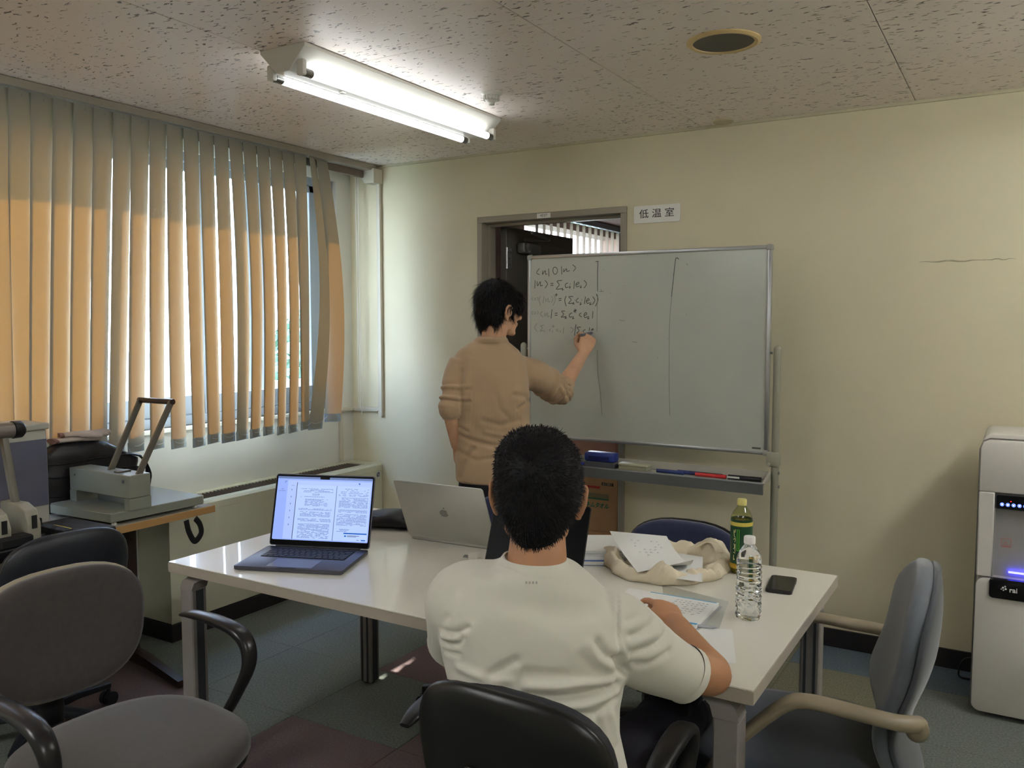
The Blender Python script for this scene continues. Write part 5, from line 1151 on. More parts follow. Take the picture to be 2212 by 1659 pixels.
# ================================================================== WATER DISPENSER
M_disp = mat('dispenser_white', (204,200,192), rough=0.38, var=0.015)
dx0, dyf = -0.118, 3.60
t = thing('water_dispenser', 'white floor-standing water dispenser at the right edge of the picture', 'dispenser', (dx0+0.17, dyf+0.17, 0))
def dshell(b, w, y0, y1, z0, z1, cx, r=0.03, bev=0.008):
    prism(b, rrect(w, z1-z0, r, 6, cx, (z0+z1)/2), y1-y0, Matrix(((1, 0, 0, 0), (0, 0, 1, y0), (0, 1, 0, 0), (0, 0, 0, 1))), bev)
cxd = dx0+0.17
b = NB(); dshell(b, 0.33, dyf+0.03, dyf+0.33, 0.015, 1.078, cxd); obj('body', b, M_disp, t, True, world_coords=True)
b = NB(); dshell(b, 0.34, dyf-0.0, dyf+0.029, 0.02, 0.537, cxd, 0.03, 0.006); dfr = obj('lower_panel', b, M_disp, t, True, world_coords=True)
# upper front: built around the niche
nx0, nz0, nz1 = dx0+0.052, 0.545, 0.862
b = NB()
bx(b, dx0, nx0, dyf, dyf+0.029, 0.541, nz1, 0.004, 1); bx(b, cxd+0.17-0.052, cxd+0.17, dyf, dyf+0.029, 0.541, nz1, 0.004, 1)
prism(b, [(dx0, nz1+0.0005), (cxd+0.17, nz1+0.0005), (cxd+0.17, 1.025), (cxd+0.162, 1.048), (cxd+0.142, 1.058), (dx0+0.028, 1.058), (dx0+0.008, 1.048), (dx0, 1.025)], 0.029, Matrix(((1, 0, 0, 0), (0, 0, 1, dyf), (0, 1, 0, 0), (0, 0, 0, 1))), 0.005)
obj('upper_panel', b, M_disp, t, True, world_coords=True)
b = NB(); tube(b, [(dx0-0.001, dyf+0.012, 0.03), (dx0-0.001, dyf+0.012, 1.02), (dx0+0.01, dyf+0.012, 1.05), (dx0+0.03, dyf+0.012, 1.060), (cxd+0.15, dyf+0.012, 1.060)], 0.004, 8); obj('trim_strip', b, M_steel, t, True, world_coords=True)
M_niche = mat('niche_grey', (150,148,144), rough=0.4)
b = NB(); bx(b, nx0, cxd+0.118, dyf+0.0285, dyf+0.0298, nz0, nz1); bx(b, nx0+0.0005, nx0+0.004, dyf+0.003, dyf+0.0283, nz0, nz1-0.06); nich = obj('niche', b, M_niche, t, world_coords=True)
b = NB(); prism(b, rrect(0.225, 0.05, 0.006, 4, cxd, 0.828), 0.012, Matrix(((1, 0, 0, 0), (0, 0, 1, dyf+0.004), (0, 1, 0, 0), (0, 0, 0, 1))), 0.001); pn = obj('control_panel', b, mat('panel_black_gloss', (10,10,14), rough=0.1, var=0), t, world_coords=True)
M_led = mat('led_blue', (20,20,60), emit=(70,90,255), estr=2.2, var=0); M_ledw = mat('led_white', (40,40,60), emit=(190,210,255), estr=1.5, var=0)
for k in range(6):
    x = nx0+0.024+0.0185*k
    b = NB(); lathe(b, [(0.0065, 0), (0.0065, 0.0006), (0.0052, 0.0006), (0.0052, 0)], (x, dyf+0.0037, 0.820), 20, Euler((pi/2, 0, 0)).to_matrix().to_4x4(), cap=False); bt = obj('button_ring', b, M_led, pn, True, world_coords=True)
    b = NB(); box(b, (x, dyf+0.0032, 0.8215), (0.0065, 0.0006, 0.0022)); box(b, (x, dyf+0.0032, 0.8180), (0.005, 0.0006, 0.0016)); obj('button_text', b, M_ledw, pn, world_coords=True)
b = NB(); box(b, (nx0+0.052, dyf+0.0032, 0.8335), (0.003, 0.0006, 0.003)); obj('red_lamp', b, mat('led_red', (90,0,0), emit=(255,30,30), estr=2, var=0), pn, world_coords=True)
b = NB(); tube(b, [(cxd+0.01, dyf+0.02, 0.80), (cxd+0.01, dyf+0.02, 0.775)], 0.010, 12); obj('spout', b, M_white, nich, True, world_coords=True)
b = NB(); box(b, (cxd-0.02, dyf+0.02, nz0+0.02), (0.09, 0.006, 0.006)); obj('niche_light', b, mat('led_blue_bar', (20,20,90), emit=(60,60,255), estr=5, var=0), nich, world_coords=True)
b = NB(); sx_, sz_ = nx0+0.042, 0.672
for a_ in ((-0.016, 0), (0.016, 0)): bx(b, sx_+a_[0]-0.0008, sx_+a_[0]+0.0008, dyf+0.0278, dyf+0.0284, sz_-0.016, sz_+0.016)
for z_ in (-0.016, 0.016): bx(b, sx_-0.016, sx_+0.016, dyf+0.0278, dyf+0.0284, sz_+z_-0.0008, sz_+z_+0.0008)
tube(b, [(sx_-0.009, dyf+0.028, sz_-0.008), (sx_, dyf+0.028, sz_+0.008), (sx_+0.009, dyf+0.028, sz_-0.008), (sx_-0.009, dyf+0.028, sz_-0.008)], 0.0007, 4)
tube(b, [(sx_, dyf+0.028, sz_+0.003), (sx_, dyf+0.028, sz_-0.003)], 0.0008, 4); bx(b, sx_-0.012, sx_+0.012, dyf+0.0278, dyf+0.0284, sz_-0.0135, sz_-0.0115)
obj('warning_sticker', b, mat('print_warning_red', (190,110,100), rough=0.5), nich, world_coords=True)
b = NB(); prism(b, rrect(0.25, 0.075, 0.014, 5, cxd, 0.505), 0.022, Matrix(((1, 0, 0, 0), (0, 0, 1, dyf-0.012), (0, 1, 0, 0), (0, 0, 0, 1))), 0.004); dt = obj('drip_tray', b, mat('tray_black', (14,14,16), rough=0.2, var=0), t, True, world_coords=True)
o = text_mesh('lettering', 'rai', 0.026, mat('logo_white', (210,210,210)), dt, (0, 0, 0), (pi/2, 0, 0), depth=0.0002, bold=0.0005, align='LEFT'); o.location = Vector((nx0+0.058, dyf-0.0127, 0.506)) - parent_matrix(dt).translation
b = NB()
for dx_, dz_, r_ in ((0.038, 0.006, 0.0035), (0.045, 0.011, 0.003), (0.040, -0.003, 0.0028), (0.047, 0.002, 0.0035), (0.033, 0.0, 0.0022)): lathe(b, [(r_, 0), (r_, 0.0004)], (nx0+dx_, dyf-0.0124, 0.506+dz_), 12, Euler((pi/2, 0, 0)).to_matrix().to_4x4())
obj('logo_mark', b, MATS['logo_white'], dt, world_coords=True)
b = NB(); lathe(b, [(0.0035, 0), (0.0035, 0.0004)], (nx0+0.094, dyf-0.0006, 0.955), 10, Euler((pi/2, 0, 0)).to_matrix().to_4x4()); box(b, (nx0+0.11, dyf-0.0004, 0.955), (0.03, 0.0006, 0.010)); obj('name_print', b, mat('print_grey', (120,118,112)), dfr, world_coords=True)
b = NB(); tube(b, catmull([(dx0+0.01, dyf+0.30, 0.12), (dx0-0.04, dyf+0.31, 0.10), (dx0-0.06, dyf+0.33, 0.03), (dx0-0.04, dyf+0.35, 0.006), (dx0+0.02, dyf+0.37, 0.006)], 6), 0.004, 8); obj('power_cord', b, M_black, t, True, world_coords=True)

# ================================================================== SIDE TABLE AND WHAT STANDS ON IT
M_wood = mat('beech_edge', (176,136,84), rough=0.5, var=0.08, vscale=8, stretch=(1, 0.15, 4)); M_gtop = mat('side_table_top', (150,144,128), rough=0.4, var=0.03)
M_brn = mat('dark_brown_steel', (46,30,28), rough=0.35, var=0.05)
ST = 0.706; SX0, SX1, SY0, SY1 = -3.575, -2.965, 0.75, 2.458
t = thing('side_table', 'long side table with beech edge and a dark brown pedestal leg', 'table', ((SX0+SX1)/2, (SY0+SY1)/2, 0))
b = NB(); bx(b, SX0, SX1-0.004, SY0, SY1-0.004, ST-0.028, ST, 0.002, 1); obj('tabletop', b, M_gtop, t, world_coords=True)
b = NB(); bx(b, SX1-0.004, SX1, SY0, SY1, ST-0.030, ST-0.001, 0.001, 1); bx(b, SX0, SX1-0.0045, SY1-0.004, SY1, ST-0.030, ST-0.001, 0.001, 1); obj('edge_band', b, M_wood, t, world_coords=True)
for cy_ in (2.265, 0.95):
    b = NB(); bx(b, -3.315, -3.265, cy_-0.022, cy_+0.022, 0.03, ST-0.03, 0.008, 2); lg = obj('leg', b, M_brn, t, True, world_coords=True)
    b = NB()
    tube(b, [(-3.29, cy_, 0.05), (-3.18, cy_-0.01, 0.045), (-2.90, cy_-0.05, 0.018)], [0.028, 0.026, 0.02], 8, ry=[0.03, 0.024, 0.014], sq=4); tube(b, [(-3.29, cy_, 0.05), (-3.38, cy_-0.02, 0.042), (-3.50, cy_-0.05, 0.018)], [0.028, 0.026, 0.02], 8, ry=[0.03, 0.024, 0.014], sq=4)
    obj('foot', b, M_brn, lg, True, world_coords=True)
    b = NB(); bx(b, -3.45, -3.05, cy_-0.02, cy_+0.02, ST-0.05, ST-0.029); obj('crosspiece', b, M_brn, lg, world_coords=True)
# stack paper cutter: base plate, head block, lever frame
M_cut = mat('cutter_grey_enamel', (142,144,132), rough=0.32, metal=0.15, var=0.02)
M_rod = mat('lever_grey', (112,108,98), rough=0.35, metal=0.4)
CZ = 0.755
t = thing('stack_cutter', 'grey steel stack cutter with a long two-armed lever', 'paper cutter', (-3.15, 2.18, ST))
b = NB(); prism(b, [(-3.39, 1.985), (-3.36, 1.965), (-2.99, 1.985), (-2.972, 2.40), (-2.985, 2.415), (-3.375, 2.43)], 0.036, Matrix.Translation((0, 0, CZ-0.036)), 0.003); obj('base_plate', b, M_cut, t, world_coords=True)
b = NB()
for x, y in ((-3.36, 2.0), (-3.01, 2.01), (-3.0, 2.38), (-3.35, 2.39)): lathe(b, [(0.012, ST), (0.010, CZ-0.036)], (x, y, 0), 10)
obj('rubber_foot', b, M_white, t, world_coords=True)
b = NB()   # head block as a bridge: two cheeks, top, front and back plates leave a slot beneath
x0, x1, y0, y1, z1 = -3.375, -2.978, 2.06, 2.155, 0.892
bx(b, x0, x1, y0, y1, 0.80, z1, 0.003, 1); bx(b, x0, x0+0.045, y0, y1, CZ, 0.7995); bx(b, x1-0.035, x1, y0, y1, CZ, 0.7995)
hd = obj('head_block', b, M_cut, t, world_coords=True)
b = NB(); bx(b, x0+0.09, x1-0.0355, y1-0.03, y1-0.02, CZ+0.001, 0.80); obj('blade', b, M_steel, hd, world_coords=True)
b = NB(); 
for x, z in ((x0+0.035, 0.868), (x1-0.04, 0.866)): lathe(b, [(0.007, 0), (0.006, 0.004), (0, 0.005)], (x, y0, z), 14, Euler((pi/2, 0, 0)).to_matrix().to_4x4())
obj('screw', b, M_steel, hd, True, world_coords=True)
b = NB(); box(b, (x1-0.11, (y0+y1)/2, z1+0.003), (0.03, 0.06, 0.007), None, 0.002, 1); obj('latch', b, M_rod, hd, world_coords=True)
la0, la1 = Vector((-3.175, 2.11, z1-0.01)), Vector((-2.995, 2.11, z1-0.01))
ua0, ua1 = Vector((-3.2878, 2.3400, 1.1551)), Vector((-3.0809, 2.3400, 1.1569))
for a_, u_ in ((la0, ua0), (la1, ua1)):
    b = NB(); tube(b, [a_, u_], 0.0055, 8, ry=0.0135, up=(0, -1, 0.6), sq=6); obj('lever_arm', b, M_rod, t, True, world_coords=True)
b = NB(); dd_ = (ua1-ua0).normalized(); tube(b, [ua0-dd_*0.008, ua1+dd_*0.012], 0.012, 16, round_ends=False); gr = obj('lever_grip', b, mat('grip_brown', (60,46,40), rough=0.3), t, True, world_coords=True)
# black bag with grey gloves
M_bag = mat('bag_black_nylon', (30,27,30), rough=0.4, var=0.15, vscale=12, bump=0.6, bscale=50)
bg = thing('shoulder_bag', 'bulky black nylon bag standing behind the stack cutter', 'bag', (-3.44, 2.20, ST))
b = NB(); rings = []
for k in range(14):
    v = k/13; z = ST+0.285*v; s = 1-0.10*v-0.5*max(0, (v-0.82)/0.18)**2*0.6; 
    r = []
    for j in range(36):
        a = 2*pi*j/36; ca, sa = cos(a), sin(a)
        x = 0.052*s*math.copysign(abs(ca)**0.6, ca)*(1+0.05*sin(a*3+v*9)); y = 0.235*s*math.copysign(abs(sa)**0.6, sa)*(1+0.03*sin(v*17))
        zz = z - 0.03*v*(0.5+0.5*sa)**2 - (0.05*v*max(0, sa))
        r.append(Vector((-3.442+x, 2.20+y, zz+0.004*sin(a*5+v*7)*(0 < k))))
    rings.append(r)
rings_mesh(b, rings); bb_ = obj('body', b, M_bag, bg, True, angle=180, world_coords=True)
b = NB()
for zf in (0.07, 0.15, 0.205):
    pts = [(-3.442+0.053*math.copysign(abs(cos(a))**0.6, cos(a)), 2.20+0.232*math.copysign(abs(sin(a))**0.6, sin(a)), ST+zf+0.006*sin(3*a)-0.02*max(0, sin(a))) for a in [2*pi*j/30 for j in range(31)]]
    tube(b, pts, 0.006, 6, ry=0.003)
obj('zip', b, M_dark, bb_, True, world_coords=True)
b = NB(); tube(b, catmull([(-3.41, 2.30, ST+0.21), (-3.40, 2.40, ST+0.19), (-3.40, 2.448, ST+0.12), (-3.41, 2.452, ST+0.012)], 6), 0.014, 8, ry=0.003, up=(0, 0, 1)); obj('strap', b, M_bag, bg, True, world_coords=True)
b = NB(); tube(b, catmull([(-2.955, 2.30, ST-0.035), (-2.952, 2.31, 0.62), (-2.955, 2.34, 0.575), (-2.958, 2.375, 0.60), (-2.958, 2.37, 0.64), (-2.955, 2.345, ST-0.035)], 6), 0.013, 8, ry=0.0025, up=(1, 0, 0.1)); hs = obj('hanging_strap', b, M_dark, t, True, world_coords=True); hs.parent = bg; hs.location = Vector((-3.15, 2.18, ST))-Vector((-3.44, 2.20, ST))
def glove(c, ang, lab, flip=1, zl=0.0):
    t = thing('work_glove', lab, 'glove', c, ang, None)
    b = NB(); tube(b, [(-0.085, 0, 0), (-0.03, 0, 0.002), (0.03, 0, 0.001)], [0.040, 0.045, 0.042], 12, ry=[0.010, 0.012, 0.012])
    for k in range(4):
        y = -0.030+0.020*k; L = (0.06, 0.075, 0.08, 0.07)[k]
        tube(b, [(0.02, y, 0), (0.02+L, y*1.25, -0.004+0.003*k)], 0.0095, 8, round_ends=True)
    tube(b, [(-0.02, flip*0.035, 0), (0.02, flip*0.070, 0), (0.045, flip*0.075, -0.003)], 0.011, 8, round_ends=True)
    m = blob(b, 0.004, 3); mesh_obj('palm', m, mat('glove_cotton', (168,156,146), rough=0.95, var=0.05, bump=0.4, bscale=500), t, world=False)
    b = NB(); tube(b, [(-0.100, 0, 0), (-0.086, 0, 0)], [0.041, 0.041], 14, ry=[0.011, 0.011]); obj('cuff', b, mat('glove_hem', (110,80,72), rough=0.9), t, True)
g0 = Vector((-3.437, 2.13, ST+0.292)); glove(g0, R_(85), 'grey cotton work glove lying on the black bag, lower of two'); glove(g0+Vector((0.005, 0.04, 0.018)), R_(70), 'grey cotton work glove on top of the other glove', -1)
# heavy punch with a cylinder handle, low black deck
M_pun = mat('punch_grey', (150,146,130), rough=0.4, var=0.03)
pt = thing('heavy_duty_punch', 'grey lever hole punch with a thick cylinder handle at the left edge', 'hole punch', (-3.02, 1.62, ST))
b = NB(); bx(b, -3.12, -2.83, 1.475, 1.90, ST, ST+0.040, 0.004, 1); dk = obj('base_deck', b, M_black, pt, world_coords=True)
b = NB(); bx(b, -2.985, -2.835, 1.70, 1.74, ST+0.0405, ST+0.062, 0.002, 1); obj('paper_guide', b, M_dark, dk, world_coords=True)
b = NB(); bx(b, -3.12, -3.08, 1.72, 1.77, ST+0.0405, ST+0.066, 0.002, 1); obj('paper_guide', b, M_dark, dk, world_coords=True)
b = NB(); bx(b, -2.90, -2.835, 1.49, 1.60, ST+0.0405, ST+0.075, 0.006, 1); obj('paper_guide', b, M_dark, dk, world_coords=True)
b = NB(); bx(b, -3.04, -2.93, 1.755, 1.79, ST+0.0405, ST+0.042); obj('yellow_label', b, mat('label_warn_yellow', (206,190,70), rough=0.5), dk, world_coords=True)
b = NB()
for k in range(4): bx(b, -3.05+0.035*k, -3.03+0.035*k, 1.65, 1.69, ST+0.0405, ST+0.046)
obj('slider', b, M_steel, dk, world_coords=True)
for yb_ in (1.50, 1.60):
    Mb = Matrix(((1, 0, 0, 0), (0, 0, 1, yb_), (0, 1, 0, 0), (0, 0, 0, 1)))
    b = NB(); prism(b, [(-3.04, ST+0.041), (-2.87, ST+0.041), (-2.87, ST+0.10), (-2.89, ST+0.145), (-2.94, ST+0.165), (-3.04, ST+0.165)], 0.045, Mb, 0.004); hs_ = obj('punch_head', b, M_pun, pt, world_coords=True)
    b = NB(); bx(b, -2.869, -2.867, yb_+0.012, yb_+0.03, ST+0.085, ST+0.13); obj('slot', b, M_dark, hs_, world_coords=True)
    b = NB(); tube(b, [(-2.98, yb_+0.022, ST+0.15), (-3.01, yb_+0.005, ST+0.40)], 0.013, 8, ry=0.011, sq=6); obj('lever_arm', b, M_rod, pt, True, world_coords=True)
b = NB(); tube(b, [(-3.01, 1.36, ST+0.412), (-3.01, 1.635, ST+0.412)], 0.028, 20); cy1 = obj('handle_cylinder', b, mat('handle_grey', (120,112,104), rough=0.35, metal=0.3), pt, True, world_coords=True)
b = NB(); tube(b, [(-3.01, 1.637, ST+0.412), (-3.01, 1.665, ST+0.412), (-3.01, 1.674, ST+0.412)], [0.031, 0.030, 0.022], 20); obj('end_cap', b, M_black, cy1, True, world_coords=True)
bt_ = thing('binding_machine', 'tall pale box machine with a blue-grey side behind the hole punch', 'machine', (-3.27, 1.80, ST))
b = NB(); bx(b, -3.32, -3.14, 1.60, 1.835, ST+0.008, ST+0.385, 0.006, 2); bx(b, -3.33, -3.13, 1.59, 1.842, ST+0.3855, ST+0.41, 0.006, 2); bo_ = obj('body', b, mat('machine_cream', (172,170,160), rough=0.4), bt_, world_coords=True)
b = NB(); bx(b, -3.1395, -3.136, 1.62, 1.83, ST+0.10, ST+0.35, 0.001, 1); bx(b, -3.31, -3.15, 1.836, 1.839, ST+0.10, ST+0.35, 0.001, 1); obj('side_window', b, mat('smoked_blue_panel', (96,98,114), rough=0.15), bo_, world_coords=True)
b = NB(); bx(b, -3.31, -3.15, 1.61, 1.825, ST, ST+0.008); obj('rubber_foot', b, M_black, bt_, world_coords=True)
et = thing('envelope', 'brown paper envelope on the side table at the left edge', 'envelope', (-2.99, 1.30, ST))
b = NB()
def f(u, v): return (-3.10+0.145*u, 1.10+0.365*v, ST+0.012+0.020*sin(pi*u)+0.018*(1-abs(2*u-1))*v)
surf(b, f, 10, 10, 0.001); obj('sheet', b, mat('kraft_paper', (190,142,100), rough=0.8), et, True, world_coords=True)
b = NB(); bx(b, -3.11, -2.972, 1.12, 1.468, ST, ST+0.008, 0.001, 1); tag(obj('paper_sheet', b, M_paper), 'white papers under the brown envelope at the left edge', 'paper')


# ================================================================== PEOPLE
RV = Vector((0.858, 0.5135, 0)); FV = Vector((-0.5135, 0.858, 0)); UP = Vector((0, 0, 1))
M_skin = skin_mat('skin', (204,160,128)); M_skin2 = skin_mat('skin_tan', (178,130,96))
M_hair = mat('hair_black', (15,13,14), rough=0.6, var=0.2, vscale=60, spec=0.22)
def oring(c, hw, hd, n=2.4, N=44, ang=0.0, tilt=0.0, skew=0.0):
    """horizontal superellipse ring; tilt lifts its right side"""
    c = Vector(c); ca_, sa_ = cos(ang), sin(ang); X = RV*ca_+FV*sa_; Y = FV*ca_-RV*sa_; out = []
    for j in range(N):
        a = 2*pi*j/N; x = hw*math.copysign(abs(cos(a))**(2/n), cos(a)); y = hd*math.copysign(abs(sin(a))**(2/n), sin(a))
        out.append(c + X*x + Y*y + UP*(tilt*x + skew*y))
    return out
def head_parts(b, HM):
    """skull, jaw, brow, nose, lips, chin, ears in head space (x right, y forward, z up, origin between the ears)"""
    t = bmesh.new()
    ellipsoid(t, (0, -0.012, 0.030), (0.071, 0.084, 0.078), seg=28, ring=18)
    ellipsoid(t, (0, 0.018, -0.015), (0.064, 0.072, 0.075), seg=24, ring=14)
    ellipsoid(t, (0, 0.040, -0.060), (0.046, 0.046, 0.042))
    ellipsoid(t, (0, 0.073, -0.088), (0.022, 0.016, 0.014))
    for s in (-1, 1):
        ellipsoid(t, (s*0.040, 0.058, -0.020), (0.022, 0.020, 0.022)); ellipsoid(t, (s*0.050, 0.010, -0.065), (0.014, 0.03, 0.02))
        ellipsoid(t, (s*0.030, 0.078, 0.026), (0.024, 0.010, 0.007))
        # ear: shell, rim, lobe
        E = Euler((0, R_(s*8), R_(-s*22)))
        ellipsoid(t, (s*0.074, -0.006, -0.010), (0.010, 0.017, 0.029), E)
        pts = [(s*0.080, 0.010, -0.022), (s*0.084, 0.012, 0.002), (s*0.088, 0.002, 0.020), (s*0.092, -0.012, 0.018), (s*0.093, -0.022, 0.0), (s*0.088, -0.018, -0.022), (s*0.080, -0.004, -0.040)]
        P, r = catmull(pts, 4, [0.005, 0.005, 0.0055, 0.006, 0.006, 0.006, 0.0075]); tube(t, P, r, 8, round_ends=True)
    tube(t, [(0, 0.080, 0.022), (0, 0.094, 0.0), (0, 0.106, -0.020)], [0.008, 0.0105, 0.012], 10, round_ends=True)
    for s in (-1, 1): ellipsoid(t, (s*0.0125, 0.092, -0.024), (0.009, 0.012, 0.008))
    ellipsoid(t, (0, 0.086, -0.047), (0.024, 0.009, 0.0045)); ellipsoid(t, (0, 0.085, -0.056), (0.021, 0.009, 0.0055))
    bmesh.ops.transform(t, matrix=HM, verts=t.verts); merge(b, t)
def eyes(HM, par):
    for s in (-1, 1):
        b = NB(); ellipsoid(b, HM @ Vector((s*0.031, 0.0745, 0.010)), (0.0115, 0.0115, 0.0085)); e = obj('eye', b, mat('eye_white', (222,216,210), rough=0.2), par, True, world_coords=True)
        b = NB(); ellipsoid(b, HM @ Vector((s*0.031, 0.0830, 0.010)), (0.005, 0.005, 0.005)); obj('iris', b, mat('iris_brown', (40,26,20), rough=0.15), e, True, world_coords=True)
        b = NB(); tube(b, [HM @ Vector((s*(0.018+0.007*k), 0.088-0.0022*k*k*0.8, 0.030+0.003*sin(k*0.9))) for k in range(5)], [0.002, 0.003, 0.003, 0.0026, 0.0012], 6); obj('eyebrow', b, M_hair, par, True, world_coords=True)
def hand(b, W, K, N, right=True, curls=((20, 30, 20),)*4, thumb=(0.7, -0.35, 20), s=1.0, spread=0.06):
    W, K, N = Vector(W), Vector(K), Vector(N).normalized(); d = (K-W).normalized(); N = (N-d*N.dot(d)).normalized()
    l = N.cross(d) if right else d.cross(N)          # towards the thumb
    L = (K-W).length
    rings = []
    for t_, hw, hh in ((-0.12, 0.024, 0.019), (0.0, 0.026, 0.0185), (0.25, 0.032, 0.017), (0.6, 0.040, 0.0155), (0.9, 0.041, 0.014), (1.02, 0.038, 0.011)):
        c = W + d*(L*t_); rings.append([c + l*(hw*s*math.copysign(abs(cos(a))**0.8, cos(a))) + N*(hh*s*sin(a)) for a in [2*pi*j/16 for j in range(16)]])
    rings_mesh(b, rings)
    lens = ((0.043, 0.026, 0.021), (0.047, 0.029, 0.022), (0.044, 0.027, 0.022), (0.034, 0.021, 0.019)); offs = (0.030, 0.0105, -0.0095, -0.028); MID = {}
    for i in range(4):
        p = K + l*(offs[i]*s) - d*0.012*s - N*0.001; dirv = (d + l*(offs[i]*spread/0.03)).normalized()
        pts = [p - dirv*0.012*s]; pts.append(p); a = 0
        for q in range(3):
            a = R_(curls[i][q]); dirv = (Quaternion(l, -a if right else a) @ dirv) if (Quaternion(l, -a if right else a) @ dirv).dot(N) < dirv.dot(N) else (Quaternion(l, a if right else -a) @ dirv)
            if q == 0: MID[i] = (p + dirv*(lens[i][q]*s*0.45), dirv.copy())
            p = p + dirv*(lens[i][q]*s); pts.append(p)
        rr = [0.0088*s, 0.0092*s, 0.0085*s, 0.0078*s, 0.0066*s]
        P, r = catmull(pts, 3, rr); tube(b, P, r, 8, round_ends=True)
    tb = W + d*(L*0.22) + l*(0.022*s) - N*0.004
    dv = (d*0.75 + l*thumb[0] + N*thumb[1]).normalized(); p1 = tb + dv*0.042*s; dv = (dv + d*0.25 - l*0.25*thumb[2]/20).normalized(); p2 = p1 + dv*0.032*s; dv = (dv + d*0.15 - l*0.3*thumb[2]/20).normalized(); p3 = p2 + dv*0.026*s
    P, r = catmull([tb, p1, p2, p3], 4, [0.014*s, 0.0115*s, 0.010*s, 0.008*s]); tube(b, P, r, 10, round_ends=True)
    return MID
def crease(me, O, data, lateral=RV):
    """cloth folds: each fold is a polyline on the garment's back (lateral, up), a depth and a width"""
    co = mverts(me); no = mnorms(me)
    a = (co[:, 0]-O.x)*lateral.x + (co[:, 1]-O.y)*lateral.y; z = co[:, 2]
    facing = -(no[:, 0]*FV.x+no[:, 1]*FV.y)
    disp = np.zeros(len(co))
    for pts, amp, w in data:
        P = [((Vector(p)-O).dot(lateral), p[2]) for p in pts]; best = np.full(len(co), 1e9)
        for (x0, y0), (x1, y1) in zip(P[:-1], P[1:]):
            dx, dy = x1-x0, y1-y0; L2 = dx*dx+dy*dy; t = np.clip(((a-x0)*dx+(z-y0)*dy)/L2, 0, 1)
            best = np.minimum(best, (a-x0-t*dx)**2+(z-y0-t*dy)**2)
        w = w*0.85; disp += 1.45*amp*(np.exp(-best/(w*w)) - 0.45*np.exp(-best/(w*w*6)))
    disp *= np.clip(facing*2+0.4, 0, 1)
    set_verts(me, co + no*disp[:, None])
def wobble(me, amp, freq, axis=None, seed=0):
    co = mverts(me); no = mnorms(me); r = np.random.RandomState(seed); d = np.zeros(len(co))
    for k in range(7):
        v = r.normal(size=3); v /= np.linalg.norm(v); 
        if axis is not None: v = v*0.35 + np.array(axis)*0.9
        d += np.sin(co@v*freq*(0.6+0.25*k)+r.rand()*6)*amp/(1+0.4*k)
    set_verts(me, co + no*d[:, None])
def strands(me, n, L, seed, sweep=Vector((0, 0, -1)), keep=None, wid=0.0011, lift=0.25, whorl=None):
    """thousands of fine tapered blades growing out of the hair's surface"""
    co = mverts(me); no = mnorms(me); r = random.Random(seed); b = NB(); N_ = len(co)
    for q in range(n):
        i = r.randrange(N_); p = Vector(co[i]); nn = Vector(no[i])
        if keep and not keep(p): continue
        sw = sweep(p) if callable(sweep) else sweep
        tdir = (sw - nn*sw.dot(nn)); tdir = tdir.normalized() if tdir.length > 1e-4 else nn.orthogonal()
        tdir = (tdir + Vector((r.gauss(0, .3), r.gauss(0, .3), r.gauss(0, .3)))*0.6).normalized()
        l = L*(0.5+r.random()); s = tdir.cross(nn).normalized()*wid*(0.6+r.random())
        p0 = p - nn*0.002; p1 = p + tdir*l*0.5 + nn*l*lift; p2 = p + tdir*l + nn*l*lift*0.9
        a, c, d, e = b.verts.new(p0-s), b.verts.new(p0+s), b.verts.new(p1+s*0.6), b.verts.new(p1-s*0.6); f_ = b.verts.new(p2)
        b.faces.new((a, c, d, e)); b.faces.new((e, d, f_))
    return b

# ------------------------------------------------------------------ the standing man
st_o = Vector((-1.9288, 3.0717, 0.8899)); 
sp_ = thing('person', 'man in a beige ribbed shirt writing on the whiteboard', 'person', (st_o.x, st_o.y, 0))
HM = Matrix.Translation(Vector((-1.9183, 3.0976, 1.5422))) @ Euler((R_(-6), R_(0), R_(-27))).to_matrix().to_4x4()
b = NB(); head_parts(b, HM)
nk = [Vector((-1.9445, 3.0796, 1.3746)), Vector((-1.9213, 3.0577, 1.4363)), Vector((-1.9091, 3.0641, 1.4949))]
tube(b, nk, [0.050, 0.053, 0.054], 20)
def TR(py, c, hw, hd, D=3.64, **k): return None
core = [((-1.9507, 3.0745, 1.3588), 0.06, 0.05), ((-1.9509, 3.0709, 1.3174), 0.120, 0.075), ((-1.9481, 3.0701, 1.2878), 0.145, 0.095), ((-1.9403, 3.0648, 1.1694), 0.145, 0.10), ((-1.9383, 3.0760, 1.0089), 0.135, 0.095), ((-1.9280, 3.0704, 0.8700), 0.14, 0.10), ((-1.9236, 3.0631, 0.7510), 0.145, 0.10), ((-1.9207, 3.0582, 0.6716), 0.12, 0.09)]
rings_mesh(b, [oring(c, w_, h_) for c, w_, h_ in core])
# right arm (raised) and hand
S1, E1, W1, K1 = Vector((-1.8469, 3.1556, 1.3065)), Vector((-1.7905, 3.4124, 1.1792)), Vector((-1.7641, 3.5937, 1.3418)), Vector((-1.7609, 3.6554, 1.4276))
P, r = catmull([S1, S1.lerp(E1, 0.5), E1, E1.lerp(W1, 0.35), W1], 5, [0.036, 0.042, 0.038, 0.037, 0.025]); tube(b, P, r, 16, round_ends=True)
hand(b, W1, K1, (-0.75*FV+0.55*RV*-1+0.1*UP)*1.0 if False else (FV*-0.8+RV*0.35+UP*0.25), True, ((55, 45, 25), (62, 55, 30), (70, 60, 35), (75, 60, 35)), (0.35, -0.75, 30), 1.04, 0.05)
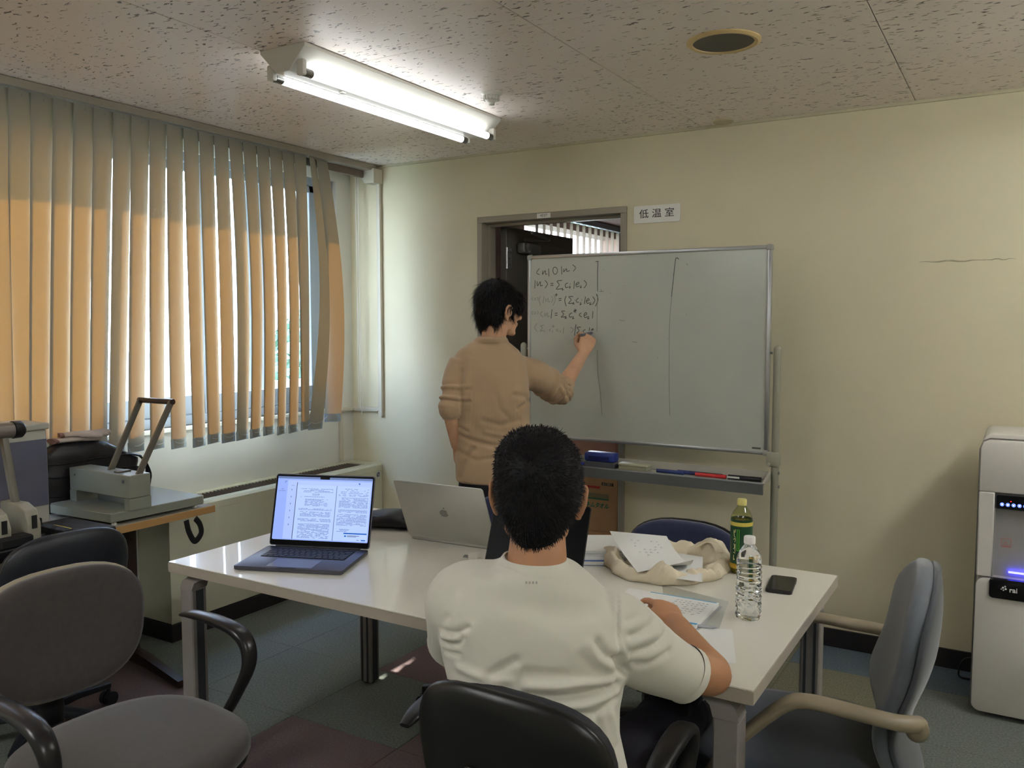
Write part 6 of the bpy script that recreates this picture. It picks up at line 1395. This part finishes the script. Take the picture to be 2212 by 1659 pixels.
# left arm hanging
S2, E2, W2 = Vector((-2.0495, 2.9878, 1.3085)), Vector((-2.0487, 2.9268, 1.1320)), Vector((-2.0511, 2.9701, 0.9696)); K2 = Vector((-2.0626, 2.9932, 0.9097))
P, r = catmull([S2, S2.lerp(E2, 0.5), E2, E2.lerp(W2, 0.4), W2], 5, [0.036, 0.043, 0.037, 0.036, 0.025]); tube(b, P, r, 16, round_ends=True)
hand(b, W2, W2+(K2-W2)*1.45, -RV*0.8-FV*0.4, False, ((35, 45, 25), (40, 50, 30), (45, 50, 30), (50, 50, 30)), (0.35, -0.5, 20), 0.95, 0.03)
# legs
HP = [((-1.9758, 3.0302, 0.7311), 0.03), ((-1.8666, 3.0956, 0.7311), -0.03)]
for (hp, _) in HP:
    h_ = Vector(hp); tube(b, [h_, Vector((h_.x, h_.y, 0.47))+FV*0.02, Vector((h_.x, h_.y, 0.09))], [0.080, 0.052, 0.036], 14, round_ends=True); tube(b, [Vector((h_.x, h_.y, 0.05))-FV*0.03, Vector((h_.x, h_.y, 0.04))+FV*0.14], [0.035, 0.03], 10, round_ends=True)
me = blob(b, 0.0048, 5, 0.5); body1 = mesh_obj('body', me, M_skin, sp_)
eyes(HM, sp_)
# shirt
b = NB()
TR = [((-1.9282, 3.0465, 1.4207), 0.062, 0.060), ((-1.9416, 3.0603, 1.4027), 0.090, 0.072), ((-1.9493, 3.0650, 1.3749), 0.128, 0.090), ((-1.9533, 3.0711, 1.3371), 0.153, 0.105), ((-1.9508, 3.0669, 1.2680), 0.165, 0.116), ((-1.9403, 3.0648, 1.1694), 0.166, 0.120), ((-1.9369, 3.0702, 1.0696), 0.163, 0.118), ((-1.9358, 3.0758, 0.9890), 0.158, 0.118), ((-1.9316, 3.0725, 0.9196), 0.163, 0.124), ((-1.9290, 3.0682, 0.8502), 0.160, 0.126), ((-1.9277, 3.0660, 0.8145), 0.158, 0.124), ((-1.9275, 3.0657, 0.8105), 0.150, 0.116)]
rings_mesh(b, [oring(c, w_, h_, 2.5, 48, 0.0, -0.05 if k > 8 else 0) for k, (c, w_, h_) in enumerate(TR)])
c1 = E1.lerp(W1, 0.20)
P, r = catmull([S1-RV*0.06-UP*0.01, S1.lerp(E1, 0.35), S1.lerp(E1, 0.75), E1, E1.lerp(W1, 0.12), c1], 6, [0.070, 0.070, 0.064, 0.057, 0.051, 0.047]); tube(b, P, r, 22)
c2 = E2.lerp(W2, 0.14)
P, r = catmull([S2+RV*0.02, S2.lerp(E2, 0.3), S2.lerp(E2, 0.7), E2, c2], 6, [0.070, 0.058, 0.054, 0.053, 0.046]); tube(b, P, r, 22)
me = blob(b, 0.0058, 6, 0.5)
# sleeve bunching: rings of folds along each lower sleeve
co = mverts(me); no = mnorms(me)
for (A_, B_, f0, f1, amp, fr, ph) in ((S1, E1, 0.50, 1.1, 0.0095, 30, 0.0), (E1, W1, -0.25, 0.2, 0.0070, 30, 1.0), (S2, E2, 0.40, 1.05, 0.0060, 27, 0.5)):
    ax = np.array(B_-A_); L = np.linalg.norm(ax); ax /= L; rel = co-np.array(A_); t = rel@ax/L; rad = np.linalg.norm(rel-np.outer(rel@ax, ax), axis=1)
    up_ = np.array(UP); ang = rel@np.array(RV)*14 + rel@up_*9
    m_ = np.clip((t-f0)/0.15, 0, 1)*np.clip((f1-t)/0.08, 0, 1)*(rad < 0.10)
    co = co + no*(m_*amp*np.sin(t*L*fr*6.0+ang*1.7+ph+1.9*np.sin(ang*1.3)+1.2*np.sin(t*23)))[:, None]
set_verts(me, co); me.update()
crease(me, st_o, [
 ([(-1.8324, 3.0846, 1.1924), (-1.7934, 3.1070, 1.1807), (-1.7740, 3.1166, 1.1573)], -0.010, 0.012), ([(-1.8202, 3.0870, 1.1339), (-1.7843, 3.1108, 1.1612)], -0.007, 0.010),
 ([(-2.0311, 2.9518, 1.0266), (-1.9798, 2.9804, 1.0012), (-1.9119, 3.0193, 0.9817), (-1.8698, 3.0442, 0.9778)], -0.009, 0.012), ([(-2.0357, 2.9518, 1.0597), (-1.9979, 2.9725, 1.0363)], -0.008, 0.012),
 ([(-1.9409, 3.0107, 1.0851), (-1.8815, 3.0446, 1.0656), (-1.8150, 3.0860, 1.0851)], -0.006, 0.014), ([(-2.0249, 2.9490, 0.9485), (-1.9600, 2.9853, 0.9192), (-1.9100, 3.0161, 0.9290)], -0.006, 0.013),
 ([(-2.0241, 2.9781, 1.2900), (-2.0231, 2.9689, 1.1729), (-2.0161, 2.9648, 1.0753)], -0.005, 0.012), ([(-1.9702, 2.9833, 0.9680), (-2.0096, 2.9540, 0.8997), (-2.0159, 2.9454, 0.8412)], -0.006, 0.012),
 ([(-1.8490, 3.0665, 1.0949), (-1.8840, 3.0488, 1.1339), (-1.8996, 3.0444, 1.1924)], -0.004, 0.014), ([(-2.0007, 2.9962, 1.3388), (-2.0085, 2.9825, 1.2315)], 0.004, 0.014), ([(-1.9307, 3.0127, 1.0363), (-1.8461, 3.0617, 1.0168), (-1.7716, 3.1087, 1.0461)], 0.005, 0.012)])
wobble(me, 0.0012, 22, None, 3)
M_rib = knit_mat('ribbed_beige_knit', (186,158,126), 900.0, 0.55)
shirt1 = mesh_obj('shirt', me, M_rib, sp_)
b = NB(); ring = oring((-1.9254, 3.0458, 1.4208), 0.066, 0.064, 2.2, 40); r1_ = oring((-1.9331, 3.0542, 1.4088), 0.078, 0.068, 2.3, 40); r0_ = oring((-1.9252, 3.0492, 1.4325), 0.059, 0.058, 2.2, 40); rings_mesh(b, [r1_, [p+UP*0.006 for p in oring((-1.9263, 3.0472, 1.4168), 0.069, 0.064, 2.2, 40)], r0_, [p-UP*0.003 for p in oring((-1.9252, 3.0492, 1.4325), 0.054, 0.053, 2.2, 40)]], cap=False); obj('collar', b, M_rib, shirt1, True, world_coords=True)
for c_, A_, B_, r_ in ((c1, E1, W1, 0.046), (c2, E2, W2, 0.045)):
    b = NB(); d_ = (B_-A_).normalized(); tube(b, [c_-d_*0.016, c_+d_*0.014], [r_+0.003, r_], 22); obj('cuff', b, M_rib, shirt1, True, world_coords=True)
M_trs = mat('trousers_black', (24,23,27), rough=0.85, var=0.1, bump=0.3, bscale=400)
b = NB(); rings_mesh(b, [oring(c, w_, h_, 2.4) for c, w_, h_ in (((-1.9290, 3.0682, 0.8502), 0.148, 0.112), ((-1.9261, 3.0633, 0.7708), 0.155, 0.118), ((-1.9231, 3.0584, 0.6915), 0.158, 0.12), ((-1.9202, 3.0535, 0.6121), 0.15, 0.11))])
for hp, _ in HP:
    h_ = Vector(hp)
    P, r = catmull([h_+UP*0.02, Vector((h_.x, h_.y, 0.50))+FV*0.02, Vector((h_.x, h_.y, 0.25)), Vector((h_.x, h_.y, 0.045))], 5, [0.098, 0.070, 0.062, 0.066]); tube(b, P, r, 18)
me = blob(b, 0.008, 5); wobble(me, 0.0025, 30, None, 5); mesh_obj('trousers', me, M_trs, sp_)
for hp, _ in HP:
    h_ = Vector((hp[0], hp[1], 0)); b = NB(); F2_ = FV
    rings = []
    for y, w_, z1 in ((-0.07, 0.022, 0.05), (-0.055, 0.036, 0.075), (0.0, 0.042, 0.085), (0.06, 0.046, 0.070), (0.13, 0.048, 0.050), (0.175, 0.036, 0.036), (0.19, 0.016, 0.026)):
        rings.append([h_+F2_*y+RV*(w_*cos(a))+UP*max(0.0, (z1/2+z1/2*sin(a))) for a in [2*pi*j/16 for j in range(16)]])
    rings_mesh(b, rings); obj('shoe', b, mat('shoe_dark', (40,38,38), rough=0.6), sp_, True, world_coords=True, angle=180)
# hair: mop with a fringe, covering the tops of the ears
b = NB(); t = bmesh.new()
ellipsoid(t, (0, -0.016, 0.040), (0.087, 0.104, 0.094), seg=30, ring=20); ellipsoid(t, (0, -0.052, -0.008), (0.076, 0.060, 0.080)); ellipsoid(t, (0, -0.066, -0.050), (0.055, 0.034, 0.042))
for s in (-1, 1): ellipsoid(t, (s*0.058, -0.010, 0.030), (0.034, 0.078, 0.050)); ellipsoid(t, (s*0.060, 0.050, 0.030), (0.022, 0.030, 0.038)); ellipsoid(t, (s*0.070, 0.026, 0.0), (0.010, 0.012, 0.030)); ellipsoid(t, (s*0.062, -0.045, -0.03), (0.022, 0.030, 0.045))
ellipsoid(t, (0, 0.066, 0.062), (0.066, 0.034, 0.036))
bmesh.ops.transform(t, matrix=HM, verts=t.verts); merge(b, t)
me = blob(b, 0.005, 4); wobble(me, 0.0016, 120, (0.1, 0.1, 0.2), 2)
hr = mesh_obj('hair', me.copy(), M_hair, sp_)
crown = HM @ Vector((0.0, -0.03, 0.13))
b = strands(me, 5200, 0.036, 5, lambda p: ((p-crown).normalized()*0.8 + Vector((0, 0, -1.0))), None, 0.0012, 0.10)
o = obj('hair_strands', b, M_hair, hr, world_coords=True); o['kind'] = 'stuff'
# marker held in the hand
mt, mn = Vector((-1.7910, 3.7485, 1.4418)), Vector((-1.7664, 3.5825, 1.4328)); 
t = thing('marker_pen', 'grey ended marker held in the writing hand at the whiteboard', 'marker', mt)
b = NB(); d_ = (mn-mt).normalized(); tube(b, [mt+d_*0.012, mn], 0.0075, 12); obj('barrel', b, mat('marker_grey', (104,108,116), rough=0.4), t, True, world_coords=True)
b = NB(); tube(b, [mt, mt+d_*0.012], [0.002, 0.0045], 10); obj('tip', b, M_ink, t, True, world_coords=True)

# ------------------------------------------------------------------ the seated man
so = Vector((-0.7610, 1.3629, 0.8813))
sm = thing('person', 'man in a white t-shirt seated with his back to the camera', 'person', (so.x, so.y, 0))
HM = Matrix.Translation(Vector((-0.8040, 1.4442, 1.1547))) @ Euler((R_(-10), R_(3), R_(27))).to_matrix().to_4x4()
b = NB(); head_parts(b, HM)
P, r = catmull([(-0.7668, 1.3692, 0.9984), (-0.7669, 1.3728, 1.0417), (-0.7766, 1.3936, 1.0800), (-0.7869, 1.4137, 1.1150)], 4, [0.066, 0.057, 0.053, 0.052]); tube(b, P, r, 22)
core = [((-0.7742, 1.3788, 1.0258), 0.075, 0.05), ((-0.7773, 1.3737, 0.9866), 0.11, 0.06), ((-0.7768, 1.3820, 0.9439), 0.14, 0.085), ((-0.7742, 1.3777, 0.8737), 0.14, 0.10), ((-0.7656, 1.3627, 0.7727), 0.13, 0.095), ((-0.7426, 1.3310, 0.6491), 0.14, 0.10), ((-0.7338, 1.3248, 0.5120), 0.15, 0.11), ((-0.7324, 1.3224, 0.4735), 0.11, 0.09)]
rings_mesh(b, [oring(c, w_, h_) for c, w_, h_ in core])
S3, E3, W3, K3 = Vector((-0.6384, 1.4739, 0.9123)), Vector((-0.5222, 1.6547, 0.7762)), Vector((-0.6602, 1.8314, 0.8022)), Vector((-0.7028, 1.8780, 0.8269))
P, r = catmull([S3, Vector((-0.5788, 1.5609, 0.8280)), E3, E3.lerp(W3, 0.18), E3.lerp(W3, 0.45), W3], 6, [0.040, 0.040, 0.043, 0.042, 0.036, 0.026]); tube(b, P, r, 20, round_ends=True)
KK = hand(b, W3, K3, (UP*0.75-FV*0.30+RV*0.45), True, ((28, 42, 28), (42, 50, 25), (55, 55, 30), (60, 55, 30)), (0.5, -0.5, 25), 0.98, 0.05)
S4, E4, W4, K4 = Vector((-0.8961, 1.3121, 0.9615)), Vector((-0.9915, 1.4287, 0.8030)), Vector((-1.0085, 1.6516, 0.7955)), Vector((-1.0111, 1.7197, 0.7910))
P, r = catmull([S4, S4.lerp(E4, 0.5), E4, E4.lerp(W4, 0.4), W4], 5, [0.054, 0.046, 0.040, 0.038, 0.026]); tube(b, P, r, 18, round_ends=True)
hand(b, W4, K4, UP*1.0+FV*0.1, False, ((25, 30, 20), (25, 35, 20), (25, 35, 20), (30, 35, 20)), (0.6, -0.2, 15), 0.93, 0.05)
LEG = []
for px_, kn, ft in ((1250, Vector((-0.715, 2.02, 0.50)), Vector((-0.70, 1.98, 0.05))), (1085, Vector((-0.98, 1.98, 0.50)), Vector((-1.02, 1.95, 0.05)))):
    hp = Vector((so.x, so.y, 0.535)) + RV*(0.085 if px_ > 1160 else -0.085) + FV*0.0
    LEG.append((hp, kn, ft)); tube(b, [hp, hp.lerp(kn, 0.5), kn], [0.075, 0.066, 0.05], 14, round_ends=True); tube(b, [kn, kn.lerp(ft, 0.4), ft], [0.05, 0.048, 0.034], 14, round_ends=True)
    tube(b, [ft+Vector((0.02, -0.04, 0)), ft+Vector((-0.03, 0.13, -0.01))], [0.034, 0.03], 10, round_ends=True)
me = blob(b, 0.0048, 5, 0.5); body2 = mesh_obj('body', me, M_skin2, sm)
eyes(HM, sm)
b = NB(); rc = KK[1][0]; lathe(b, [(0.0085, -0.003), (0.0108, -0.003), (0.0108, 0.003), (0.0085, 0.003)], rc, 24, KK[1][1].to_track_quat('Z', 'Y').to_matrix().to_4x4(), cap=False); obj('ring', b, mat('silver_ring', (220,220,216), rough=0.15, metal=1.0, var=0), body2, True, world_coords=True)
# T-shirt
b = NB()
TR = [((-0.7715, 1.3703, 1.0452), 0.062, 0.060), ((-0.7735, 1.3739, 1.0325), 0.085, 0.072), ((-0.7798, 1.3745, 1.0145), 0.122, 0.085), ((-0.7891, 1.3785, 0.9896), 0.152, 0.100), ((-0.7843, 1.3790, 0.9615), 0.174, 0.114), ((-0.7760, 1.3807, 0.9220), 0.184, 0.122), ((-0.7742, 1.3777, 0.8737), 0.178, 0.124), ((-0.7668, 1.3664, 0.8251), 0.166, 0.122), ((-0.7571, 1.3565, 0.7772), 0.155, 0.118), ((-0.7475, 1.3466, 0.7299), 0.152, 0.118), ((-0.7388, 1.3418, 0.6808), 0.158, 0.120), ((-0.7310, 1.3351, 0.6148), 0.168, 0.124), ((-0.7270, 1.3317, 0.5463), 0.176, 0.132), ((-0.7257, 1.3296, 0.5120), 0.178, 0.135), ((-0.7256, 1.3294, 0.5086), 0.168, 0.125)]
rings_mesh(b, [oring(c, w_, h_, 2.5, 56, 0.06, -0.10 if 1 < k < 6 else 0) for k, (c, w_, h_) in enumerate(TR)])
c3 = Vector((-0.5545, 1.6014, 0.7895))
P, r = catmull([(-0.6780, 1.4398, 0.9281), (-0.6449, 1.4582, 0.9105), (-0.6220, 1.4809, 0.8787), (-0.5971, 1.5163, 0.8443), (-0.5719, 1.5637, 0.8116), c3], 7, [0.062, 0.069, 0.072, 0.067, 0.060, 0.0555]); tube(b, P, r, 28)
c4 = S4.lerp(E4, 0.72)
P, r = catmull([S4+RV*0.05, S4+RV*0.005, S4.lerp(E4, 0.35), c4], 7, [0.080, 0.074, 0.066, 0.060]); tube(b, P, r, 28)
me = blob(b, 0.0052, 7, 0.5)
crease(me, so, [
 # left flank folds running in from the arm
 ([(-0.8607, 1.1906, 0.9316), (-0.8365, 1.2056, 0.9373), (-0.8195, 1.2168, 0.9503)], -0.007, 0.007), ([(-0.8564, 1.1913, 0.9096), (-0.8357, 1.2044, 0.9178), (-0.8258, 1.2115, 0.9316)], -0.006, 0.006), ([(-0.8538, 1.1916, 0.8950), (-0.8316, 1.2053, 0.8991)], -0.005, 0.006),
 ([(-0.8569, 1.1920, 0.9210), (-0.8361, 1.2050, 0.9275)], 0.005, 0.006), ([(-0.8513, 1.1986, 0.9600), (-0.8612, 1.1913, 0.9438)], -0.004, 0.007),
 # waist folds
 ([(-0.7849, 1.2305, 0.8665), (-0.7647, 1.2443, 0.8869), (-0.7441, 1.2576, 0.8991)], -0.006, 0.010), ([(-0.8307, 1.2038, 0.8747), (-0.7954, 1.2242, 0.8665), (-0.7533, 1.2492, 0.8641)], 0.006, 0.010),
 ([(-0.7250, 1.2654, 0.8560), (-0.6829, 1.2903, 0.8527), (-0.6411, 1.3157, 0.8560), (-0.5989, 1.3404, 0.8503)], 0.008, 0.009), ([(-0.7314, 1.2602, 0.8397), (-0.6823, 1.2892, 0.8348), (-0.6264, 1.3229, 0.8381), (-0.5916, 1.3441, 0.8413)], -0.009, 0.009), 
 ([(-0.7258, 1.2667, 0.8771), (-0.6697, 1.2999, 0.8722)], -0.005, 0.012), ([(-0.6818, 1.2884, 0.8218), (-0.6397, 1.3133, 0.8177), (-0.5911, 1.3433, 0.8283)], 0.007, 0.009), ([(-0.6532, 1.3042, 0.8055), (-0.6181, 1.3249, 0.8015), (-0.5871, 1.3444, 0.8137)], -0.007, 0.008),
 ([(-0.6364, 1.3238, 0.9194), (-0.6215, 1.3305, 0.8934), (-0.5998, 1.3419, 0.8747)], 0.005, 0.009), ([(-0.6212, 1.3332, 0.9234), (-0.6063, 1.3401, 0.8991), (-0.5898, 1.3490, 0.8869)], -0.008, 0.008), ([(-0.6463, 1.3165, 0.9031), (-0.6243, 1.3273, 0.8747)], -0.005, 0.010),
 # armhole seam and armpit
 ([(-0.5824, 1.3636, 1.0088), (-0.5858, 1.3582, 0.9682), (-0.5889, 1.3522, 0.9194), (-0.5863, 1.3511, 0.8869)], -0.0035, 0.0035), ([(-0.5877, 1.3502, 0.8869), (-0.5821, 1.3521, 0.8690), (-0.5726, 1.3568, 0.8584)], -0.016, 0.011),
 # sleeve folds
 ([(-0.5919, 1.4090, 0.9213), (-0.5576, 1.4304, 0.9323), (-0.5218, 1.4526, 0.9407)], -0.006, 0.009), ([(-0.5887, 1.4085, 0.8919), (-0.5492, 1.4327, 0.8986), (-0.5065, 1.4598, 0.9171)], -0.006, 0.009), ([(-0.5953, 1.4031, 0.8751), (-0.5625, 1.4221, 0.8667), (-0.5268, 1.4445, 0.8793)], -0.005, 0.009), ([(-0.5929, 1.4072, 0.9071), (-0.5498, 1.4337, 0.9155)], 0.005, 0.009), ([(-0.5979, 1.4075, 0.9465), (-0.5656, 1.4274, 0.9524)], -0.004, 0.009),
 # lower back / side drape over the chair
 ([(-0.6176, 1.3241, 0.7893), (-0.6060, 1.3284, 0.7568), (-0.6007, 1.3275, 0.7088)], -0.006, 0.008), ([(-0.5932, 1.3388, 0.7893), (-0.5823, 1.3412, 0.7405)], 0.006, 0.008), ([(-0.7047, 1.2870, 0.9682), (-0.6659, 1.3095, 0.9600), (-0.6314, 1.3312, 0.9722)], -0.003, 0.022), ([(-0.7606, 1.2614, 1.0617), (-0.7254, 1.2819, 1.0544), (-0.6801, 1.3094, 1.0592)], -0.002, 0.006)])
wobble(me, 0.0014, 16, None, 9)
M_tee = mat('tshirt_white_cotton', (206,203,190), rough=0.9, var=0.02, bump=0.15, bscale=900, sheen=0.2, spec=0.2)
shirt2 = mesh_obj('shirt', me, M_tee, sm)
b = NB(); rings_mesh(b, [oring((-0.7711, 1.3698, 1.0357), 0.073, 0.069, 2.2, 44, 0.0, -0.04), oring((-0.7704, 1.3685, 1.0432), 0.0665, 0.0645, 2.2, 44, 0.0, -0.04), oring((-0.7710, 1.3712, 1.0521), 0.0605, 0.060, 2.2, 44, 0.0, -0.04), oring((-0.7710, 1.3712, 1.0513), 0.057, 0.057, 2.2, 44, 0.0, -0.04)], cap=False); obj('collar', b, M_tee, shirt2, True, world_coords=True)
for c_, A_, B_, r_ in ((c3, Vector((-0.5935, 1.5190, 0.8515)), c3, 0.0558), (c4, S4, E4, 0.060)):
    b = NB(); d_ = (B_-A_).normalized(); rg = []
    for k, (tt, rr_) in enumerate(((-0.014, r_+0.0010), (0.004, r_+0.0022), (0.006, r_+0.0005), (0.006, r_-0.006), (-0.004, r_-0.007))):
        u_ = d_.orthogonal().normalized(); v_ = d_.cross(u_); rg.append([c_+d_*tt+(u_*cos(a)+v_*sin(a))*rr_ for a in [2*pi*j/30 for j in range(30)]])
    rings_mesh(b, rg, cap=False); obj('sleeve_hem', b, M_tee, shirt2, True, world_coords=True)
b = NB()
for k in range(4): box(b, Vector((-0.7426, 1.2905, 1.0294))+RV*0.006*k-FV*0.0015, (0.0035, 0.0008, 0.006), Euler((R_(28), 0, R_(30.9))))
obj('neck_print', b, mat('print_pale_grey', (190,189,178)), shirt2, world_coords=True)
M_nvy = mat('trousers_navy', (26,24,36), rough=0.85, var=0.1, bump=0.3, bscale=400)
b = NB()
rings_mesh(b, [oring(Vector((so.x, so.y, z)), w_, h_, 2.5) for z, w_, h_ in ((0.625, 0.155, 0.118), (0.56, 0.165, 0.125), (0.50, 0.165, 0.125), (0.475, 0.15, 0.11))])
for hp, kn, ft in LEG:
    P, r = catmull([hp, hp.lerp(kn, 0.5), kn, kn.lerp(ft, 0.25), kn.lerp(ft, 0.6), kn.lerp(ft, 0.93)], 5, [0.092, 0.085, 0.074, 0.070, 0.062, 0.058]); tube(b, P, r, 18)
me = blob(b, 0.008, 5)
co = mverts(me); co[:, 2] = np.maximum(co[:, 2], np.where((co[:, 1] < 1.72), 0.468, -1)); set_verts(me, co)
wobble(me, 0.002, 40, None, 6); mesh_obj('trousers', me, M_nvy, sm)
for hp, kn, ft in LEG:
    b = NB(); rings = []
    for y, w_, z1 in ((-0.07, 0.022, 0.05), (-0.055, 0.036, 0.075), (0.0, 0.042, 0.09), (0.06, 0.046, 0.080), (0.13, 0.048, 0.062), (0.175, 0.036, 0.05), (0.19, 0.016, 0.03)):
        rings.append([Vector((ft.x, ft.y, 0))+Vector((-0.15*y, y, 0))+Vector((w_*cos(a), 0, max(0.0, z1/2+z1/2*sin(a)))) for a in [2*pi*j/16 for j in range(16)]])
    rings_mesh(b, rings); obj('shoe', b, mat('shoe_dark', (40,38,38)), sm, True, world_coords=True, angle=180)
# short black hair with a whorl at the back of the crown
b = NB()
HR = [((-0.8053, 1.4404, 1.2849), 0.014, 0.02), ((-0.8051, 1.4401, 1.2804), 0.036, 0.045), ((-0.8045, 1.4391, 1.2651), 0.060, 0.076), ((-0.8003, 1.4335, 1.2371), 0.079, 0.096), ((-0.7934, 1.4231, 1.2030), 0.0835, 0.100), ((-0.7824, 1.4036, 1.1712), 0.0825, 0.082), ((-0.7716, 1.3844, 1.1447), 0.0765, 0.060), ((-0.7665, 1.3735, 1.1166), 0.0620, 0.050), ((-0.7668, 1.3654, 1.0919), 0.0440, 0.042), ((-0.7669, 1.3638, 1.0730), 0.030, 0.036), ((-0.7683, 1.3681, 1.0647), 0.016, 0.024)]
rings_mesh(b, [oring(c, w_, h_, 2.15, 40) for c, w_, h_ in HR])
me = blob(b, 0.005, 6); wobble(me, 0.0010, 110, None, 4)
hr = mesh_obj('hair', me.copy(), M_hair, sm)
crown = Vector((-0.7634, 1.3433, 1.2221))
b = strands(me, 9000, 0.012, 8, lambda p: (p-crown).normalized()*0.9 + Vector((0, 0, -0.35)) + RV*0.25, lambda p: p.z > 1.02, 0.0008, 0.30)
o = obj('hair_strands', b, M_hair, hr, world_coords=True); o['kind'] = 'stuff'
